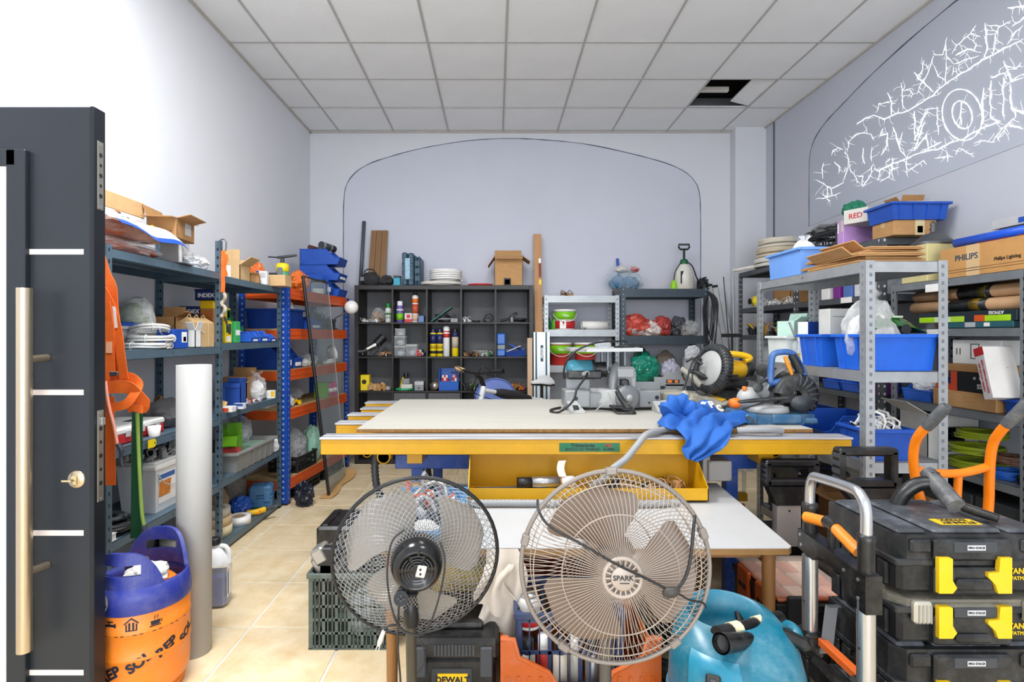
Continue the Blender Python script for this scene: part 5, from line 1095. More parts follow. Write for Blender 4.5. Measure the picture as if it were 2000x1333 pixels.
coil('big white hose hank in the upper half of the pile on the bookcase', fr(871, 5.80, z + .055), 0, .165, .0105, 10, WHITE, 6, None, seed=41, loose=.02, name='hose_coil', cat='hose'); coil('loose white hose loop under the big white hose hank', fr(862, 5.80, z), 0, .21, .011, 4, OFFW, 2, None, seed=43, loose=.1, name='hose_coil', cat='hose')
tag(MB(RED).lathe([(.0, 0), (.12, 0), (.135, .008), (.13, .02), (.08, .024), (0, .024)], n=32).b('plastic_disc', None, fr(938, 5.78, z)), 'flat red plastic disc lying left of the open carton', 'disc')
carton('large open kraft carton on the right end of the bookcase', *FS(z, 966, 1021, 500, .26, 5.69), flaps={'f': 118, 'l': 145, 'r': 125, 'b': 12}, fl={'f': .085, 'l': .12, 'r': .10, 'b': .1}, stick=[(.33, .58, 0, .25, INK), (.37, .54, .04, .2, PAPER), (.42, .49, .07, .13, INK)])
rod('dark grey pipe standing on the bookcase against the wall', fr(703.5, 5.92, z), P3(711, 433, 6.02), .02, mat('#4c5058', .4), n=14)
BRN = mat('#8a6642', .6, v=.12, sc=5, stretch=(6, 6, .4))
for k in range(3):
    p0 = fr(723 + 11.5 * k, 5.90, z); top = P3(731 + 11 * k, 451 + (k == 1) * 0, 6.02); d = top - p0
    t = T('deck_board', ['leftmost', 'middle', 'rightmost'][k] + ' of the three brown grooved deck boards leaning on the wall', 'board', p0, 0, 'brown deck boards', rot=(-math.atan2(d.y, d.z), math.atan2(d.x, d.z), 0)); L_ = d.length
    MB(BRN).box((-.030, -.01, 0), (.028, .01, L_)).b('plank', t)
    for q in (-.022, -.008, .006, .02): MB(BRN).box((q - .004, -.0135, 0), (q + .004, -.0095, L_)).b('ridge', t)
# plank and guide rails beside the bookcase
t = T('timber_plank', 'long pale timber plank standing at the right end of the bookcase', 'plank', (.453, 5.47, .003), 0, rot=(-.195, 0, 0))
PW = mat('#b98a5e', .6, v=.1, sc=4, stretch=(8, 8, .5))
MB(PW).box((-.042, -.012, 0), (.042, .012, 2.47), bev=.002).b('board', t)
for a, b, c in ((2.14, 2.19, PAPER), (1.98, 2.135, mat('#7a2f28', .5, v=.6, sc=90)), (1.90, 1.955, YEL2)): MB(c).box((.008, -.0135, a), (.034, -.0115, b)).b('label', t)
GR = mat('#e2e5e8', .35, .25, v=.04); GT = mat('#16505e', .4)
for k, (x, y, w_, h_, l) in enumerate(((.455, 5.335, .16, 1.36, 'white guide rail with teal stripes standing before the timber plank'), (.338, 5.36, .05, 1.30, 'narrow tan rail standing left of the white guide rail'))):
    t = T('guide_rail', l, 'rail', (x, y, .003), 0, None, rot=(-.06 if k == 0 else -.04, 0, 0)); c = GR if k == 0 else mat('#c9a98a', .5)
    MB(c).box((-w_ / 2, -.004, 0), (w_ / 2, .004, h_), bev=.001).b('rail', t)
    if k == 0:
        for q in (-.055, .045): MB(GT).box((q - .008, -.0075, .002), (q + .008, -.003, h_ - .002)).b('stripe', t)
        for q in (-.075, -.03, .02, .07): MB(GR).box((q - .004, -.012, .002), (q + .004, -.003, h_ - .002)).b('ridge', t)
        lb = MB(GT).box((-.012, -.0135, 1.07), (.014, -.0115, 1.23)).b('label', t); text(lb, 'Makita', .038, (.001, -.0142, 1.15), (PI / 2, -PI / 2, 0), WHITE, bold=.001, shear=.2)
# paint buckets and green jars on the low galvanised shelving
z = 1.389
bucket('white and green paint bucket on the upper shelf of the galvanised shelving', fr(1103, 5.76, z), .115, .21, mat('#e7e6e2', .4), WHITE, LIME, RED, txt='Uno')
for k, px in enumerate((1069, 1083)): can(['dark green jar beside the plank', 'lime green jar between the dark jar and the bucket'][k] + ' on the galvanised shelving', fr(px, 5.78, z), .035, .125, [DGREEN, mat('#4fae28', .4)][k], [BLACK, mat('#3d8c22')][k], name='jar', cat='jar', nozzle=False)
rod('thick white paper roll lying on the galvanised shelving', fr(1136, 5.76, z + .045), fr(1185, 5.78, z + .045), .044, WHITE, 'paper_roll', 'roll'); rod('thin grey tube in front of the white paper roll', fr(1137, 5.69, z + .012), fr(1143, 5.74, z + .012), .011, GREY)
z = 1.019
for k, px in enumerate((1094, 1143)): bucket(['paint bucket with a red base nearer the guide rail', 'paint bucket with a red base farther from the guide rail'][k], fr(px, 5.77, z), .117, .235, mat('#c4302c', .4), WHITE, LIME, None, group='red-based paint buckets', txt='Uno')
pile('heap of brass fittings on top of the galvanised shelving', fr(1107, 5.78, 1.738), 0, .13, .1, .04, [mat('#8a6a3a', .4, .6), BLACK, KRAFT2], 30, .03, 51)
# dark slate shelving
z = 1.807
bag('clear bag of blue fittings overhanging the dark shelving', fr(1219, 5.76, z), 0, .42, .26, .19, clear('#d9e6ee', .16), [mat('#3d6e94', .6, v=.4, sc=40), mat('#4a7a9c', .6, v=.4, sc=40)], 73)
bag('clear bag of white and red packets lying on the bag of blue fittings', fr(1224, 5.78, z + .185), 0, .30, .18, .08, clear('#f0f0f0', .2), [OFFW, LGREY, RED], 75)
board('bright blue slat standing behind the bags on the dark shelving', fr(1211, 5.97, z), (.03, .02, .36), (0, -.08, 0), mat('#2449a4', .4), 'slat', 'slat')
t = T('garden_sprayer', 'white pump sprayer with a black handle on the dark shelving', 'sprayer', fr(1336, 5.78, z))
MB(mat('#d7d5cc', .35, v=.04)).lathe([(.085, 0), (.098, .01), (.098, .14), (.09, .19), (.05, .26), (.035, .275)], n=30).b('tank', t); MB(DGREEN).lathe([(.04, .27), (.042, .31), (.025, .325)], n=20).b('collar', t)
MB(BLACK).cyl((0, 0, .32), (0, 0, .42), .013).b('shaft', t); MB(BLACK).tube([(-.04, 0, .43), (-.055, 0, .45), (-.055, 0, .48), (.055, 0, .48), (.055, 0, .45), (.04, 0, .43)], .011, n=7, closed=True).b('pump_handle', t)
MB(BLACK).tube(spl([(.035, -.02, .29), (.08, -.03, .24), (.13, -.02, .12), (.20, .0, .03), (.21, -.04, .0)], 6), .0075, n=7).b('hose', t); MB(BLACK).tube(spl([(-.035, 0, .29), (-.09, 0, .2), (-.115, -.02, .1)], 6), .005, n=6).b('hose', t)
MB(mat('#8fce1e', .4)).lathe([(.034, 0), (.034, .06), (.022, .085), (.012, .10)], n=16, c=(-.115, -.02, .0)).b('spray_head', t)
MB(INK).box((-.062, -.0845, .06), (-.03, -.075, .19)).b('label', t)
for k in range(7): MB(INK).box((.02, -.0965, .05 + .024 * k), (.035 + .01 * (k % 2), -.094, .052 + .024 * k)).b('scale_mark', t)
pile('black cables and handles behind the garden sprayer', fr(1373, 5.91, z), 0, .09, .12, .14, [BLACK, DGREY], 34, .06, 53)
z = 1.326
pk = [('red and white packet bag leaning at the back of the dark shelf', 1242, 5.72, .28, .22, .19, mat('#b8483c', .35, v=.35, sc=14)), ('clear bag with green print low at the left of the dark shelf', 1242, 5.70, .22, .16, .10, CLR2), ('white bag with red print in the middle of the dark shelf', 1272, 5.72, .22, .2, .13, mat('#d5c8c4', .3, v=.35, sc=16)),
      ('red plastic net bag right of the middle on the dark shelf', 1292, 5.76, .2, .18, .17, mat('#a8403c', .4, v=.4, sc=20)), ('dark grey bag at the back right of the dark shelf', 1325, 5.84, .28, .2, .17, mat('#4d5258', .5, v=.3, b=.4, bs=25)), ('clear bag of grey fittings at the right front of the dark shelf', 1347, 5.71, .28, .18, .13, CLR)]
for k, (l, px, y, w_, d_, h_, m_) in enumerate(pk): bag(l, fr(px, y, z), .3 * k, w_ * 1.2, d_ * 1.1, h_ * 1.25, m_, [GREY, OFFW] if m_ in (CLR, CLR2) else None, 80 + k, amp=.34)
board('white and red packet card standing in the red packet bag', fr(1250, 5.66, z + .09), (.13, .006, .09), (-.4, .3, 0), mat('#e2d3cf', .4), 'packet_card', 'packet')
z = .851
bag('tied green plastic bag under the dark shelving', fr(1260, 5.68, z), 0, .33, .26, .28, mat('#1d8a72', .28, v=.12), None, 91, knot=True, amp=.2)
bag('darker green bag behind the tied green one', fr(1254, 5.86, z), 0, .22, .16, .36, mat('#0f5c4a', .3, v=.12), None, 92, amp=.2)
bag('white and violet plastic bag right of the green bags', fr(1308, 5.72, z), .2, .24, .24, .24, mat('#b9b8cc', .35, v=.3, sc=12, b=.4, bs=25), None, 93, amp=.25)
bag('brown paper bag at the back of the lower dark shelf', fr(1300, 5.90, z), 0, .3, .16, .32, mat('#8a7a6c', .7, v=.1), None, 94)
bag('clear peaked bag at the right end of the lower dark shelf', fr(1350, 5.72, z), 0, .19, .18, .36, clear('#e6eaec', .2), [LGREY], 95, knot=True)
t = T('cable_bundle', 'black cables hanging on the right post of the dark shelving', 'cable', (2.17, 5.585, 1.78))
for k in range(6): MB(BLACK).tube(spl([(.0, 0, 0), (.03 + .01 * k, -.02 - .006 * k, -.15), (.02 * math.sin(k * 2), -.02 - .012 * k, -.45 - .05 * k), (-.03 - .01 * k, -.015 - .01 * k, -.2), (-.0, -.01 - .01 * k, -.02)], 7), .006, n=6).b('cable', t)
for k in range(3):
    p0, p1 = fr(1446 + 11 * k, 5.70 + .02 * k, .004), P3(1385 + 11 * k, 560 + 2 * k, 5.98); d = p1 - p0
    t = T('aluminium_rail', ['left', 'middle', 'right'][k] + ' one of the three aluminium rails leaning beside the dark shelving', 'rail', p0, 0, 'aluminium rails', rot=(-math.atan2(d.y, d.z), math.atan2(d.x, math.hypot(d.y, d.z)), 0)); L_ = d.length
    MB(mat('#d2d5d8', .4, .2)).box((-.026, -.006, 0), (.026, .006, L_)).b('profile', t)
    for q in (-.02, .0, .02): MB(mat('#d2d5d8', .4, .2)).box((q - .003, -.013, .0), (q + .003, -.005, L_)).b('ridge', t)
    if k < 2: MB(BLACK).box((-.03, -.02, L_), (.03, .012, L_ + .025), bev=.004).b('end_cap', t)
for k, (a, b) in enumerate((((1444, 900), (1413, 541)), ((1438, 905), (1431, 542)))):
    rod(['thin dark rod crossing in front of the other one beside the rails', 'thin steel rod standing upright beside the rails'][k], fr(a[0], 5.46 + .05 * k, .004), P3(b[0], b[1], 5.70 - .08 * k), .006, [DGREY, STEEL][k], 'rod', 'rod', hollow=False, n=8)
t = T('microphone_stand', 'black folding stand in the far right corner by the rods', 'stand', fr(1430, 5.42, .0))
MB(BLACK).cyl((0, 0, .1), (0, 0, 1.32), .012).b('pole', t); MB(BLACK).box((-.10, -.02, 1.31), (.09, .02, 1.345), bev=.004).b('bar', t)
for a in (.3, 2.4, 4.5): MB(BLACK).cyl((0, 0, .5), (.14 * math.cos(a), .10 * math.sin(a), .008), .009).b('leg', t)
# bicycle between the bench and the bookcase
def bicycle():
    hd, sd = V((-.10, 4.58, 0)), V((.43, 5.10, 0)); d = (hd - sd).normalized()
    t = T('bicycle', 'white bicycle parked behind the yellow bench before the bookcase', 'bicycle', (.17, 4.85, 0)); M = Matrix.Translation((-.17, -4.85, 0))
    fw, rw_ = hd + d * .27 + V((0, 0, .335)), sd - d * .30 + V((0, 0, .335)); up = V((0, 0, 1)); wf = mat('#e4e6e8', .3, v=.03)
    for nm, c in (('front_wheel', fw), ('rear_wheel', rw_)):
        ring = lambda r: [c + d * (r * math.cos(a)) + up * (r * math.sin(a)) for a in [2 * PI * i / 36 for i in range(36)]]
        w = MB(BLACK, M).tube(ring(.312), .022, n=8, closed=True).b(nm, t); s_ = d.cross(up)
        m = MB(STEEL, M)
        for i in range(20): a = 2 * PI * i / 20; m.tube([c + s_ * (.02 if i % 2 else -.02), c + d * (.295 * math.cos(a)) + up * (.295 * math.sin(a))], .0012, n=4)
        m.b('spokes', w)['kind'] = 'stuff'; MB(DSTEEL, M).tube(ring(.295), .008, n=6, closed=True).b('rim', w); MB(DSTEEL, M).cyl(c - s_ * .035, c + s_ * .035, .018).b('hub', w)
    h0, h1 = hd + d * .06 + up * .70, hd + up * .90; st = sd + up * .72; bb = sd + d * .16 + up * .30
    m = MB(wf, M).tube([h0, h1], .024, n=10).tube([h1 - up * .03, st], .019, n=10).tube([h0 + up * .03, bb], .022, n=10).tube([bb, sd + up * .74], .018, n=10).b('frame', t)
    m = MB(wf, M).tube([st, rw_], .011, n=8).tube([bb, rw_], .012, n=8).b('stays', t); MB(BLACK, M).tube([h0, hd + d * .13 + up * .52, fw], .017, n=8).b('fork', t)
    a, b = h1 - up * .03, st; MB(mat('#26272a', .8, v=.15), M).tube([a.lerp(b, .18), a.lerp(b, .3), a.lerp(b, .55), a.lerp(b, .78)], [.026, .042, .046, .024], n=12).b('tube_pad', t)
    MB(BLACK, M).tube([h1, h1 + up * .07 + d * .03], .02, n=8).tube([h1 + up * .07 + d * .03, h1 + up * .10 + d * .09], .018, n=8).b('stem', t)
    s_ = d.cross(up).normalized(); c = h1 + up * .11 + d * .09; hb = [c + s_ * k * .29 + up * (.035 * abs(k)) - d * (.03 * abs(k)) for k in (-1, -.6, -.2, .2, .6, 1)]
    MB(BLACK, M).tube(hb, .012, n=8).b('handlebar', t)
    for sg in (0, -1):
        e0, e1 = (hb[0], hb[1]) if sg == 0 else (hb[-1], hb[-2]); MB(mat('#d9b98c', .6) if sg else BLACK, M).tube([e0, e0.lerp(e1, 1.0)], .019, n=10).b('grip', t); MB(BLACK, M).tube([e1, e1 + d * .05 - up * .02, e0.lerp(e1, .3) + d * .08 - up * .03], .006, n=6).b('brake_lever', t)
    MB(BLACK, M).tube(spl([hb[1], hb[1] + d * .12 + up * .04, h1 + d * .12 - up * .05, h1 - up * .15], 6), .004, n=5).tube(spl([hb[-2], hb[-2] + d * .1 + up * .03, h1 + d * .1 - up * .05, st - up * .1], 6), .004, n=5).b('brake_cable', t)
    MB(BLACK, M).tube([sd + up * .72, sd + up * .87], .015, n=8).tube([sd + up * .87 + d * .08, sd + up * .86 - d * .08], .008, n=6).b('seat_post', t)
    P = [sd - d * .13 + up * .905, sd - d * .06 + up * .905, sd + d * .04 + up * .90, sd + d * .14 + up * .895]
    MB(mat('#dcdcdc', .4), M).tube(P, [.062, .068, .032, .018], n=12, flat=.35).b('saddle', t); MB(BLACK, M).tube([p - up * .018 for p in P], [.058, .062, .028, .014], n=12, flat=.3).b('saddle_base', t)
    MB(DSTEEL, M).cyl(bb - s_ * .07, bb + s_ * .07, .02).tube([bb + s_ * .06, bb + s_ * .065 + d * .12 - up * .12], .012, n=6).tube([bb - s_ * .06, bb - s_ * .065 - d * .12 + up * .12], .012, n=6).b('crank', t)
bicycle()
t = T('plastic_shield', 'blue rounded plastic shield standing behind the bicycle', 'shield', (0.0, 5.36, .004), 0, rot=(-.12, 0, 0))
MB(mat('#6078c0', .45, v=.06)).prism([(-.2, 0), (.2, 0), (.215, .5)] + [(.215 * math.cos(a), .69 + .215 * math.sin(a)) for a in [PI * k / 18 for k in range(19)]] + [(-.215, .5)], -.012, .012, M=rot3(x=PI / 2)).b('panel', t); MB(mat('#4a60a8', .45)).tube([(.205 * math.cos(a), -.014, .69 + .205 * math.sin(a)) for a in [PI * k / 18 for k in range(19)]], .007, n=6).b('rim', t)
# ---- on the yellow bench: three saws, a shirt and a hose ----------------------------
SG = mat('#8a8d8f', .42, .25, v=.07, dust=.22, dcol='#8b867e'); SG2 = mat('#aeafae', .45, v=.05, dust=.2, dcol='#8b867e'); SDK = mat('#1d1f21', .42, v=.15, dust=.18)
def cab(pts, r, n=6): return spl(pts, n), r
def saw_one():
    o = fr(1203, 3.33, BD + .001); t = T('mitre_saw', 'grey table-top mitre saw with a turquoise motor on the bench', 'saw', o); M = Matrix.Translation(-o); q = P3; z0 = BD + .001
    def X(px, Y=3.25): return fx(px, Y)
    tb = MB(SG, M).box((X(1103), 3.25, z0 + .018), (X(1153), 3.42, 1.0), bev=.006).box((X(1248), 3.25, z0 + .018), (X(1291), 3.42, .998), bev=.006).box((X(1140), 3.28, z0 + .01), (X(1262), 3.44, .985), bev=.006).b('base', t)
    MB(BLACK, M).cyl((X(1125), 3.247, zy(779, 3.25)), (X(1125), 3.252, zy(779, 3.25)), .012).cyl((X(1283), 3.247, zy(777, 3.25)), (X(1283), 3.252, zy(777, 3.25)), .012).cyl((X(1268), 3.247, zy(787, 3.25)), (X(1268), 3.252, zy(787, 3.25)), .006).b('bolt_hole', tb)
    for a, b, nm in ((1106, 1152, 'fence'), (1232, 1290, 'fence')):
        f = MB(SG, M).box((X(a, 3.4), 3.40, .99), (X(b, 3.4), 3.412, 1.055 if a < 1200 else 1.04), bev=.002).b(nm, t)
        for k in (.25, .75): x = X(a, 3.4) + (X(b, 3.4) - X(a, 3.4)) * k; MB(SG, M).add([(x, 3.412, .99), (x + .008, 3.412, .99), (x + .008, 3.412, 1.04), (x, 3.412, 1.04), (x, 3.46, .99), (x + .008, 3.46, .99)], [(0, 3, 4), (1, 5, 2), (3, 2, 5, 4), (0, 4, 5, 1), (0, 1, 2, 3)]).b('fence_web', f)
    MB(SG2, M).lathe([(.165, z0 + .014), (.172, z0 + .02), (.172, z0 + .05), (.158, .955), (.158, 1.0), (.15, 1.006), (0, 1.006)], n=44, c=(X(1203, 3.36), 3.40, 0)).b('turntable', t)
    MB(SDK, M).box((X(1200, 3.3), 3.235, 1.0065), (X(1206, 3.3), 3.5, 1.0085)).b('kerf_slot', t)
    for a, b in ((1112, 1140), (1280, 1309)):
        xa, xb = X(a, 3.18), X(b, 3.18); sx = .035 if a < 1200 else -.03
        f = MB(SG2, M).add([(xa, 3.13, z0), (xb, 3.13, z0), (xb + sx * 0, 3.26, z0), (xa + sx * 0, 3.26, z0), (xa, 3.13, z0 + .012), (xb, 3.13, z0 + .012), (xb - sx, 3.26, z0 + .06), (xa - sx * .2, 3.26, z0 + .06)], [(3, 2, 1, 0), (0, 1, 5, 4), (1, 2, 6, 5), (2, 3, 7, 6), (3, 0, 4, 7), (4, 5, 6, 7)]).b('foot', t)
        MB(SDK, M).add([(xa + .02, 3.145, z0 + .018), (xb - .03, 3.145, z0 + .018), (xb - .03, 3.2, z0 + .038), (xa + .02, 3.2, z0 + .038)], [(0, 1, 2, 3)]).b('foot_pad', f)
    MB(SDK, M).tube([(X(1198, 3.15), 3.20, z0 + .03), (X(1202, 3.12), 3.11, z0 + .012), (X(1204, 3.12), 3.09, z0 + .006), (X(1239, 3.12), 3.09, z0 + .006), (X(1238, 3.12), 3.12, z0 + .014), (X(1236, 3.15), 3.2, z0 + .03)], .006, n=7).box((X(1196, 3.15), 3.16, z0 + .022), (X(1238, 3.15), 3.25, z0 + .036), bev=.004).b('lock_lever', t)
    # saw head
    h = MB(SG, M).tube([q(1196, 782, 3.30), q(1197, 745, 3.30), q(1200, 720, 3.32), q(1206, 712, 3.34)], [.024, .03, .028, .02], n=8).b('arm', t)
    MB(SG2, M).box(q(1203, 741, 3.29), q(1233, 715, 3.40), bev=.014).box(q(1232, 768, 3.30), q(1238, 724, 3.36), bev=.008).b('gear_housing', t)
    c = q(1222, 777, 3.24); MB(SG, M).lathe([(0, 0), (.072, 0), (.076, .006), (.076, .03), (.06, .036), (0, .036)], n=32, M=rot3(x=PI / 2, z=.35, t=c)).b('blade_guard', t)
    MB(SG2, M).lathe([(.0, 0), (.022, 0), (.022, .008), (0, .01)], n=20, M=rot3(x=PI / 2, z=.35, t=c + V((.013, -.036, 0)))).b('hub_cap', t)
    MB(SDK, M).tube([q(1205, 764, 3.17), q(1212, 778, 3.15), q(1226, 797, 3.14)], [.014, .017, .015], n=9).cyl(q(1224, 792, 3.14), q(1233, 786, 3.14), .006).b('guard_lever', t)
    MB(SG, M).sheet([[q(1188 + 6 * math.sin(k * .5) - 3 * k * (k > 4), 766 + 5.2 * k, 3.22 - .02 * j) for j in range(2)] for k in range(8)], None, .006).b('guard_link', t)
    MB(CHROME, M).cyl(q(1226, 745, 3.36), q(1221, 748, 3.20), .024, n=22, caps=False).cyl(q(1226, 745, 3.36), q(1221, 748, 3.21), .019, n=22, caps=False).b('dust_port', t)
    MB(SDK, M).cyl(q(1222, 747, 3.24), q(1222, 747, 3.242), .019).b('port_inside', t)
    ca, cb_ = q(1107, 722, 3.40), q(1184, 724, 3.40)
    m = MB(mat('#348398', .38, v=.06, dust=.15), M).lathe([(.03, 0), (.052, .01), (.06, .03), (.06, .15), (.052, .16)], n=26, M=rot3(y=PI / 2, t=ca)).b('motor', t)
    MB(SDK, M).lathe([(.056, .0), (.062, .004), (.062, .02), (.05, .02)], n=26, M=rot3(y=PI / 2, t=ca + V((.15, 0, 0)))).lathe([(.045, 0), (.048, .08)], n=22, M=rot3(y=PI / 2, t=ca + V((.165, 0, 0)))).box(ca + V((-.005, -.066, -.055)), ca + V((.21, -.03, .0)), bev=.01).b('motor_housing', m)
    MB(SG2, M).cyl(q(1140, 731, 3.34), q(1148, 729, 3.30), .014, n=14).b('cord_guard', t)
    # upper table
    MB(mat('#b4b5b4', .4, .1, v=.04, dust=.2), M).add([V((X(1119, 3.2), 3.30, 1.232)), V((X(1143, 3.2), 3.15, 1.232)), V((X(1251, 3.2), 3.15, 1.236)), V((X(1251, 3.2), 3.58, 1.236)), V((X(1119, 3.2), 3.58, 1.232))] + [V((X(1119, 3.2), 3.30, 1.25)), V((X(1143, 3.2), 3.15, 1.25)), V((X(1251, 3.2), 3.15, 1.256)), V((X(1251, 3.2), 3.58, 1.256)), V((X(1119, 3.2), 3.58, 1.25))], [(4, 3, 2, 1, 0), (5, 6, 7, 8, 9)] + [(i, (i + 1) % 5, 5 + (i + 1) % 5, 5 + i) for i in range(5)]).b('upper_table', t)
    for px, Y in ((1187, 3.36), (1220, 3.42), (1176, 3.42)): MB(DSTEEL, M).box((X(px, Y) - .01, Y - .01, 1.11), (X(px, Y) + .01, Y + .01, 1.232), bev=.003).b('table_post', t)
    MB(CLRBOX, M).blob((X(1180, 3.3), 3.34, 1.252), (.10, .07, .045), amp=.1, seed=3, sub=3).b('riving_guard', t)
    MB(BLACK, M).tube(spl([q(1225, 668, 3.25), q(1195, 667, 3.2), q(1160, 671, 3.16), q(1125, 686, 3.14), q(1107, 705, 3.14), q(1101, 728, 3.16), q(1102, 740, 3.2), q(1104, 730, 3.25)], 6), .006, n=7).tube(spl([V((X(1200, 3.3), 3.3, 1.259)), V((X(1222, 3.25), 3.22, 1.262)), V((X(1240, 3.3), 3.32, 1.262)), V((X(1215, 3.3), 3.4, 1.262))], 6), .006, n=7).b('cord', t)
    MB(BLACK, M).tube(spl([q(1148, 729, 3.29), q(1143, 738, 3.2), q(1127, 760, 3.16), q(1121, 780, 3.13), q(1108, 795, 3.11), V((X(1092, 3.1), 3.13, z0 + .007)), V((X(1079, 3.1), 3.16, z0 + .007)), V((X(1082, 3.1), 3.24, z0 + .007)), V((X(1104, 3.1), 3.33, z0 + .007))], 6), .007, n=7).b('cord', t)
saw_one()
def saw_two():
    o = fr(1370, 3.45, BD + .001); t = T('mitre_saw', 'yellow and grey sliding mitre saw tilted behind the blue shirt', 'saw', o); M = Matrix.Translation(-o); q = P3; z0 = BD + .001
    cr = mat('#a8a497', .45, v=.06, dust=.2, dcol='#948c7c'); yl = mat('#edb70f', .38, v=.06, dust=.1)
    MB(cr, M).box((fx(1300, 3.3), 3.30, z0), (fx(1395, 3.3), 3.46, z0 + .035), bev=.008).box((fx(1296, 3.4), 3.40, z0), (fx(1345, 3.4), 3.62, z0 + .09), bev=.01).b('base', t)
    MB(cr, M).lathe([(.14, z0), (.145, z0 + .01), (.14, z0 + .075), (0, z0 + .078)], n=36, c=(fx(1340, 3.52), 3.56, 0)).b('turntable', t)
    a = MB(cr, M).add([q(1345, 768, 3.46), q(1362, 768, 3.62), q(1426, 784, 3.30), q(1412, 795, 3.14)] + [p + V((0, 0, -.034)) for p in (q(1345, 768, 3.46), q(1362, 768, 3.62), q(1426, 784, 3.30), q(1412, 795, 3.14))], [(0, 1, 2, 3), (7, 6, 5, 4), (0, 4, 5, 1), (1, 5, 6, 2), (2, 6, 7, 3), (3, 7, 4, 0)]).b('mitre_arm', t)
    MB(yl, M).add([q(1380, 772, 3.47) + V((0, 0, .002)), q(1392, 771, 3.52) + V((0, 0, .002)), q(1419, 781, 3.32) + V((0, 0, .002)), q(1410, 785, 3.26) + V((0, 0, .002))], [(0, 1, 2, 3)]).b('scale_plate', a)
    MB(SDK, M).box(q(1411, 801, 3.14), q(1424, 792, 3.17), bev=.004).b('arm_lock', a)
    MB(cr, M).lathe([(.02, 0), (.028, .01), (.03, .03), (.012, .05), (0, .052)], n=18, c=q(1337, 780, 3.25)).box(q(1330, 786, 3.22), q(1346, 776, 3.28), bev=.006).b('clamp_knob', t)
    f = MB(SG, M).prism([(fx(1278, 3.66), .99), (fx(1350, 3.66), .99), (fx(1350, 3.66), zy(744, 3.66)), (fx(1336, 3.66), zy(744, 3.66)), (fx(1328, 3.66), zy(727, 3.66)), (fx(1302, 3.66), zy(727, 3.66)), (fx(1296, 3.66), zy(737, 3.66)), (fx(1278, 3.66), zy(737, 3.66))], -3.672, -3.66, M=rot3(x=PI / 2)).box((fx(1300, 3.66), 3.66, z0), (fx(1340, 3.66), 3.69, 1.0)).b('fence', t)
    lb = MB(SDK, M).box((fx(1301, 3.66), 3.6575, zy(749, 3.66)), (fx(1327, 3.66), 3.66, zy(742, 3.66))).b('label', f); MB(ORANGE, M).box((fx(1304, 3.66), 3.6565, zy(748, 3.66)), (fx(1312, 3.66), 3.658, zy(743, 3.66))).box((fx(1318, 3.66), 3.6565, zy(748, 3.66)), (fx(1324, 3.66), 3.658, zy(743, 3.66))).b('print', lb)
    # tilted head: guard disc faces to the left
    ax = V((-.93, -.30, .20)).normalized(); c = q(1388, 720, 3.42); R = V((0, 0, 1)).rotation_difference(ax).to_matrix().to_4x4(); Mg = Matrix.Translation(c) @ R
    MB(SDK, M).lathe([(.105, -.045), (.15, -.04), (.158, -.02), (.15, .012), (.118, .02), (.112, .012), (.115, -.03)], n=44, M=Mg).b('ribbed_guard', t)
    rb_ = MB(DGREY, M)
    for k in range(44): a_ = 2 * PI * k / 44; rb_.tube([Mg @ V((r * math.cos(a_), r * math.sin(a_), z)) for r, z in ((.119, .022), (.151, .014), (.160, -.02), (.151, -.043))], .0028, n=4)
    rb_.b('guard_ribs', t)['kind'] = 'stuff'
    MB(SG2, M).lathe([(0, .004), (.108, .004), (.112, .01), (.108, .016), (.03, .02), (0, .02)], n=40, M=Mg).b('guard_plate', t)
    MB(BLACK, M).tube([Mg @ V((.085 * math.cos(a_), .085 * math.sin(a_) * .8 + .02, .026)) for a_ in [1.2 + k * .35 for k in range(9)]], .006, n=6).b('blade_screw_strap', t)
    ca = q(1412, 722, 3.46); d = V((1, .12, 0)).normalized(); Rm = V((0, 0, 1)).rotation_difference(d).to_matrix().to_4x4(); Mm = Matrix.Translation(ca) @ Rm
    MB(yl, M).lathe([(.05, 0), (.056, .01), (.056, .10), (.052, .135), (.045, .14)], n=28, M=Mm).b('motor', t); MB(SDK, M).lathe([(.05, .138), (.052, .142), (.048, .185), (.03, .20), (0, .20)], n=28, M=Mm).b('motor_cap', t)
    MB(yl, M).tube(spl([q(1408, 698, 3.42), q(1425, 692, 3.42), q(1450, 694, 3.42), q(1466, 700, 3.42), q(1455, 706, 3.42)], 4), .021, n=10, flat=.8).b('handle', t); MB(SDK, M).box(q(1425, 738, 3.40), q(1440, 732, 3.42)).b('label', t)
    MB(SDK, M).box(q(1412, 760, 3.42), q(1445, 738, 3.56), bev=.02).box(q(1395, 790, 3.46), q(1425, 755, 3.60), bev=.015).b('bevel_mount', t)
    for k in range(2): MB(STEEL, M).cyl(q(1418 + 14 * k, 745, 3.50), q(1452 + 10 * k, 775, 3.90), .014).b('slide_rail', t)
    MB(BLACK, M).tube(spl([q(1370, 694, 3.4), q(1355, 703, 3.36), q(1345, 730, 3.33), q(1337, 755, 3.3), q(1328, 778, 3.27)], 6), .006, n=7).tube(spl([q(1362, 700, 3.4), q(1352, 735, 3.34), q(1360, 765, 3.3), q(1375, 772, 3.28), q(1392, 766, 3.3)], 6), .005, n=7).box(q(1324, 786, 3.25), q(1333, 772, 3.28), bev=.006).b('cord', t)
    MB(SDK, M).tube([q(1340, 706, 3.46), q(1352, 700, 3.44), q(1372, 712, 3.42)], .011, n=8).tube([q(1345, 725, 3.48), q(1362, 728, 3.45), q(1380, 740, 3.42)], .014, n=8).b('link', t)
    MB(cr, M).tube([q(1330, 720, 3.5), q(1352, 735, 3.48), q(1372, 755, 3.47), q(1385, 772, 3.48)], [.016, .022, .024, .03], n=8).b('bevel_arm', t)
saw_two()
bag('clear dust bag hanging at the top left of the yellow saw', P3(1352, 704, 3.62), 0, .11, .08, .10, CLR, None, 111)
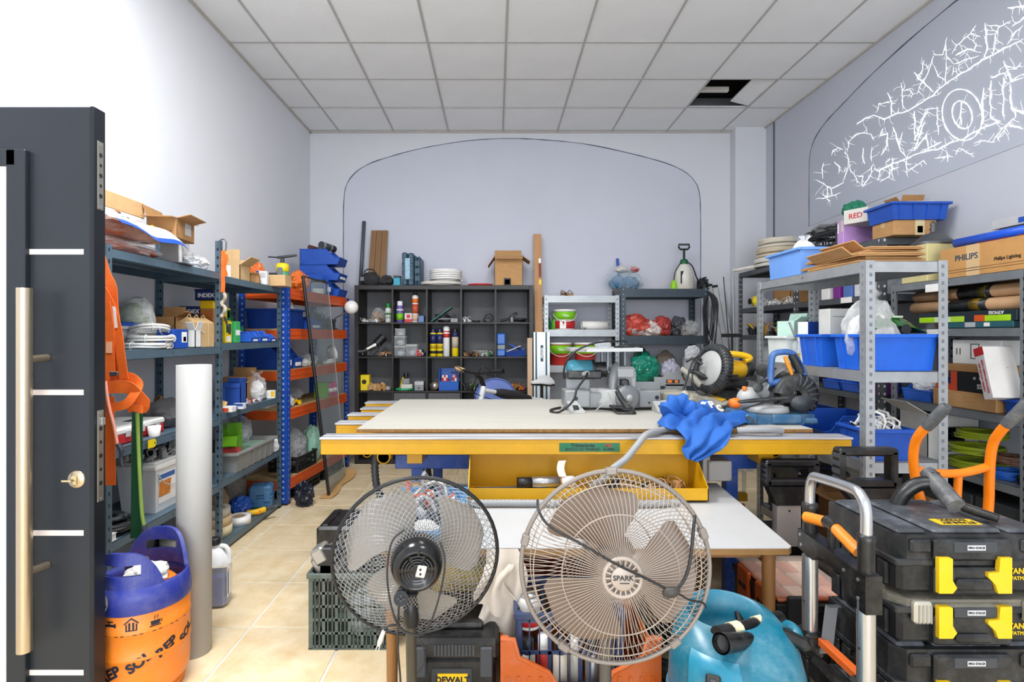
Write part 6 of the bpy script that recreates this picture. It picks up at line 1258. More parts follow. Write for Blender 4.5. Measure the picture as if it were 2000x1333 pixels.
def saw_three():
    o = fr(1520, 2.85, BD + .001); t = T('mitre_saw', 'blue and black chop saw with a loop handle at the bench end', 'saw', o); M = Matrix.Translation(-o); q = P3; z0 = BD + .001
    bl = mat('#2f5f9e', .4, v=.08, dust=.2); bl2 = mat('#27597f', .42, v=.08, dust=.25)
    b = MB(bl2, M).prism([(fx(1449, 2.75), 2.78), (fx(1472, 2.75), 2.735), (fx(1500, 2.75), 2.74), (fx(1568, 2.75), 2.74), (fx(1598, 2.75), 2.78), (fx(1592, 2.75), 2.95), (fx(1452, 2.75), 2.97)], z0, z0 + .045).b('base', t)
    for p_, q_, bv in (((fx(1453, 2.75), 2.725, z0), (fx(1478, 2.75), 2.80, z0 + .055), .012), ((fx(1505, 2.75), 2.722, z0 + .004), (fx(1562, 2.75), 2.76, z0 + .05), .008), ((fx(1566, 2.75), 2.74, z0), (fx(1597, 2.75), 2.80, z0 + .03), .008), ((fx(1424, 2.95), 2.90, z0), (fx(1455, 2.95), 3.02, z0 + .05), .012)): MB(bl2, M).box(p_, q_, bev=bv).b('foot', b)
    MB(BLACK, M).cyl(q(1462, 817, 2.722), q(1462, 817, 2.726), .010).cyl(q(1470, 823, 2.722), q(1470, 823, 2.726), .009).b('hole', b)
    MB(SG2, M).lathe([(.10, z0 + .045), (.11, z0 + .05), (.105, z0 + .075), (.03, z0 + .085), (0, z0 + .085)], n=32, c=(fx(1500, 2.86), 2.88, 0)).b('turntable', t)
    MB(SG2, M).box(q(1500, 812, 2.80), q(1526, 796, 2.83), bev=.005).box(q(1508, 800, 2.82), q(1520, 790, 2.88), bev=.004).b('vice', t)
    MB(SDK, M).box(q(1530, 812, 2.90), q(1565, 785, 2.98), bev=.015).b('pivot', t)
    # upper black guard with ribs
    c = q(1548, 772, 2.86); R_ = .112
    def arc(r, a0, a1, y, n=18): return [c + V((r * math.cos(a), y, r * math.sin(a))) for a in [a0 + (a1 - a0) * k / n for k in range(n + 1)]]
    MB(SDK, M).sheet([arc(R_ * .25, -.8, 3.0, -.035), arc(R_ * .8, -.8, 3.0, -.055), arc(R_, -.8, 3.0, -.04), arc(R_ * 1.02, -.8, 3.0, .0), arc(R_, -.8, 3.0, .05), arc(R_ * .5, -.8, 3.0, .06)], None, .004).b('upper_guard', t)
    for k in range(7):
        a = -.55 + k * .33; MB(DGREY, M).tube([c + V((r * math.cos(a), y, r * math.sin(a))) for r, y in ((R_ * .5, -.052), (R_ * .85, -.06), (R_ * 1.03, -.04), (R_ * 1.05, 0), (R_ * 1.03, .05))], .006, n=6).b('guard_rib', t)
    MB(SG, M).sheet([arc(R_ * 1.25, 1.35, 3.25, -.02, 14), arc(R_ * 1.42, 1.35, 3.25, -.0, 14), arc(R_ * 1.3, 1.35, 3.25, .03, 14)], None, .006).b('dust_arc', t)
    MB(DGREY, M).lathe([(0, 0), (.03, 0), (.04, -.01), (.044, -.012), (.044, .004), (0, .006)], n=28, sx=1.25, sy=.9, M=rot3(x=PI / 2, t=c + V((.012, -.066, -.035)))).b('side_cover', t)
    MB(SG2, M).cyl(q(1492, 768, 2.86), q(1481, 758, 2.76), .027, n=22, caps=False, r1=.025).cyl(q(1492, 768, 2.86), q(1481, 758, 2.77), .021, n=22, caps=False).b('dust_port', t); MB(SDK, M).cyl(q(1484, 761, 2.80), q(1484, 761, 2.803), .021).b('port_inside', t)
    MB(SG2, M).blob(q(1462, 797, 2.88), (.12, .10, .11), amp=.08, seed=2, sub=3).b('gear_housing', t)
    MB(ORANGE, M).lathe([(.018, 0), (.026, .006), (.028, .03), (.022, .05), (0, .052)], n=9, M=rot3(y=-PI / 2, x=.1, t=q(1444, 788, 2.80))).lathe([(.010, 0), (.012, .02), (0, .022)], n=10, c=q(1454, 763, 2.86)).b('clamp_knob', t)
    MB(SDK, M).tube([q(1440, 786, 2.78), q(1470, 783, 2.77), q(1538, 778, 2.76)], [.008, .011, .007], n=7).b('guard_lever', t); MB(BLACK, M).tube([q(1448, 800, 2.80), q(1500, 784, 2.78), q(1530, 776, 2.77)], .004, n=6).b('guard_link', t)
    # loop handle
    lp = [(1505, 742), (1507, 705), (1512, 692), (1530, 688), (1546, 690), (1556, 702), (1571, 734), (1562, 740), (1535, 742), (1510, 748)]
    MB(bl, M).tube(spl([q(x, y, 2.84) for x, y in lp], 5, True), .016, n=9, closed=True).b('loop_handle', t)
    MB(SDK, M).tube([q(1546, 694, 2.83), q(1556, 712, 2.83), q(1564, 730, 2.83)], [.019, .022, .020], n=10).b('grip', t); MB(mat('#e2902a', .5), M).tube([q(1533, 697, 2.82), q(1540, 714, 2.82), q(1547, 732, 2.82)], [.010, .012, .008], n=8).b('trigger', t)
    MB(bl, M).box(q(1500, 758, 2.85), q(1530, 738, 2.92), bev=.014).b('motor_front', t); MB(SDK, M).cyl(q(1486, 722, 2.98), q(1512, 732, 2.86), .032, n=20, r1=.036).b('motor', t)
    MB(BLACK, M).tube(spl([q(1506, 740, 2.85), q(1490, 746, 2.84), q(1478, 752, 2.86), q(1470, 775, 2.95)], 5), .008, n=7).b('cord', t)
saw_three()
def shirt():
    rnd = noise.noise; m = MB(); sm = mat('#1f5cae', .75, v=.1, sc=16)
    #           back edge ................ front edge ........ over the rail ........ hem
    Lc = [(.93, 2.97, .05), (.86, 2.84, .05), (.80, 2.70, .045), (.80, 2.585, .03), (.825, 2.53, .02), (.845, 2.477, -.018), (.835, 2.470, -.06), (.85, 2.472, -.10)]
    Rc = [(1.14, 3.00, .035), (1.25, 2.90, .04), (1.30, 2.78, .025), (1.22, 2.70, .03), (1.10, 2.56, .02), (1.05, 2.474, -.018), (.985, 2.468, -.07), (.895, 2.470, -.115)]
    rows = []; A, B_ = spl(Lc, 5), spl(Rc, 5)
    for i, (a, b) in enumerate(zip(A, B_)):
        r = []
        for k in range(34):
            u = k / 33; p = a.lerp(b, u); lie = 1 if i < 20 else .35; s_ = math.sin(u * PI)
            w = .05 * rnd(V((p.x * 7, p.y * 6, 1))) + .028 * math.sin(u * 17 + i * .55 + 2 * rnd(V((p.x * 5, p.y * 5, 4)))) + .03 * abs(rnd(V((u * 4 - i * .12, i * .16, 9))))
            if lie == 1: p.z = BD + max(.006, p.z * s_ ** .5 + w * s_ ** .4 + .012)
            else: p.z = BD + p.z; p.y -= .012 + max(0, .9 * w * .6 + .01)
            if i == 19 or i == 20: p.z = max(p.z, BD - .012)
            r.append(p)
        rows.append(r)
    o = V((1.0, 2.7, BD)); m.M = Matrix.Translation(-o); m.sheet(rows, sm, .004)
    t = T('shirt', 'crumpled blue work shirt draped over the front rail of the bench', 'shirt', o); b = m.b('cloth', t); c = V((0, 0, 0))
    sl = MB(sm, Matrix.Translation(-o)); R2 = []
    for i in range(14):
        s_ = i / 13; ce = V((.86 + .12 * s_, 2.72 + .10 * s_ * (1 - s_), BD + .05 + .05 * math.sin(s_ * PI))); R2.append((ce, .075 * (1 - .35 * s_) * (1 + .2 * math.sin(i * 1.9))))
    sl.tube([a for a, r in R2], [r for a, r in R2], n=14, flat=.55).b('sleeve', t)
    wh = mat('#e8eef6', .6)
    for bd, sz, x, y, z_, rz in (('P', .055, 1.065, 2.70, .105, .3), ('C', .05, 1.10, 2.685, .09, .5), ('UNI', .018, 1.03, 2.715, .112, -1.2)):
        text(t, bd, sz, V((x, y, BD + z_)) - o, (.75, 0, rz), wh, bold=.002)
shirt()
HOSE = mat('#939597', .5, v=.06, dust=.15)
def ribbed(pts, r, n=5, step=.008):
    P = spl(pts, 10); out = [P[0]]; acc = 0
    for a, b in zip(P, P[1:]):
        L_ = (b - a).length; k = max(1, int(L_ / step)); out += [a.lerp(b, (j + 1) / k) for j in range(k)]
    return out, [r * (1 if i % 2 else .8) for i in range(len(out))]
o = V((.6, 2.45, .66)); t = T('vacuum_hose', 'grey ribbed hose running from the shirt over the rail into the trough', 'hose', o)
pts, rr = ribbed([P3(1318, 838, 2.66), P3(1290, 841, 2.57), P3(1262, 850, 2.47), P3(1243, 872, 2.42), P3(1222, 897, 2.39), P3(1198, 915, 2.37), P3(1180, 935, 2.40), P3(1155, 952, 2.46)], .0165)
MB(HOSE, Matrix.Translation(-o)).tube(pts, rr, n=10).b('tube', t)
t = T('vacuum_hose', 'short grey ribbed hose lying on the bench right of the shirt', 'hose', o)
pts, rr = ribbed([(1.13, 2.56, BT + .022), (1.20, 2.535, BT + .03), (1.27, 2.53, BT + .03), (1.34, 2.56, BT + .019)], .0165)
MB(HOSE, Matrix.Translation(-o)).tube(pts, rr, n=10).b('tube', t)
t = T('vacuum_hose', 'long grey ribbed hose lying across the low table under the trough', 'hose', o)
pts, rr = ribbed([(-.30, 2.28, TZ + .018), (-.1, 2.315, TZ + .018), (.3, 2.315, TZ + .018), (.62, 2.31, TZ + .018), (.78, 2.33, TZ + .018)], .0165)
MB(HOSE, Matrix.Translation(-o)).tube(pts, rr, n=10).b('tube', t)
# in the trough
zt = .613
rod('foil-wrapped pipe lagging lying in the yellow trough', (.10, 2.50, zt + .04), (.36, 2.53, zt + .04), .026, mat('#b58a5a', .5), hollow=False, wraps=[(.0, .25, BLACK), (.25, .75, STEEL), (.78, 1, PAPER)])
for k in range(3): rod(['long black rod at the front of the trough', 'long steel rod in the middle of the trough', 'dark rod along the back of the trough'][k], (-.10, 2.41 + .05 * k, zt + .010), (.12 + .12 * k, 2.43 + .06 * k, zt + .012), .008, [BLACK, STEEL, DGREY][k], 'rod', 'rod', hollow=False, n=8)
tag(MB(PAPER).sheet([[(.29 + .035 * k - .01 * math.sin(i * .5), 2.50 + .01 * k, zt + .07 + .012 * i) for k in range(2)] for i in range(7)], None, .002).b('paper_strip'), 'curled white strip of card standing in the yellow trough', 'card')
pile('brown cardboard scraps and screws at the right end of the trough', (.66, 2.5, zt), 0, .4, .18, .04, [KRAFT, KRAFT2, BLACK, mat('#7a5a2a')], 60, .04, 61)
# under the bench
t = T('vacuum_hose', 'dark ribbed hose hanging down from the left end of the bench', 'hose', (-.6, 2.75, .5)); pts, rr = ribbed([V(p) + V((.6, -2.75, -.5)) for p in ((-.60, 2.74, .735), (-.60, 2.72, .66), (-.585, 2.72, .56), (-.54, 2.74, .47), (-.49, 2.78, .43), (-.45, 2.82, .41))], .02)
MB(DGREY).tube(pts, rr, n=10).b('tube', t)
carton('red and black toolbox standing under the bench behind the fans', (.30, 3.10, .001), 0, .45, .3, .42, mat('#8e2a22', .5, v=.5, sc=7), tape=False)
bag('dark bags heaped under the left end of the bench', (-.12, 3.35, 0), 0, .4, .3, .45, mat('#20252e', .4, v=.3), None, 121)
sbin('blue bin of parts on the floor under the bench rail', (-.17, 2.95, 0), 0, .25, .25, .45, BLUE2)
t = T('safety_glasses', 'clear safety glasses hanging from the bench stretcher at the right', 'glasses', (1.62, 3.58, .44))
for sx in (-1, 1): MB(CLRBOX).sheet([[(sx * (.005 + .06 * k / 4), -.02 + .02 * (k / 4) ** 2, .03 * j) for k in range(5)] for j in range(2)], None, .002).b('lens', t); MB(CLRBOX).box((sx * .064, -.0, .012), (sx * .068, .10, .02)).b('temple', t)
MB(CLRBOX).box((-.01, -.02, -.15), (.01, .0, .0)).b('hanging_tag', t)
# ---- foreground: two fans, crates, vacuum cleaner, trolley, tool-box stack, sack truck ----
def fan_blade(m, r0, r1, a0, sweep, mt, z=0., tw=.05, M=None, n=12, wide=1.):
    rows = []
    for i in range(n + 1):
        s_ = i / n; r = r0 + (r1 - r0) * s_; half = wide * (.30 + .42 * math.sin(min(1., s_ * 1.25) * PI * .5)) * (1 if s_ < .85 else math.sqrt(max(.05, 1 - ((s_ - .85) / .16) ** 2)))
        row = []
        for k in range(9):
            u = k / 8 - .5; a = a0 + sweep * s_ + 2 * u * half; p = V((r * math.cos(a), r * math.sin(a), z + tw * u * (1.2 - .5 * s_) + .008 * math.cos(u * PI))); row.append(M @ p if M else p)
        rows.append(row)
    m.sheet(rows, mt, .003)
def ringpts(R_, z, n=48, M=None): return [(M @ V((R_ * math.cos(a), R_ * math.sin(a), z)) if M else V((R_ * math.cos(a), R_ * math.sin(a), z))) for a in [2 * PI * k / n for k in range(n)]]
def fan_mesh():
    c = P3(814, 1088, 1.50); t = T('pedestal_fan', 'black pedestal fan seen from behind with a fine mesh guard', 'fan', (c.x, c.y, 0)); R_ = .224
    A = Matrix.Translation((0, 0, c.z)) @ rot3(z=.17) @ rot3(x=-PI / 2 + .10)      # local z points away from the camera
    dk = mat('#232426', .35, .3, v=.1); wm = mat('#a6a8ab', .3, .7, v=.08); bd = mat('#9a948b', .45, v=.04)
    MB(dk, A).tube(ringpts(R_, 0), .0055, n=7, closed=True).b('guard_rim', t)
    for nm, sg, dep, rin, n in (('rear_guard', -1, .065, .058, 64), ('front_guard', 1, .075, .035, 64)):
        m = MB(wm)
        for s_ in (1, -1):
            for i in range(n):
                a0 = 2 * PI * i / n; pts = []
                for k in range(11):
                    f = k / 10; r = rin + (R_ - rin) * f; z = sg * dep * (1 - (r / R_) ** 2.6); a = a0 + s_ * 1.15 * (1 - f); pts.append(A @ V((r * math.cos(a), r * math.sin(a), z)))
                m.tube(pts, .00085, n=3, caps=False)
        g = m.b(nm, t); g['kind'] = 'stuff'
    m = MB(bd)
    for k in range(3):
        b = MB(bd); fan_blade(b, .04, .195, PI / 2 + .55 + k * 2 * PI / 3, -.5, bd, .02, .05, A, wide=1.15); b.b('blade', t)
    MB(bd, A).lathe([(0, .05), (.03, .048), (.045, .03), (.045, -.01), (0, -.01)], n=24).b('hub', t)
    Mo = A @ Matrix.Translation((-.002, -.018, -.06)); gl = mat('#17181a', .18, v=.1)
    h = MB(gl, Mo).lathe([(.045, .04), (.066, .03), (.0685, -.01), (.064, -.035), (.052, -.05), (.048, -.0515), (.046, -.048), (0, -.048)], n=40).b('motor_housing', t)
    m = MB(mat('#3c3e42', .4))
    for r in (.016, .024, .031, .039):
        for q in range(6):
            a0 = q * PI / 3 + .12; m.tube([Mo @ V((r * math.cos(a0 + .8 * j / 5), r * math.sin(a0 + .8 * j / 5), -.0495)) for j in range(6)], .0018, n=5)
    m.b('vent', h)['kind'] = 'stuff'
    MB(mat('#c9c8c4', .4), Mo).box((-.002, -.018, -.0535), (.022, .014, -.048), bev=.002, M=rot3(z=.25)).cyl((.008, -.006, -.055), (.008, -.006, -.052), .003, BLACK).cyl((.008, .006, -.055), (.008, .006, -.052), .003, BLACK).b('cover_plate', h)
    MB(BLACK, Mo).box((.0, -.058, -.045), (.007, -.038, -.052), bev=.002).b('oscillation_knob', h)
    o = V((-c.x, -c.y, 0)); q = lambda x, y, Y=1.43: P3(x, y, Y) + o
    MB(dk).box(q(772, 1158, 1.42), q(826, 1135, 1.52), bev=.008).b('tilt_bracket', t)
    for k in range(5): MB(DGREY).box(q(782 + 9 * k, 1157, 1.416), q(786 + 9 * k, 1146, 1.42)).b('slot', t)
    kn = MB(gl).cyl(q(783, 1170, 1.40), q(783, 1170, 1.46), .0185, n=20).b('tilt_knob', t); MB(DGREY).box(q(781, 1180, 1.396), q(785, 1160, 1.40)).box(q(774, 1172, 1.396), q(792, 1168, 1.40)).b('knob_cross', kn)
    MB(dk).cyl(q(803, 1160, 1.47), q(803, 1215, 1.47), .017).lathe([(.0185, 0), (.021, .01), (.021, .05), (.0175, .06)], n=10, c=q(803, 1222, 1.47)).b('height_collar', t)
    MB(mat('#4a463c', .4, .3)).cyl(q(802, 1222, 1.47), V((.0, .03, .03)) + V((q(802, 1222, 1.47).x, 0, 0)), .0145, n=16).b('pole', t); MB(dk).lathe([(.2, 0), (.2, .012), (.05, .04), (.02, .05), (0, .05)], n=32, c=(q(802, 1222, 1.47).x, .03, 0)).b('base', t)
    ws = mat('#26272a', .5)
    MB(ws).tube(spl([q(790, 1035, 1.42), q(765, 1060, 1.40), q(756, 1120, 1.40), q(763, 1180, 1.40), q(778, 1222, 1.40), q(800, 1238, 1.41), q(824, 1240, 1.41), q(842, 1215, 1.40), q(862, 1150, 1.40), q(869, 1095, 1.40), q(860, 1060, 1.42)], 6), .0027, n=6).b('cord', t)
    MB(ws).tube(spl([q(779, 1180, 1.41), q(777, 1260, 1.42), q(782, 1330, 1.42), q(780, 1360, 1.42)], 4), .003, n=6).tube(spl([q(815, 1243, 1.41), q(828, 1270, 1.41), q(826, 1300, 1.42), q(815, 1316, 1.42)], 5), .002, n=5).tube(spl([q(774, 1222, 1.40), q(758, 1224, 1.39), q(747, 1240, 1.39)], 5), .003, n=6).b('cord', t)
    MB(mat('#c9c6c0', .4)).tube([q(750, 1232, 1.39), q(742, 1255, 1.385), q(739, 1262, 1.385)], [.005, .007, .004], n=8).cyl(q(738, 1260, 1.384), q(734, 1270, 1.384), .0014).cyl(q(742, 1262, 1.384), q(739, 1272, 1.384), .0014).b('plug', t)
fan_mesh()
def fan_spark():
    c = P3(1202, 1106, 1.35); t = T('pedestal_fan', 'grey wire-guard fan facing the camera with a round badge', 'fan', (c.x, c.y, 0)); R_ = .232
    A = Matrix.Translation((0, 0, c.z)) @ rot3(x=PI / 2 - .06)                   # local z points to the camera
    wm = mat('#ab9f94', .4, .2, v=.06); rim = mat('#857d76', .4, .2, v=.08); bd = mat('#78675a', .42, v=.06)
    MB(rim, A).tube(ringpts(R_, 0, 64), .006, n=8, closed=True, flat=1.).b('guard_rim', t)
    for k in range(5):
        a = .35 + k * 1.2566; MB(rim, A).box((R_ - .010, -.014, -.011), (R_ + .008, .014, .011), bev=.003, M=rot3(z=a)).b('rim_clip', t)
    n = 104
    for nm, sg, dep, rin, tw in (('front_guard', 1, .075, .040, .10), ('rear_guard', -1, .085, .060, -.16)):
        m = MB(wm)
        for i in range(n):
            a0 = 2 * PI * (i + (.5 if sg < 0 else 0)) / n; pts = []
            for k in range(11):
                f = k / 10; r = rin + (R_ - .001 - rin) * f; z = sg * dep * (1 - (r / R_) ** 3.2); a = a0 + tw * (f - .5) * 2 * f; pts.append(A @ V((r * math.cos(a), r * math.sin(a), z)))
            m.tube(pts, .00105, n=4, caps=False)
        g = m.b(nm, t); g['kind'] = 'stuff'
        for f in ((.60, .88) if sg > 0 else (.5, .9)):
            r = R_ * f; MB(wm, A).tube(ringpts(r, sg * dep * (1 - f ** 3.2) - .002 * sg), .0016, n=5, closed=True).b('guard_ring', t)
    for k in range(3):
        b = MB(bd); fan_blade(b, .035, .198, PI / 2 + .28 + k * 2 * PI / 3, .15, bd, -.01, -.05, A, wide=1.05); b.b('blade', t)
    MB(bd, A).lathe([(0, .02), (.03, .018), (.048, .0), (.05, -.05), (0, -.05)], n=28).b('hub', t)
    bg = MB(wm, A).lathe([(.0475, .070), (.049, .076), (.046, .081), (.041, .081), (.0385, .078), (.0375, .07)], n=40).lathe([(0, .0795), (.027, .0795), (.0285, .082), (.026, .083), (.0, .0835)], n=36).lathe([(.0, .068), (.045, .068), (.045, .071), (0, .071)], n=30).b('badge', t)
    m = MB(wm, A)
    for k in range(18): a = 2 * PI * k / 18; m.box((.027, -.0018, .072), (.042, .0018, .0805), M=rot3(z=a) @ rot3(z=0))
    m.b('badge_vanes', bg)['kind'] = 'stuff'
    lt = text(bg, 'SPARK', .0165, (0, 0, 0), (0, 0, 0), INK, bold=.0003)
    for v in lt.data.vertices: v.co = A @ (v.co + V((0, .001, .0842)))
    MB(INK, A).box((-.008, -.0115, .0835), (.014, -.0095, .0842)).b('print', bg)
    MB(bd, A).lathe([(.0, -.16), (.04, -.155), (.062, -.13), (.065, -.06), (.05, -.05)], n=30).b('motor_housing', t)
    o = V((-c.x, -c.y, 0)); q = lambda x, y, Y=1.262: P3(x, y, Y) + o
    px = q(1187, 1320, 1.42); MB(mat('#57534e', .4, .2)).cyl((px.x, .10, c.z - .10), (px.x, .10, .03), .016, n=16).box((px.x - .02, .06, c.z - .12), (px.x + .02, .13, c.z - .02), bev=.01).b('pole', t); MB(rim).lathe([(.2, 0), (.2, .014), (.05, .04), (.02, .06), (0, .06)], n=32, c=(px.x, .10, 0)).b('base', t)
    MB(BLACK).tube(spl([q(1050, 978, 1.335), q(1053, 1000, 1.29), q(1075, 1030, 1.275), q(1140, 1066), q(1200, 1101, 1.255), q(1260, 1130), q(1303, 1152)], 6), .0032, n=7).tube(spl([q(1318, 1155), q(1345, 1172, 1.275), q(1372, 1178, 1.30), q(1379, 1188, 1.33)], 5), .0026, n=6).tube(spl([q(1322, 1152), q(1338, 1130, 1.27), q(1348, 1095, 1.275), q(1355, 1030, 1.29), q(1357, 1008, 1.31)], 6), .004, n=7).b('cord', t)
    MB(mat('#3b3836', .5)).tube([q(1296, 1160), q(1304, 1158, 1.255), q(1318, 1156, 1.255), q(1325, 1152)], [.006, .0125, .012, .006], n=9).cyl(q(1300, 1168, 1.255), q(1306, 1158, 1.255), .007).b('plug', t)
    MB(rim, A).box((.012, .075, .055), (.018, .088, .062), bev=.002).b('wire_clip', t)
fan_spark()
# left of the table
lo, rz, w_, d_, h_ = FS(0.001, 602, 762, 1121, .30, 2.31); lattice_crate('dark green slotted crate on the tiled floor left of the mesh fan', lo, 0, w_, d_, h_, mat('#4a5751', .5, v=.12, dust=.2), nx=18, nz=5)
t = T('nail_gun', 'grey and black power tool sticking out of the green crate', 'tool', (-.70, 2.42, .12))
MB(BLACK).box((-.06, -.08, 0), (.02, .05, .27), bev=.01).box((-.065, -.085, .22), (.025, -.04, .30), bev=.006).b('body', t); MB(mat('#a8a6a2', .35, .6)).box((.0, -.08, .10), (.10, .04, .21), bev=.012, M=rot3(y=-.5, t=(.0, 0, .06))).box((.02, -.09, .17), (.08, .0, .24), bev=.01, M=rot3(y=-.5, t=(.0, 0, .06))).b('housing', t)
bag('clear plastic rubbish lying in the green slotted crate', (-.55, 2.46, .01), 0, .26, .24, .2, CLR2, [LGREY, DGREY], 131)
toolcase('upright black case on the floor behind the green crate', (-.80, 2.98, .001), 0, .26, .30, .335, BLK, handle=False, ribs=3)
toolcase('low black case on the floor between the green crate and the bench', (-.60, 2.86, .001), 0, .12, .2, .26, BLK, handle=False, ribs=2)
# on the table behind the mesh fan
tub('light blue open tray of tools on the left end of the low table', (-.262, 2.10, TZ + .001), 0, .26, .53, .07, mat('#3f7fb2', .4, v=.2, sc=40), .95, ribs=3)
pile('grey power-tool parts heaped in the light blue tray', (-.262, 2.14, TZ + .007), 0, .2, .42, .09, [LGREY, GREY, DGREY, OFFW, mat('#b5533c')], 44, .07, 63)
t = T('dust_mask', 'white dust mask lying at the front of the light blue tray', 'mask', (-.25, 1.92, TZ + .045), .4)
MB(WHITE).lathe([(0, .035), (.025, .03), (.045, .012), (.05, 0), (.047, 0), (.04, .012), (0, .03)], n=20, sx=1.15).b('shell', t); MB(YEL2).tube([(-.05, 0, .005), (-.03, .06, .01), (.03, .06, .01), (.05, 0, .005)], .002, n=5).b('strap', t)
t = T('hand_brush', 'straw hand brush lying across the back corner of the blue tray', 'brush', (-.30, 2.50, TZ + .002), 0, rot=(0, 0, 2.5))
m = MB(mat('#cda767', .9, v=.2)); rnd = random.Random(5)
for k in range(60): a = (rnd.random() - .5) * .6; m.tube([(.0, .03 * a, .02), (.11 * math.cos(a), .11 * math.sin(a), .01 + .03 * rnd.random())], .0022, n=4)
m.b('bristles', t)['kind'] = 'stuff'; MB(WOOD).cyl((-.12, 0, .02), (.01, 0, .02), .012).b('handle', t)
# under the table
def tote():
    t = T('tool_box', 'black tool box with a yellow name label under the mesh fan', 'toolbox', (-.134, 1.90, .001)); x, y = .135, .16
    MB(BLK).box((-x, -y, 0), (x, y, .30), bev=.012).b('body', t); MB(BLK).box((-x - .01, -y - .012, .30), (x + .01, y + .01, .365), bev=.012).box((-x * .7, -y * .7, .365), (x * .7, y * .7, .385), bev=.008).b('lid', t)
    for k in range(12): MB(DGREY).box((-.06 + .011 * k, -y - .017, .318), (-.054 + .011 * k, -y - .011, .35)).b('grip_rib', t)
    for sx in (-1, 1): MB(DGREY).box((sx * .105 - .02, -y - .02, .25), (sx * .105 + .02, -y, .345), bev=.004).b('latch', t)
    lb = MB(mat('#33363a', .4)).box((-.07, -y - .004, .19), (.06, -y + .001, .27), bev=.002).b('name_plate', t); MB(YEL).box((-.05, -y - .006, .215), (.045, -y - .003, .255)).b('label', lb); text(lb, 'DEWALT', .027, (-.0025, -y - .0068, .235), FRONT, INK, bold=.0012)
tote()
bag('yellow plastic bag under the table behind the black tool box', (-.11, 2.26, .001), 0, .34, .3, .50, mat('#b89a1c', .4, v=.25, b=.4, bs=25), None, 133, amp=.12)
bag('dark grey rubbish bag on the floor under the left half of the table', (-.12, 2.58, .001), 0, .40, .26, .46, mat('#3a3d42', .4, v=.3), None, 135)
t = T('rag', 'grey beige cleaning rag hanging over the front edge of the table', 'rag', (.02, 1.85, .5)); rm = mat('#c6bcb0', .85, v=.06, sc=20)
for nm, x0, x1, za, zb, ph in (('cloth', -.05, .055, .607, .33, 0), ('cloth_fold', -.06, .02, .56, .42, 2)):
    rows = []
    for i in range(22):
        s_ = i / 21; r = []
        for k in range(15):
            u = k / 14; z_ = za - (za - zb) * s_ + .02 * math.sin(u * 5 + ph) * s_; hang = max(0, min(1, s_ * 6)); sw = (u - .5) * (.05 * s_ + .02 * math.sin(s_ * 7 + ph))
            r.append((x0 + (x1 - x0) * u + sw + .015 * math.sin(s_ * 5 + ph), .02 + (-.018 - .02 * hang) + .014 * math.sin(u * 11 + s_ * 4 + ph) * min(1, s_ * 3) - .015 * (nm != 'cloth'), min(.1065, z_ - .5)))
        rows.append(r)
    MB(rm).sheet(rows, None, .003).b(nm, t)
def orange_crate():
    t = T('plastic_crate', 'orange crate with a dipped front holding the navy crate', 'crate', (.26, 1.86, .001)); og = mat('#b8540f', .5, v=.1, dust=.12); x, y, h = .245, .19, .40
    for sx in (-1, 1):
        for sy in (-1, 1): MB(og).box((sx * x, sy * y, 0), (sx * (x - .03), sy * (y - .03), h), bev=.006).b('corner_post', t)
    MB(og).box((-x, -y, 0), (x, y, .008)).b('base', t)
    pol = [(-x, .05), (x, .05), (x, h), (x - .04, h), (x - .055, .345), (.10, .30), (.06, .24), (-.06, .24), (-.10, .30), (-x + .055, .345), (-x + .04, h), (-x, h)]
    for sy in (-1, 1):
        f = MB(og, rot3(x=PI / 2, t=(0, sy * y, 0))).prism(pol, -.004, .004).b('end_wall', t)
        for k in range(14):
            u = -x + .02 + .034 * k; MB(og).box((u - .004, sy * y - .010, .05), (u + .004, sy * y + .010, .235 if abs(u) < .09 else .29)).b('rib', f)
        MB(og).tube([(a, sy * y, b) for a, b in pol[2:]], .008, n=6).b('rolled_edge', f)
    for sx in (-1, 1):
        for k in range(4): MB(og).box((sx * x, -y, .05 + .08 * k), (sx * (x - .008), y, .10 + .08 * k)).b('side_slat', t)
orange_crate()
lattice_crate('navy crate of spray cans standing inside the orange crate', (.235, 1.86, .012), 0, .34, .26, .44, mat('#1d2f55', .45, v=.12, dust=.12), nx=10, nz=4)
cc = [(mat('#d9d4cc', .4), RED), (mat('#c4372c', .4), YEL), (mat('#cfc6b4', .4), WHITE), (mat('#b9b4a8', .4), YEL2), (mat('#8d8d8c', .35, .6), RED), (mat('#d8d0c0', .4), GREEN)]
for k in range(6): can(['first', 'second', 'third', 'fourth', 'fifth', 'sixth'][k] + ' spray can from the left standing inside the navy crate', (.105 + .052 * k, 1.775 + .02 * (k % 2), .02), .0235, .33, cc[k][0], [BLACK, WHITE][k % 2], [(.25, .55, cc[k][1])], group='spray cans in the navy crate', capf=.14)
can('white and red paint tin sitting on the cans in the navy crate', (.11, 1.83, .36), .04, .11, mat('#d9d7d2', .4), STEEL, [(.1, .5, RED)], name='paint_tin', cat='tin', nozzle=False, capf=.1)
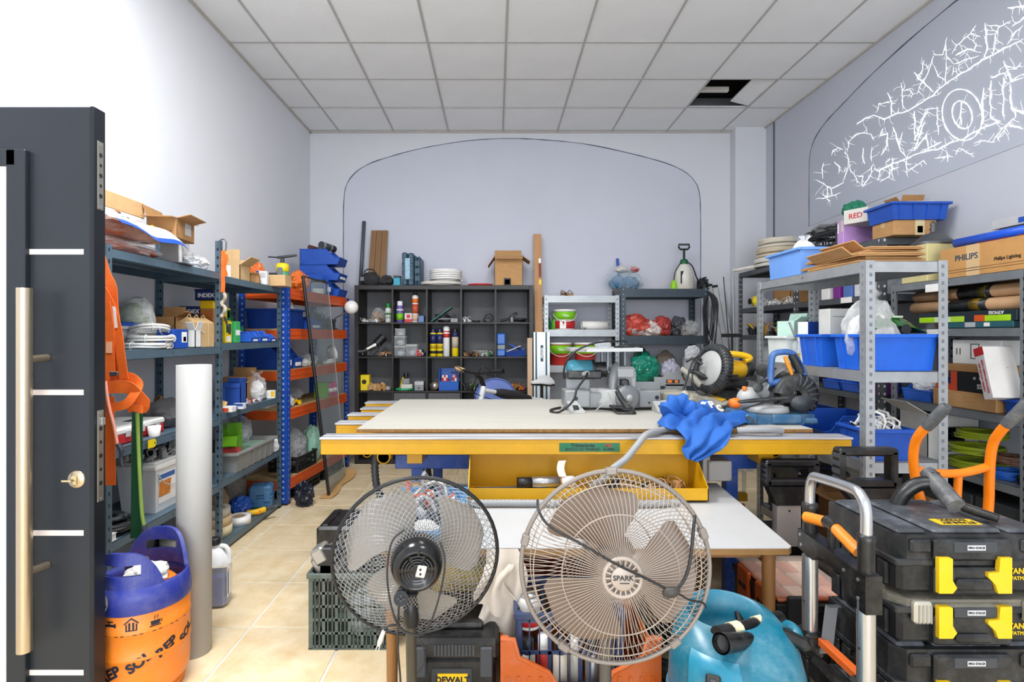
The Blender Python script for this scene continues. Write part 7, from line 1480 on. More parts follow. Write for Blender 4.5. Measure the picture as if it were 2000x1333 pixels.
# right half of the floor under the table
ORG = mat('#dd6420', .45, v=.06, dust=.1)
for k, (z0, l) in enumerate(((.001, 'lower black organiser case with orange latches beside the table leg'), (.185, 'upper black organiser case with a see-through lid of small compartments'))):
    t = T('organiser_case', l, 'case', (1.195, 2.22, z0), 0, 'black organiser cases'); x, y, h = .15, .185, .18
    MB(BLK).box((-x, -y, 0), (x, y, h * .8), bev=.012).b('body', t); MB(BLK).box((-x - .006, -y - .006, h * .62), (x + .006, y + .006, h * .8), bev=.005).b('rim', t)
    for yy in (-.09, .07): lt = MB(ORG).box((-x - .014, yy - .05, h * .25), (-x + .002, yy + .05, h * .95), bev=.005).b('latch', t); MB(BLACK).box((-x - .016, yy - .03, h * .5), (-x - .012, yy - .005, h * .62)).box((-x - .016, yy + .005, h * .5), (-x - .012, yy + .03, h * .62)).b('slot', lt)
    for xx in (-.08, .08): MB(BLACK).box((xx - .035, -y - .016, h * .3), (xx + .035, -y + .002, h * .98), bev=.006).b('front_latch', t)
    if k == 0: MB(BLK).box((-x + .003, -y + .003, h * .8), (x - .003, y - .003, h - .002), bev=.008).b('lid', t)
    else:
        MB(clear('#f0ddd2', .07, .12)).box((-x + .003, -y + .003, h * .93), (x - .003, y - .003, h - .002), bev=.004).b('lid', t)
        cm = [mat('#b56a48', .5, v=.3, sc=30), mat('#c98a6a', .5, v=.3, sc=30), mat('#a85838', .5, v=.3, sc=30), mat('#c9bdb2', .5, v=.2)]
        for i in range(4):
            for j in range(3): MB(cm[(i * 3 + j * 5) % 4]).box((-x + .012 + i * .072, -y + .012 + j * .118, h * .8), (-x + .078 + i * .072, -y + .122 + j * .118, h * .88), bev=.004).b('compartment', t)
coil('dark hose coil on the floor by the right table leg', (.72, 2.15, .001), 0, .16, .02, 5, mat('#2a3230', .5), 3, seed=61, name='hose_coil', cat='hose')
pile('dark tools and offcuts scattered under the right of the table', (.74, 1.87, .001), 0, .26, .2, .2, [BLACK, DGREY, mat('#4a3a2a'), mat('#33373c'), WOOD], 70, .07, 65)
tag(MB(mat('#4f8f62', .5)).lathe([(.03, 0), (.034, .06), (.03, .09), (.02, .10)], n=16).b('jar', None, (.62, 1.86, .001)), 'small green pot on the floor behind the wire-guard fan', 'pot')
board('brown cardboard offcut leaning on the black boot bag by the bench', (1.40, 3.28, .001), (.4, .02, .30), (-.5, 0, .2), KRAFT2, 'cardboard_sheet', 'cardboard')
bag('black boot bag on the floor beyond the right end of the table', (1.42, 3.02, .001), .3, .34, .26, .26, mat('#24262a', .6, v=.2), None, 141, amp=.16)
# two wheeled boxes with black grips
def wheeled(label, px0, px1, y0, y1, Y, post, body, hole):
    x0, x1 = fx(px0, Y), fx(px1, Y); cx = (x0 + x1) / 2; t = T('rolling_toolbox', label, 'toolbox', (cx, Y + .05, 0)); M = Matrix.Translation((-cx, -Y - .05, 0)); za, zb = zy(y1, Y), zy(y0, Y); w = x1 - x0
    m = MB(BLK, M); d = .055
    m.box((x0, Y, zb - .032), (x1, Y + d, zb), bev=.008).box((x0, Y, za), (x0 + .028, Y + d, zb - .01), bev=.006).box((x1 - .028, Y, za), (x1, Y + d, zb - .01), bev=.006).box((x0 + .004, Y, za), (x1 - .004, Y + d, za + .032), bev=.008)
    m.b('grip_frame', t)
    for k in range(4): MB(DGREY, M).box((x0 - .003, Y + .004, za + (zb - za) * (.15 + .2 * k)), (x0 + .002, Y + d - .004, za + (zb - za) * (.27 + .2 * k)), bev=.001).b('grip_rib', t)
    a, b = post; xa, xb = fx(a, Y), fx(b, Y); zc = zy(body, Y)
    MB(BLK, M).add([(x0 + .01, Y, za), (x1 - .01, Y, za), (x1 - .01, Y + d, za), (x0 + .01, Y + d, za), (xa - .004, Y, za - .085), (xb + .004, Y, za - .085), (xb + .004, Y + d, za - .085), (xa - .004, Y + d, za - .085)], [(0, 1, 2, 3), (7, 6, 5, 4), (0, 4, 5, 1), (1, 5, 6, 2), (2, 6, 7, 3), (3, 7, 4, 0)]).b('neck', t)
    pt = MB(mat('#b9b1ab', .35, .4, v=.05), M).box((xa, Y + .003, .36), (xb, Y + d - .003, za - .08), bev=.003).b('telescopic_post', t); MB(BLACK, M).cyl(((xa + xb) / 2, Y + .002, za - .11), ((xa + xb) / 2, Y + .004, za - .11), .005).b('rivet', pt)
    MB(BLK, M).box((hole[0], Y + .02, .05), (hole[1], Y + .26, .40), bev=.015).b('body', t)
    for sx in (hole[0] + .02, hole[1] - .06): MB(BLACK, M).cyl((sx, Y + .08, .055), (sx + .04, Y + .08, .055), .055, n=18).b('wheel', t)
wheeled('rolling tool box with the smaller black grip near the table corner', 1497, 1603, 900, 952, 2.50, (1519, 1566), 1062, (1.24, 1.50))
wheeled('rolling tool box with the larger black grip right of the bench end', 1641, 1757, 877, 955, 2.18, (1684, 1724), 975, (1.36, 1.555))
# vacuum cleaner
def vacuum():
    t = T('vacuum_cleaner', 'turquoise workshop vacuum cleaner with taped hose at the front', 'vacuum cleaner', (.665, 1.52, 0)); tq = mat('#156c84', .32, v=.07, sc=5, dust=.25, dcol='#a9c4c8'); td = mat('#14708a', .4, v=.1, dust=.2)
    def ring(cx, cy, rx, ry, z, n=44): return [V((cx + rx * math.cos(a), cy + ry * math.sin(a), z + (.0))) for a in [2 * PI * k / n for k in range(n + 1)]]
    def tilt(r, k): return [p + V((0, 0, k * (p.y))) for p in r]
    MB(BLK).lathe([(.13, .03), (.17, .05), (.175, .30), (.17, .31)], n=36).b('drum', t)
    for a in (.6, 2.5, 3.9, 5.5): MB(BLACK).cyl((.14 * math.cos(a), .14 * math.sin(a), .028), (.16 * math.cos(a), .16 * math.sin(a), .028), .028, n=14).b('castor', t)
    rows = [ring(0, 0, .176, .178, .30), ring(0, 0, .178, .18, .36), ring(0, .0, .175, .175, .42), ring(0, .01, .166, .165, .47), tilt(ring(0, .022, .150, .145, .505), .12), tilt(ring(-.003, .032, .13, .118, .53), .14), tilt(ring(-.012, .044, .108, .09, .54), .16)]
    MB(tq).sheet(rows).b('hood', t)
    rows = [tilt(ring(-.012, .044, .108, .09, .54), .16), tilt(ring(-.012, .044, .10, .082, .534), .16), tilt(ring(-.012, .044, .094, .076, .48), .1), ring(-.012, .044, .09, .07, .455), ring(-.012, .044, .002, .002, .452)]
    MB(td).sheet(rows).b('hood_recess', t)
    R0 = [(.181, .183, .30, 0), (.183, .185, .36, 0), (.180, .180, .42, 0), (.172, .171, .472, .01), (.157, .152, .502, .022)]
    MB(mat('#2183a0', .32, v=.05, dust=.2)).sheet([[(rx * math.cos(a), cy + ry * math.sin(a), z_ - (.012 if z_ > .5 else 0)) for a in [3.62 + .1 * k for k in range(9)]] for rx, ry, z_, cy in R0], None, .004).b('front_panel', t)
    sw = MB(BLACK).box((-.022, -.012, -.02), (.014, .004, .02), bev=.004, M=rot3(x=-.35, z=-.4, t=(-.112, -.140, .45))).b('switch', t); MB(DGREY).box((-.014, -.018, -.014), (.006, -.010, .012), bev=.003, M=rot3(x=-.35, z=-.4, t=(-.112, -.140, .45))).b('rocker', sw)
    for k in range(5): MB(BLACK).box((-.03, -.006, -.003), (.03, .004, .003), bev=.001, M=rot3(z=-.72, t=(-.126, -.136, .40 - .012 * k))).b('vent_slot', t)
    o = V((-.665, -1.52, 0)); q = lambda x, y, Y: P3(x, y, Y) + o
    MB(BLK).cyl(q(1408, 1258, 1.40), q(1500, 1248, 1.52), .026, n=20, r1=.018, caps=False).cyl(q(1408, 1258, 1.40), q(1440, 1254, 1.44), .021, n=20, caps=False).b('hose_end', t); MB(BLACK).cyl(q(1418, 1257, 1.414), q(1418, 1257, 1.416), .0215, n=18).b('hose_inside', t)
    P = [q(1400, 1240, 1.46), q(1432, 1233, 1.49), q(1470, 1224, 1.53), q(1500, 1216, 1.56), q(1523, 1208, 1.59)]
    MB(BLK).tube(P, .021, n=12).b('hose_grip', t); tpm = mat('#e3d9b2', .6, v=.06)
    MB(tpm).tube([P[0].lerp(P[1], .8), P[1].lerp(P[2], .25)], .0235, n=12).tube([P[2].lerp(P[3], .2), P[2].lerp(P[3], 1.1)], .024, n=12).b('masking_tape', t)['kind'] = 'stuff'
    MB(BLK).box((-.05, -.022, -.012), (.05, .022, .018), bev=.012, M=rot3(z=-.55, y=.25, t=q(1543, 1248, 1.50))).b('lid_latch', t); MB(tq).tube(spl([q(1510, 1232, 1.55), q(1532, 1222, 1.57), q(1552, 1232, 1.56), q(1562, 1255, 1.53)], 4), .016, n=8).b('handle', t)
    MB(BLK).tube(spl([q(1447, 1228, 1.60), q(1443, 1205, 1.62), q(1436, 1186, 1.64), q(1434, 1180, 1.66)], 5), [.012 - .0003 * k for k in range(16)], n=8).b('power_cord', t)
    MB(tq).tube([(.178 * math.cos(a), .18 * math.sin(a), .335) for a in [2 * PI * k / 40 for k in range(40)]], .006, n=6, closed=True).b('bumper_ring', t)
vacuum()
# folding hand truck with silver tubes
def handtruck():
    X0 = .985; t = T('hand_truck', 'folding hand truck with silver tubes and orange grips by the tool-box stack', 'hand truck', (X0, 1.58, 0)); M = Matrix.Translation((-X0, -1.58, 0)); al = mat('#c3c6ca', .25, .85, v=.05, dust=.12); bk = BLK; org = mat('#ee8a1e', .45, v=.06, dust=.1)
    yl, yr = 1.715, 1.455
    hp = spl([(X0, yl, .75), (X0, yl, .84), (X0, yl - .015, .885), (X0, yl - .05, .895), (X0, yr + .06, .905), (X0, yr + .02, .895), (X0, yr, .86), (X0, yr, .76)], 6)
    MB(al, M).tube(hp, .0145, n=14).b('handle_bar', t)
    for y, a in ((yl, .74), (yr, .735)):
        MB(bk, M).cyl((X0, y, a + .055), (X0, y, a - .06), .021, n=16).lathe([(.023, 0), (.023, .012), (.02, .015)], n=16, c=(X0, y, a + .05)).b('collar', t)
        tb = MB(al, M).cyl((X0, y, a - .10), (X0, y, .40), .0225, n=20).b('side_tube', t); MB(BLACK, M).cyl((X0 - .0235, y - .006, .50), (X0 - .02, y - .006, .50), .003).b('rivet', tb)
        MB(bk, M).box((X0 - .03, y - .035, .33), (X0 + .03, y + .035, .41), bev=.01).b('foot_socket', t)
        MB(bk, M).box((X0 - .025, y - .03, .0), (X0 + .025, y + .03, .33), bev=.008).b('lower_leg', t)
    br = MB(bk, M).add([(X0 + s_ * .022, y, z) for s_ in (-1, 1) for y, z in ((yl + .03, .715), (yl + .03, .655), (yl - .05, .645), (yl - .08, .67), (yr + .08, .665), (yr + .05, .60), (yr - .03, .60), (yr - .03, .70))], [(0, 1, 2, 3, 4, 5, 6, 7), (15, 14, 13, 12, 11, 10, 9, 8)] + [(i, (i + 1) % 8, 8 + (i + 1) % 8, 8 + i) for i in range(8)]).b('cross_bracket', t)
    for y, z in ((yl + .015, .70), (yl + .01, .67), (yr + .06, .68), (yr + .0, .68), (yr, .63)): MB(STEEL, M).cyl((X0 - .024, y, z), (X0 - .02, y, z), .005, n=10).b('rivet', br)
    cy = (yl + yr) / 2 + .02
    for a, b in (((X0 - .0, cy + .012, .775), (X0 - .02, cy + .095, .765)), ((X0 - .0, cy - .015, .77), (X0 + .01, cy - .105, .735))): MB(org, M).cyl(a, b, .0165, n=12).b('orange_grip', t)
    MB(bk, M).cyl((X0, cy - .022, .772), (X0, cy + .022, .776), .019, n=14).cyl((X0, cy, .69), (X0, cy, .77), .010).b('grip_pivot', t); MB(org, M).box((X0 - .012, cy - .03, .69), (X0 + .012, cy + .03, .705), bev=.003).b('release_tab', t)
    MB(ORG, M).box((X0 + .005, yr + .03, .375), (X0 + .03, yl - .03, .40), bev=.003).b('lower_rail', t); MB(bk, M).box((X0 - .02, yr + .0, .27), (X0 + .02, yl, .345), bev=.012).b('base_bar', t)
    MB(DSTEEL, M).add([(X0 + .03, yl - .03, .50), (X0 + .07, yl - .03, .50), (X0 - .0, yl - .05, .36), (X0 + .04, yl - .05, .36), (X0 + .03, yl - .05, .50), (X0 + .07, yl - .05, .50)], [(0, 1, 3, 2), (0, 4, 5, 1)]).b('strut', t)
handtruck()
# stack of black tool boxes with yellow latches
def box_stack():
    x0, x1, y0, y1 = 1.128, 1.57, 1.525, 1.855; YL = mat('#f0c40f', .42, v=.05, dust=.08); bk = mat('#1a1c1e', .4, v=.15, dust=.2, dcol='#8e9296'); bkt = mat('#3a3d41', .45, v=.2, dust=.55, dcol='#8e949c'); cxm = (x0 + x1) / 2 - .012
    cl = clear('#c9c4b4', .22, .15)
    specs = [(.001, .228, 'lowest black tool box of the stack', 0), (.229, .456, 'third black tool box from the top of the stack', 0), (.457, .597, 'see-through-lidded organiser second from the top of the tool-box stack', 1), (.598, .778, 'top black tool box of the stack with a yellow plate on its lid', 2)]
    for za, zb, l, kd in specs:
        t = T('tool_box', l, 'toolbox', ((x0 + x1) / 2, (y0 + y1) / 2, za), 0, 'stacked black tool boxes'); M = Matrix.Translation((-(x0 + x1) / 2, -(y0 + y1) / 2, -za)); h = zb - za; zl = za + h * (.52 if kd != 1 else .72)
        MB(bk, M).box((x0 + .012, y0 + .022, za), (x1 - .012, y1 - .01, zl), bev=.012).b('body', t)
        lm = cl if kd == 1 else bk
        MB(lm, M).prism([(x0, y0 + .05), (x0 + .03, y0 + .016), (x0 + .10, y0 + .016), (x1 - .10, y0 + .016), (x1 - .03, y0 + .016), (x1, y0 + .05), (x1, y1), (x0, y1)], zl + .002, zb - .012).b('lid', t)
        if kd == 1: MB(mat('#6b6452', .5, v=.5, sc=30), M).box((x0 + .02, y0 + .04, zl - .01), (x1 - .02, y1 - .02, zl + .012)).b('contents', t)
        else:
            for a, b in ((x0 + .012, x0 + .095), (x0 + .115, x1 - .13), (x1 - .115, x1 - .012)): MB(bkt, M).box((a, y0 + .03, zb - .016), (b, y1 - .01, zb - .001), bev=.007).b('lid_panel', t)
        MB(bk, M).box((x0 - .003, y0 + .012, zl - .012), (x1 + .003, y1 + .003, zl + .008), bev=.004).b('rim', t)
        # centre block and latches
        MB(bk, M).box((cxm - .112, y0, za + .006), (cxm + .106, y0 + .03, zl - .012), bev=.006).b('front_block', t)
        MB(lm, M).box((cxm - .112, y0 + .0, zl + .008), (cxm + .106, y0 + .03, zb - .02), bev=.006).b('front_lid_block', t)
        MB(DGREY, M).box((cxm - .06, y0 - .003, zb - .055), (cxm + .06, y0 + .002, zb - .026), bev=.002).b('name_plate', t)
        lb = MB(mat('#d0d2d4', .5), M).box((cxm - .025, y0 - .0045, zb - .047), (cxm + .025, y0 - .002, zb - .033)).b('label', t); text(lb, 'PRO STACK', .0088, (cxm - (x0 + x1) / 2, y0 - .0052 - (y0 + y1) / 2, zb - .04 - za), FRONT, INK, bold=.0002)
        hh = min(.095, h * .6)
        for sx in (-1, 1):
            xc = cxm + (-.090 if sx < 0 else .074); w = .019; MB(YL, M).prism([(xc - w * (1.0 if sx < 0 else .9), 0), (xc + w, 0), (xc + w + (.012 if sx < 0 else 0), .015), (xc + w, .035), (xc + w, hh), (xc + w - .006, hh + .004), (xc - w, hh + .004)] if sx < 0 else [(xc - w, 0), (xc + w, 0), (xc + w, hh + .004), (xc - w + .006, hh + .004), (xc - w + .002, hh * .62), (xc - w - .028, hh * .6), (xc - w - .028, hh * .48), (xc - w - .008, hh * .25)], -.008, .006, M=rot3(x=PI / 2, t=(0, y0 - .004, zl - hh * .82))).b('latch', t)
        MB(bk, M).box((cxm - .058, y0 - .012, za + h * .12), (cxm + .042, y0 + .004, za + h * .3), bev=.008).b('handle', t)
        for sx in (x0 + .008, x1 - .008):
            s_ = -1 if sx < x0 + .1 else 1
            for k in range(5): MB(bk, M).box((sx - .006, y0 + .06 + .055 * k, za + .01), (sx + .006, y0 + .10 + .055 * k, zl - .02), bev=.004).b('side_panel', t)
            MB(BLACK, M).box((sx + s_ * .004 - .004, y0 + .12, za + h * .2), (sx + s_ * .004 + .004, y0 + .22, za + h * .36), bev=.002).b('side_grip', t)
        for a in (x0 + .065, x1 - .065):
            if kd == 1:
                lt = MB(mat('#c9c6b8', .3, .5, v=.05), M).box((a - .026, y0 - .004, zl - .035), (a + .026, y0 + .02, zl + .028), bev=.007).b('metal_latch', t)
                for k in range(4): MB(STEEL, M).box((a - .018 + .011 * k, y0 - .007, zl - .03), (a - .014 + .011 * k, y0 - .003, zl + .02)).b('latch_rib', lt)
            else: MB(bk, M).box((a - .03, y0 + .006, zb - .06), (a + .03, y0 + .03, zb - .022), bev=.006).b('corner_block', t)
        tx = mat('#d9b91a', .5)
        text(t, 'STANLEY', .022, (1.483 - (x0 + x1) / 2, y0 + .0205 - (y0 + y1) / 2, h * .36), FRONT, tx, bold=.0008); text(t, 'FATMAX', .014, (1.483 - (x0 + x1) / 2, y0 + .0205 - (y0 + y1) / 2, h * .36 - .02), FRONT, tx, bold=.0005)
        if kd == 2:
            p = MB(YL, M).box((x0 + .17, y0 + .07, zb - .0012), (x0 + .29, y0 + .115, zb + .0012)).b('yellow_plate', t)
            text(p, 'STANLEY', .024, (x0 + .23 - (x0 + x1) / 2, y0 + .082 - (y0 + y1) / 2, h + .0016), (0, 0, PI), INK, bold=.001); text(p, 'FATMAX', .02, (x0 + .23 - (x0 + x1) / 2, y0 + .104 - (y0 + y1) / 2, h + .0016), (0, 0, PI), INK, bold=.001)
            for k in range(3): MB(DGREY, M).box((x0 + .125, y1 - .06 + .015 * k, zb - .001), (x1 - .14, y1 - .055 + .015 * k, zb + .001)).b('lid_groove', t)
box_stack()
# vacuum nozzle lying on the top box
o = V((1.36, 1.74, .78)); t = T('floor_nozzle', 'dusty black vacuum floor nozzle lying on the top tool box', 'nozzle', o); M = Matrix.Translation(-o); nm_ = mat('#4b4d51', .45, v=.12, dust=.4)
a, b = P3(1812, 924, 1.80), P3(1868, 990, 1.66)
MB(nm_, M).tube([a, a.lerp(b, .5), b], [.024, .027, .026], n=8).b('head', t); d = (b - a).normalized()
MB(BLACK, M).box((-.012, -.002, -.01), (.012, .002, .01), M=Matrix.Translation(a.lerp(b, .06) + V((0, -.026, .004)))).b('slot', t)
MB(BLK, M).tube(spl([P3(1752, 985, 1.80), P3(1768, 962, 1.79), P3(1795, 946, 1.78), P3(1826, 946, 1.76), P3(1838, 955, 1.74)], 5), .0225, n=14).b('elbow', t); MB(BLK, M).tube([P3(1868, 986, 1.68), P3(1905, 1000, 1.64), P3(1950, 1014, 1.60)], [.014, .013, .012], n=10).b('wand', t)
# orange sack truck behind the stack
def sacktruck():
    t = T('sack_truck', 'bright orange tubular sack truck with black grips behind the tool-box stack', 'sack truck', (1.675, 2.10, 0)); M = Matrix.Translation((-1.675, -2.10, 0)); og = mat('#ee7f10', .32, v=.05, sc=4)
    for (px, pts, gp) in ((0, [(1798, 1010, 2.1), (1790, 950, 2.08), (1784, 900, 2.06), (1787, 868, 2.04), (1797, 848, 2.01), (1812, 832, 1.98)], (1850, 793, 1.92)), (1, [(1929, 1010, 2.1), (1932, 950, 2.08), (1934, 900, 2.06), (1940, 866, 2.04), (1952, 846, 2.01), (1968, 828, 1.98)], (2008, 786, 1.92))):
        P = [P3(*p) for p in pts]; P = [V((P[0].x, P[0].y + .05, .12))] + P
        MB(og, M).tube(spl(P, 6), .0165, n=14).b('side_tube', t); g = P3(*gp); d = (g - P[-1]).normalized()
        MB(mat('#45484c', .5, v=.1, dust=.3), M).tube([P[-1] - d * .01, P[-1] + d * .02, g - d * .008, g], [.0185, .0205, .0195, .016], n=10).b('grip', t)
    MB(og, M).tube(spl([P3(1786, 918, 2.07), P3(1830, 925, 2.06), P3(1872, 925, 2.06), P3(1905, 919, 2.06), P3(1933, 911, 2.07)], 5), .0155, n=12).b('cross_tube', t); c = P3(1872, 927, 2.065)
    MB(og, M).tube([c, V((c.x, c.y + .04, .15))], .0135, n=10).tube([V((P3(1792, 1010, 2.1).x, 2.15, .2)), V((P3(1929, 1010, 2.1).x, 2.15, .2))], .0135, n=10).b('centre_tube', t)['kind'] = 'stuff'
    MB(og, M).box((1.58, 1.92, .01), (1.84, 2.13, .02), bev=.002).b('toe_plate', t)
    for x in (1.61, 1.77): MB(BLACK, M).cyl((x - .025, 2.24, .11), (x + .025, 2.24, .11), .11, n=24).b('wheel', t)
    MB(DSTEEL, M).cyl((1.57, 2.24, .11), (1.81, 2.24, .11), .009).b('axle', t)
sacktruck()
# ---- right wall: contents of the three shelving units, glowing cracked lettering -----------
R9 = -PI / 2
def lay(label, x, y0, y1, z, r, col, **k): return rod(label, (x, y0, z + r), (x, y1, z + r), r, col, 'paper_roll', 'roll', **k)
z = 1.671                                                      # galvanised unit, top
tub('pale blue tub at the far end of the galvanised shelving top', (1.865, 3.27, z), R9, .36, .29, .158, LBLUE, .95, ribs=0)
bag('white tissue peaking out of the pale blue tub', (1.80, 3.20, z + .02), 0, .14, .14, .20, WBAG, None, 151, knot=True)
for k, (a, w_, d_, x, y) in enumerate(((.0, .44, .32, 1.875, 2.80), (.06, .50, .30, 1.88, 2.84), (-.08, .40, .30, 1.87, 2.76), (.10, .46, .28, 1.885, 2.83), (-.03, .34, .25, 1.90, 2.75))):
    t = T('cardboard_sheet', ['lowest', 'second', 'third', 'fourth', 'topmost'][k] + ' of the folded cartons piled on the galvanised shelving', 'cardboard', (x, y, z + .0165 * k), R9 + a, 'folded cartons')
    for j in range(2): MB([KRAFT2, KRAFT][j]).box((-w_ / 2 + .01 * j, -d_ / 2, .008 * j), (w_ / 2, d_ / 2 - .012 * j, .008 * j + .006)).b('ply', t)
    if k in (2, 4): MB(KRAFT).box((-w_ / 2, -.003, 0), (w_ / 2 - .05, .003, .06), M=rot3(x=.9, t=(0, -d_ / 2, .012))).b('flap', t)
z = 1.165                                                      # galvanised unit, middle
for k, (y, w_) in enumerate(((2.645, .24), (2.98, .21))): tub(['bright blue tub nearest the camera on the middle galvanised shelf', 'bright blue tub behind the nearest one on the middle galvanised shelf'][k], (1.875, y, z), R9, w_, .33, .17, mat('#1f62d0', .38, v=.08), .9, group='bright blue tubs', ribs=2)
tub('white foam box at the far end of the middle galvanised shelf', (1.86, 3.35, z), R9, .22, .28, .16, mat('#dfe6e4', .6), .95, ribs=0)
t = bag('white and clear bags bulging from the nearest bright blue tub', (1.82, 2.66, z + .02), 0, .26, .22, .33, clear('#f2f4f4', .3), [WHITE, OFFW], 153, knot=True)
t = T('toy_car_body', 'glossy dark green moulded shell lying on the nearest bright blue tub', 'shell', (1.885, 2.655, z + .172), 0); gg = mat('#1f5a22', .15, v=.15)
MB(gg).sheet([[(.16 * (k / 8 - .5) * 2 * (1 - .25 * abs(j / 6 - .5)), .09 * (j / 6 - .5) * 2, .09 * math.sin(PI * (k / 8)) ** .7 * math.sin(PI * (.12 + .76 * j / 6)) + .004) for k in range(9)] for j in range(7)], None, .003).b('shell', t)
MB(mat('#b8c7b0', .3)).box((.0, -.06, .075), (.05, -.02, .085), bev=.003).b('window', t); MB(BLACK).cyl((.04, -.09, .02), (.04, -.075, .02), .024, n=16).b('wheel_arch', t)
carton('white carton with grey print standing in the second bright blue tub', (1.86, 2.95, z + .006), 0, .18, .10, .30, mat('#cfcfca', .6), tape=False, writing=[('0-570', .03, .65, .8, GREY), ('_____', .03, .3, .9, GREY)])
carton('mint and white carton tilted in the white foam box', (1.80, 3.33, z + .03), .4, .10, .12, .22, mat('#bfe0d2', .5), {'f': 60, 'r': 20}, fl=.05)
carton('small blue and white box leaning behind the bright blue tubs', (1.80, 3.13, z), .2, .10, .08, .24, mat('#e6e8ee', .5), tape=False, stick=(.0, 1, .35, 1, BLUE2))
t = T('caulking_gun', 'clear and yellow caulking gun standing in front of the white foam box', 'tool', (1.745, 3.16, z)); MB(YEL).lathe([(.02, 0), (.024, .03), (.018, .06)], n=12).b('nut', t); MB(CLRBOX).lathe([(.028, .06), (.03, .10), (.02, .13)], n=14).b('tube', t); MB(STEEL).cyl((0, 0, .12), (-.05, 0, .24), .006).b('rod', t)
z = .749                                                       # galvanised unit, lower
tub('blue bin with white cables nearest on the lower galvanised shelf', (1.825, 2.63, z), R9, .20, .22, .145, BLUE, .92, ribs=2); pile('white cables heaped in the nearest lower blue bin', (1.825, 2.63, z + .06), 0, .16, .15, .12, [WHITE, OFFW, LGREY], 34, .06, 71, kinds='t')
sbin('open blue bin second on the lower galvanised shelf', (1.86, 2.98, z), R9, .30, .30, .16, BLUE, holder=False); sbin('open blue bin farthest on the lower galvanised shelf', (1.87, 3.33, z), R9, .26, .28, .15, BLUE2, holder=False)
carton('open kraft carton on the bottom galvanised shelf', (1.87, 2.75, .251), R9, .34, .3, .24, KRAFT2, {'f': 70, 'b': 60, 'l': 80, 'r': 50}, fl=.1); toolcase('black machine case at the far end of the bottom galvanised shelf', (1.87, 3.285, .251), R9, .36, .3, .30, BLK, ribs=3)
z = 1.966                                                      # dark grey unit, top
for k in range(3): coil(['lowest beige hose coil', 'middle beige hose coil', 'topmost beige hose coil'][k] + ' on the far corner shelving', (2.70 + .02 * k, 5.22 + .03 * k, z + .095 * k), k, .20 - .012 * k, .017, 7, [OFFW, mat('#cdbfa6', .5), mat('#d8d0c0', .5)][k], 3, seed=81 + k, name='hose_coil', cat='hose', loose=.06, tail=[(-.24, .1, .02), (-.30, .3, .015)] if k == 0 else None)
lattice_crate('black crate under grey film on the dark grey shelving top', (2.70, 4.28, z), R9, .40, .32, .16, BLACK, nz=3)
t = bag('grey plastic film spread over the black crate', (2.68, 4.34, z + .162), 0, .36, .50, .09, mat('#77777a', .3, v=.2, b=.4, bs=20), None, 155, amp=.3)
carton('lilac plastic box with a paper label on the dark grey shelving top', *RS(z, 1635, 1712, 430, .24, 2.52), col=LILAC, tape=False, stick=[(.05, .28, .55, .9, PAPER), (.62, .95, .6, 1, mat('#d9d3b8'))])
carton('long white carton with red lettering tilted across the lilac box', (2.66, 3.90, z + .147), R9 + .5, .16, .34, .10, mat('#d6d3cc', .6), tape=False, writing=[('RED', .05, .5, .5, RED)], rot=None)
bag('dark green cloth bag wedged behind the long white carton', (2.70, 4.12, z + .25), 0, .18, .18, .13, mat('#1c7a5c', .6, v=.1), None, 157)
carton('torn kraft box end behind the long white carton', (2.80, 3.74, z + .147), R9, .12, .15, .11, KRAFT2, {'f': 40, 'r': 20}, fl=.05)
carton('kraft box with a black diamond label under the dark blue tray', (2.66, 3.57, z), 0, .27, .20, .095, KRAFT, stick=[(.5, .72, 0, 1, mat('#d9c79a')), (.55, .68, .15, .6, INK)])
tub('dark blue tray topmost at the near end of the dark grey shelving', (2.68, 3.57, z + .096), 0, .36, .24, .11, BLUE, .92, ribs=4); board('loose papers lying on the dark blue tray', (2.69, 3.57, z + .207), (.22, .18, .012), (0, -.06, .2), mat('#d8d3c4', .6), 'papers', 'paper')
z = 1.601
carton('brown open carton on the second dark grey shelf in the corner', (2.775, 5.10, z), R9, .30, .22, .15, KRAFT2, {'l': 40}, fl=.08); pile('white plastic fittings along the second dark grey shelf in the corner', (2.58, 5.10, z), R9, .7, .10, .05, [WHITE, OFFW, LGREY], 70, .035, 73)
t = T('work_lamp', 'yellow lamp head at the far end of the second dark grey shelf', 'lamp', (2.60, 5.48, z + .016)); MB(YEL2).box((-.05, -.05, .0), (.05, .05, .11), bev=.03, M=rot3(y=.3)).b('head', t); MB(BLACK).cyl((-.06, 0, .05), (-.052, 0, .05), .03).b('lens', t)
for k, (y, w_, h_, c) in enumerate(((4.22, .10, .11, WHITE), (4.08, .08, .13, PURPLE), (3.95, .10, .10, mat('#5676b8')), (3.82, .11, .12, mat('#d9dade')), (3.68, .10, .14, mat('#b8bac0')))): carton(['white box', 'maroon box', 'blue box', 'pale box', 'grey box'][k] + ' in the row on the second dark grey shelf', (2.60, y, z), R9, w_, .12, h_, c, tape=False)
tag(MB(PAPER).box((-.002, -.06, -.02), (.001, .06, .02)).b('shelf_card', None, (2.4985, 3.90, 1.58)), 'white card on the edge of the second dark grey shelf', 'card')
z = 1.331
pile('tools and yellow handles on the third dark grey shelf in the corner', (2.66, 5.15, z), R9, .8, .25, .08, [DGREY, YEL, BLACK, KRAFT, GREY], 60, .07, 75); pile('dark fittings on the third dark grey shelf behind the foam box', (2.66, 4.1, z), R9, .8, .25, .10, [BLACK, DGREEN, BLUE2, DGREY], 50, .08, 77)
z = .931
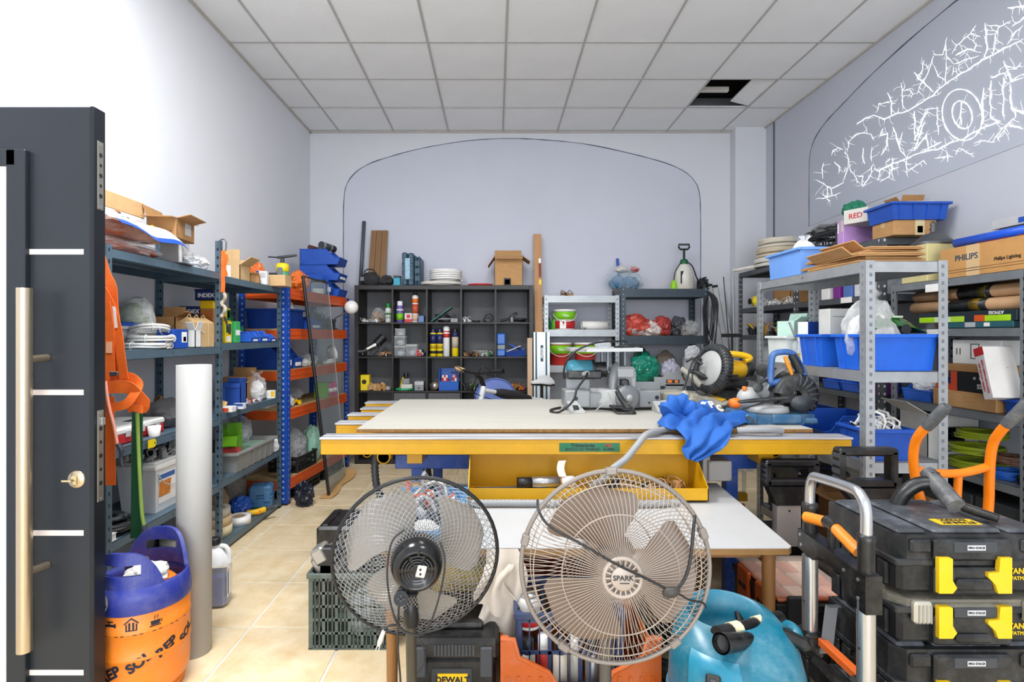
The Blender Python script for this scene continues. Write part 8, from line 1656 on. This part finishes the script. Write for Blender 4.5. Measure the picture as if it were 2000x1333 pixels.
can('big grey drum on the fourth dark grey shelf in the corner', (2.70, 5.28, z), .17, .30, mat('#9da0a2', .45), None, nozzle=False, name='drum', cat='drum'); bag('dark plastic bag on the fourth dark grey shelf in the corner', (2.70, 4.85, z), 0, .3, .4, .26, mat('#3c4046', .4, v=.2), None, 159)
for k, y in enumerate((4.08, 3.86)): sbin(['blue bin of white paper farther on the fourth dark grey shelf', 'blue bin of white paper nearer on the fourth dark grey shelf'][k], (2.65, y, z), R9, .19, .28, .12, mat('#2458c0', .4), holder=False)
carton('purple carton at the near end of the fourth dark grey shelf', (2.58, 3.645, z), R9, .09, .14, .17, PURPLE, tape=False)
tub('large dark blue tub on the lowest dark grey shelf', (2.69, 3.95, .451), R9, .46, .32, .30, BLUE2, .95, ribs=3)
z = 1.646                                                      # grey unit, top
c = carton('long kraft light-fitting carton with red lettering on the grey shelving top', (2.69, 2.80, z), R9, .62, .33, .165, mat('#c08f55', .75, v=.1), tapecol=mat('#e3cfae', .4), stick=[(.28, .41, 0, 1, mat('#d2b083', .5)), (.92, 1, 0, 1, mat('#dcc9a8', .5)), (.80, .915, .45, .95, mat('#2e6470', .5)), (0, .9, .16, .18, mat('#7a5c38')), (.05, .9, .24, .26, mat('#7a5c38'))], writing=[('PHILIPS', .045, .28, .62, mat('#2b4a5a')), ('Philips Lighting', .024, .66, .42, mat('#4a3a28')), ('FRAGIL', .03, .955, .5, RED)])
for bd, x in (('MUY FRAGIL', .01), ('FRAGIL', .20)): text(c, bd, .034, (x, -.155, .1675), (0, 0, PI), mat('#b5302c', .5), bold=.001)
rod('bright blue plastic roll lying on the light-fitting carton', (2.57, 2.52, z + .194), (2.57, 3.05, z + .194), .026, mat('#1d56d0', .35))
ATM = mat('#15181c', .35, v=.1)
carton('black carton with white lettering lying beside the bright blue roll', (2.72, 2.70, z + .167), R9, .30, .20, .07, ATM, tape=False, writing=[('ATMOSS', .026, .6, .5, WHITE)], stick=(.78, .92, .15, .85, mat('#4a7fc0')))
carton('flat white and grey carton topmost on the grey shelving', (2.74, 2.68, z + .238), R9, .42, .24, .045, mat('#b9babb', .5), tape=False, stick=(.35, .5, .2, .8, BLUE))
t = T('lantern_cap', 'dark bell-shaped lantern cap resting on a cream box', 'lantern', (2.63, 3.29, z + .221)); MB(mat('#56585a', .4, .5)).lathe([(.11, 0), (.115, .01), (.09, .03), (.06, .06), (.045, .07), (.02, .075), (.012, .085), (.02, .10), (.012, .115), (.016, .125), (.010, .145), (0, .15)], n=30).b('cap', t)
carton('cream plastic box under the bell-shaped lantern cap', (2.63, 3.29, z), 0, .23, .2, .22, mat('#cfc48e', .5), tape=False)
tag(MB(PAPER).box((-.002, -.06, -.022), (.001, .06, .022)).b('shelf_card', None, (2.4985, 3.12, 1.60)), 'white card on the top front edge of the grey shelving', 'card')
z = 1.369
carton('teal flat carton lowest in the pile under the kraft rolls', (2.58, 2.87, z), R9, .42, .13, .032, mat('#2b5f6a', .5), tape=False, stick=[(.35, .5, .1, .9, LGREY), (.62, .7, .2, .8, PAPER)])
c = carton('long lime and black carton with white lettering under the kraft rolls', (2.585, 2.95, z + .033), R9, .62, .14, .055, mat('#1f2c36', .4), tape=False, stick=[(.02, .2, 0, .55, mat('#a8dc1a')), (.2, .38, 0, .55, mat('#d5ecc0')), (.38, .52, 0, .55, mat('#b2e03a')), (.62, .72, 0, .6, mat('#d8581c')), (.72, .95, 0, .55, mat('#a8dc1a'))]); text(c, 'ATMOSS', .022, (.20, -.0712, .043), (PI / 2, PI, 0), WHITE, bold=.0006)
tag(MB(PAPER).box((-.002, -.07, -.018), (.001, .07, .018)).b('shelf_card', None, (2.4985, 3.10, 1.345)), 'white card with pencil marks on the second grey shelf edge', 'card')
KR = mat('#b8916a', .65, v=.08); BW = mat('#1c1d20', .35, v=.2)
for k, (l, x, y0, y1, zz, wr_) in enumerate((('lower front kraft roll with a black wrapper', 2.575, 2.62, 3.36, .089, [(.3, .62, BW), (.36, .44, YEL)]), ('upper front kraft roll with a black wrapper', 2.60, 2.64, 3.37, .158, [(.28, .56, BW), (.32, .4, mat('#a8963a'))]), ('kraft roll behind the lower front one', 2.68, 2.62, 3.3, .0, []), ('dark brown roll under the top shelf at the back', 2.695, 2.64, 3.3, .205, [(.4, .6, BW)]), ('kraft roll at the back beside the lower front one', 2.66, 2.63, 3.36, .089, []))):
    lay(l + ' on the grey shelving', x, y0, y1, z + zz - (.0 if k != 3 else -.0), .0335 if k != 3 else .028, KR if k != 3 else mat('#5a3f2a', .6), wraps=wr_, caps=mat('#6a5426', .5))
t = T('helmet', 'yellow hard cap at the near end of the second grey shelf', 'helmet', (2.80, 2.72, z)); MB(YEL2).lathe([(.10, 0), (.085, .004), (.08, .04), (.05, .075), (0, .085)], n=24).b('shell', t); MB(YEL2).box((-.012, -.07, .06), (.012, .07, .086), bev=.005).b('ridge', t)
z = .936
carton('kraft tray box lowest on the third grey shelf', (2.67, 2.955, z), R9, .40, .3, .09, KRAFT, tape=False)
c = carton('black carton with white lettering upside down over the kraft tray box', (2.65, 2.86, z + .091), R9, .34, .26, .105, ATM, tape=False, stick=[(.88, 1, 0, 1, mat('#2a4a52')), (.0, .12, .0, 1, mat('#c8482a'))]); text(c, 'ATMOSS', .034, (.06, -.1315, .035), (PI / 2, PI, 0), WHITE, bold=.0008)
for k in range(4): MB(LGREY).cyl((-.02 + .035 * k, -.1312, .075), (-.02 + .035 * k, -.130, .075), .008).b('print', c)
carton('flat kraft carton lying on the upside-down black carton', (2.66, 2.88, z + .197), R9, .36, .28, .04, KRAFT2, tape=False)
c = carton('white carton with a black line drawing on the third grey shelf', (2.64, 2.90, z + .238), R9 + .05, .28, .2, .13, mat('#dcdcda', .6), tape=False)
for a, b in (((-.03, .03), (-.026, .11)), ((-.03, .106), (.02, .11)), ((.016, .03), (.02, .11)), ((-.03, .03), (.02, .034)), ((-.115, .05), (-.11, .085)), ((-.095, .05), (-.09, .085)), ((.06, .04), (.10, .045)), ((.06, .06), (.10, .065)), ((.06, .08), (.10, .085))): MB(INK).box((a[0], -.1012, a[1]), (b[0], -.1002, b[1])).b('print', c)
c = carton('white carton with red lettering tilted across the third grey shelf', (2.50, 2.69, z + .08), 0, .06, .14, .26, mat('#e2e0de', .5), tape=False, rot=(0, -.28, R9 - .1), stick=(.0, 1, .84, 1, RED)); text(c, 'FÁCIL Y RÁPIDA INSTALACIÓN', .012, (.01, -.0715, .11), (PI / 2, PI / 2, 0), RED, bold=.0005); text(c, 'FAST AND EASY ASSEMBLY', .012, (-.012, -.0715, .11), (PI / 2, PI / 2, 0), RED, bold=.0005)
sbin('blue bin heaped with white tissue on the third grey shelf', (2.67, 3.285, z), R9, .22, .27, .13, mat('#2a6ad8', .4), holder=False); bag('white tissue heaped in the blue bin on the third grey shelf', (2.62, 3.30, z + .03), 0, .18, .18, .13, WBAG, None, 161)
carton('small orange and white carton next to the tissue bin', (2.60, 3.10, z), R9, .12, .12, .12, mat('#d8561c', .5), tape=False, stick=(.1, .9, .05, .4, PAPER))
tub('blue tub under a clear bag at the near end of the third grey shelf', (2.67, 2.685, z), R9, .08, .27, .08, BLUE, .95, ribs=0)
z = .601
c = carton('white carton with a square black logo leaning on the fourth grey shelf', (2.66, 3.29, z), 0, .30, .22, .27, mat('#c9c9c6', .6), stick=[(.28, .72, .42, .72, INK), (.31, .69, .45, .69, mat('#c9c9c6', .6))], tape=False, writing=[('HD', .062, .5, .57, INK), ('HERRAJES', .026, .5, .31, INK), ('PARA EL MUEBLE', .012, .5, .21, INK)], flaps={'f': 160, 'l': 60}, fl={'f': .02, 'l': .14})
YG = mat('#8f9e1c', .45, v=.15)
for k, (x, y, zz, R_, c_, l) in enumerate(((2.66, 3.02, 0, .125, YG, 'lowest yellow-green wire hank on the fourth grey shelf'), (2.66, 3.02, .08, .12, YG, 'middle yellow-green wire hank on the fourth grey shelf'), (2.68, 3.02, .16, .11, YG, 'topmost yellow-green wire hank on the fourth grey shelf'), (2.61, 2.79, 0, .08, mat('#1f5fc0', .4), 'bright blue wire hank beside the yellow-green ones'), (2.62, 2.79, .075, .075, mat('#6a4a38', .4), 'brown wire hank over the bright blue one'), (2.60, 2.665, .0, .04, BLACK, 'black wire hank at the near end of the fourth grey shelf'))): coil(l, (x, y, z + zz), k, R_, .0045, 14, c_, 5, seed=91 + k, loose=.35, group='wire hanks')
for k, y in enumerate((2.765, 3.09, 3.34)): carton(['near', 'middle', 'far'][k] + ' dark grey carton on the bottom of the grey shelving', (2.70, y, .061), R9, [.25, .36, .14][k], .34, .42, mat('#34373b', .6, v=.1), tape=False, group='dark cartons')
# ---- cracked lettering on the right wall (seen mirrored), drawn as emissive white lines ----
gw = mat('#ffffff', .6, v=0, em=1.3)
sg = T('wall_lettering', 'glowing white cracked mirror-written lettering high on the right wall', 'sign', (XR - .006, 3.4, 2.4)); o = V((XR - .006, 3.4, 2.4))
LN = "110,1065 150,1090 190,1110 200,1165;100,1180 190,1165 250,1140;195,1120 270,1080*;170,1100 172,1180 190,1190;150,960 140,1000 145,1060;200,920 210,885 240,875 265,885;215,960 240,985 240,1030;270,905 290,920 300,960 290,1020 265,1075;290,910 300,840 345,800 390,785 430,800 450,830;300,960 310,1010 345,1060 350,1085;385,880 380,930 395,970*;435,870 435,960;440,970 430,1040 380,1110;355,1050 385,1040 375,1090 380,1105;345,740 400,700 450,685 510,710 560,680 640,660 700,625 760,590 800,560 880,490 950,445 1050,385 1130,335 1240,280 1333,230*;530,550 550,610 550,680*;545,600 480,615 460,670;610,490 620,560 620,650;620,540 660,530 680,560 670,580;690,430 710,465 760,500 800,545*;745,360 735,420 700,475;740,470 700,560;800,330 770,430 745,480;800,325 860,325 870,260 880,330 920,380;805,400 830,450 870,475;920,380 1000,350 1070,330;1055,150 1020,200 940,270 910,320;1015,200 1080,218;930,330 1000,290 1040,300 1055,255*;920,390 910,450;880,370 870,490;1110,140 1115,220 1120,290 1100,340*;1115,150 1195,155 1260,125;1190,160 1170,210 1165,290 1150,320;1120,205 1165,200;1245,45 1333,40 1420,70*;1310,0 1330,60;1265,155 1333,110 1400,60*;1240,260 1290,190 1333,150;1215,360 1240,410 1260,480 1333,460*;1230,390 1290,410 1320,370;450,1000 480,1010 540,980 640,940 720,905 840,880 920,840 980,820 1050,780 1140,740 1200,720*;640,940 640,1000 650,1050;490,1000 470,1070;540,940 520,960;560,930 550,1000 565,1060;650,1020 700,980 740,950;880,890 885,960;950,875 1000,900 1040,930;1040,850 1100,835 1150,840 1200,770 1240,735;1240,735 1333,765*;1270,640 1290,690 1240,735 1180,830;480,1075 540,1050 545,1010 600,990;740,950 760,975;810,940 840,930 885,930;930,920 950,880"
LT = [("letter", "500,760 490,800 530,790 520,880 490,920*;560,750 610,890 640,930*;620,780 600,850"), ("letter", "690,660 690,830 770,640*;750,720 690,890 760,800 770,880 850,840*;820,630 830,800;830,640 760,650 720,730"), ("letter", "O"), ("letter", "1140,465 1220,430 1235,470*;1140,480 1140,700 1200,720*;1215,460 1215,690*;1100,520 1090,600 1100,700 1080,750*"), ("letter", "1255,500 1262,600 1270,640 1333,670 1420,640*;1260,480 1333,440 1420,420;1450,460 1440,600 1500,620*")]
rnd = random.Random(3)
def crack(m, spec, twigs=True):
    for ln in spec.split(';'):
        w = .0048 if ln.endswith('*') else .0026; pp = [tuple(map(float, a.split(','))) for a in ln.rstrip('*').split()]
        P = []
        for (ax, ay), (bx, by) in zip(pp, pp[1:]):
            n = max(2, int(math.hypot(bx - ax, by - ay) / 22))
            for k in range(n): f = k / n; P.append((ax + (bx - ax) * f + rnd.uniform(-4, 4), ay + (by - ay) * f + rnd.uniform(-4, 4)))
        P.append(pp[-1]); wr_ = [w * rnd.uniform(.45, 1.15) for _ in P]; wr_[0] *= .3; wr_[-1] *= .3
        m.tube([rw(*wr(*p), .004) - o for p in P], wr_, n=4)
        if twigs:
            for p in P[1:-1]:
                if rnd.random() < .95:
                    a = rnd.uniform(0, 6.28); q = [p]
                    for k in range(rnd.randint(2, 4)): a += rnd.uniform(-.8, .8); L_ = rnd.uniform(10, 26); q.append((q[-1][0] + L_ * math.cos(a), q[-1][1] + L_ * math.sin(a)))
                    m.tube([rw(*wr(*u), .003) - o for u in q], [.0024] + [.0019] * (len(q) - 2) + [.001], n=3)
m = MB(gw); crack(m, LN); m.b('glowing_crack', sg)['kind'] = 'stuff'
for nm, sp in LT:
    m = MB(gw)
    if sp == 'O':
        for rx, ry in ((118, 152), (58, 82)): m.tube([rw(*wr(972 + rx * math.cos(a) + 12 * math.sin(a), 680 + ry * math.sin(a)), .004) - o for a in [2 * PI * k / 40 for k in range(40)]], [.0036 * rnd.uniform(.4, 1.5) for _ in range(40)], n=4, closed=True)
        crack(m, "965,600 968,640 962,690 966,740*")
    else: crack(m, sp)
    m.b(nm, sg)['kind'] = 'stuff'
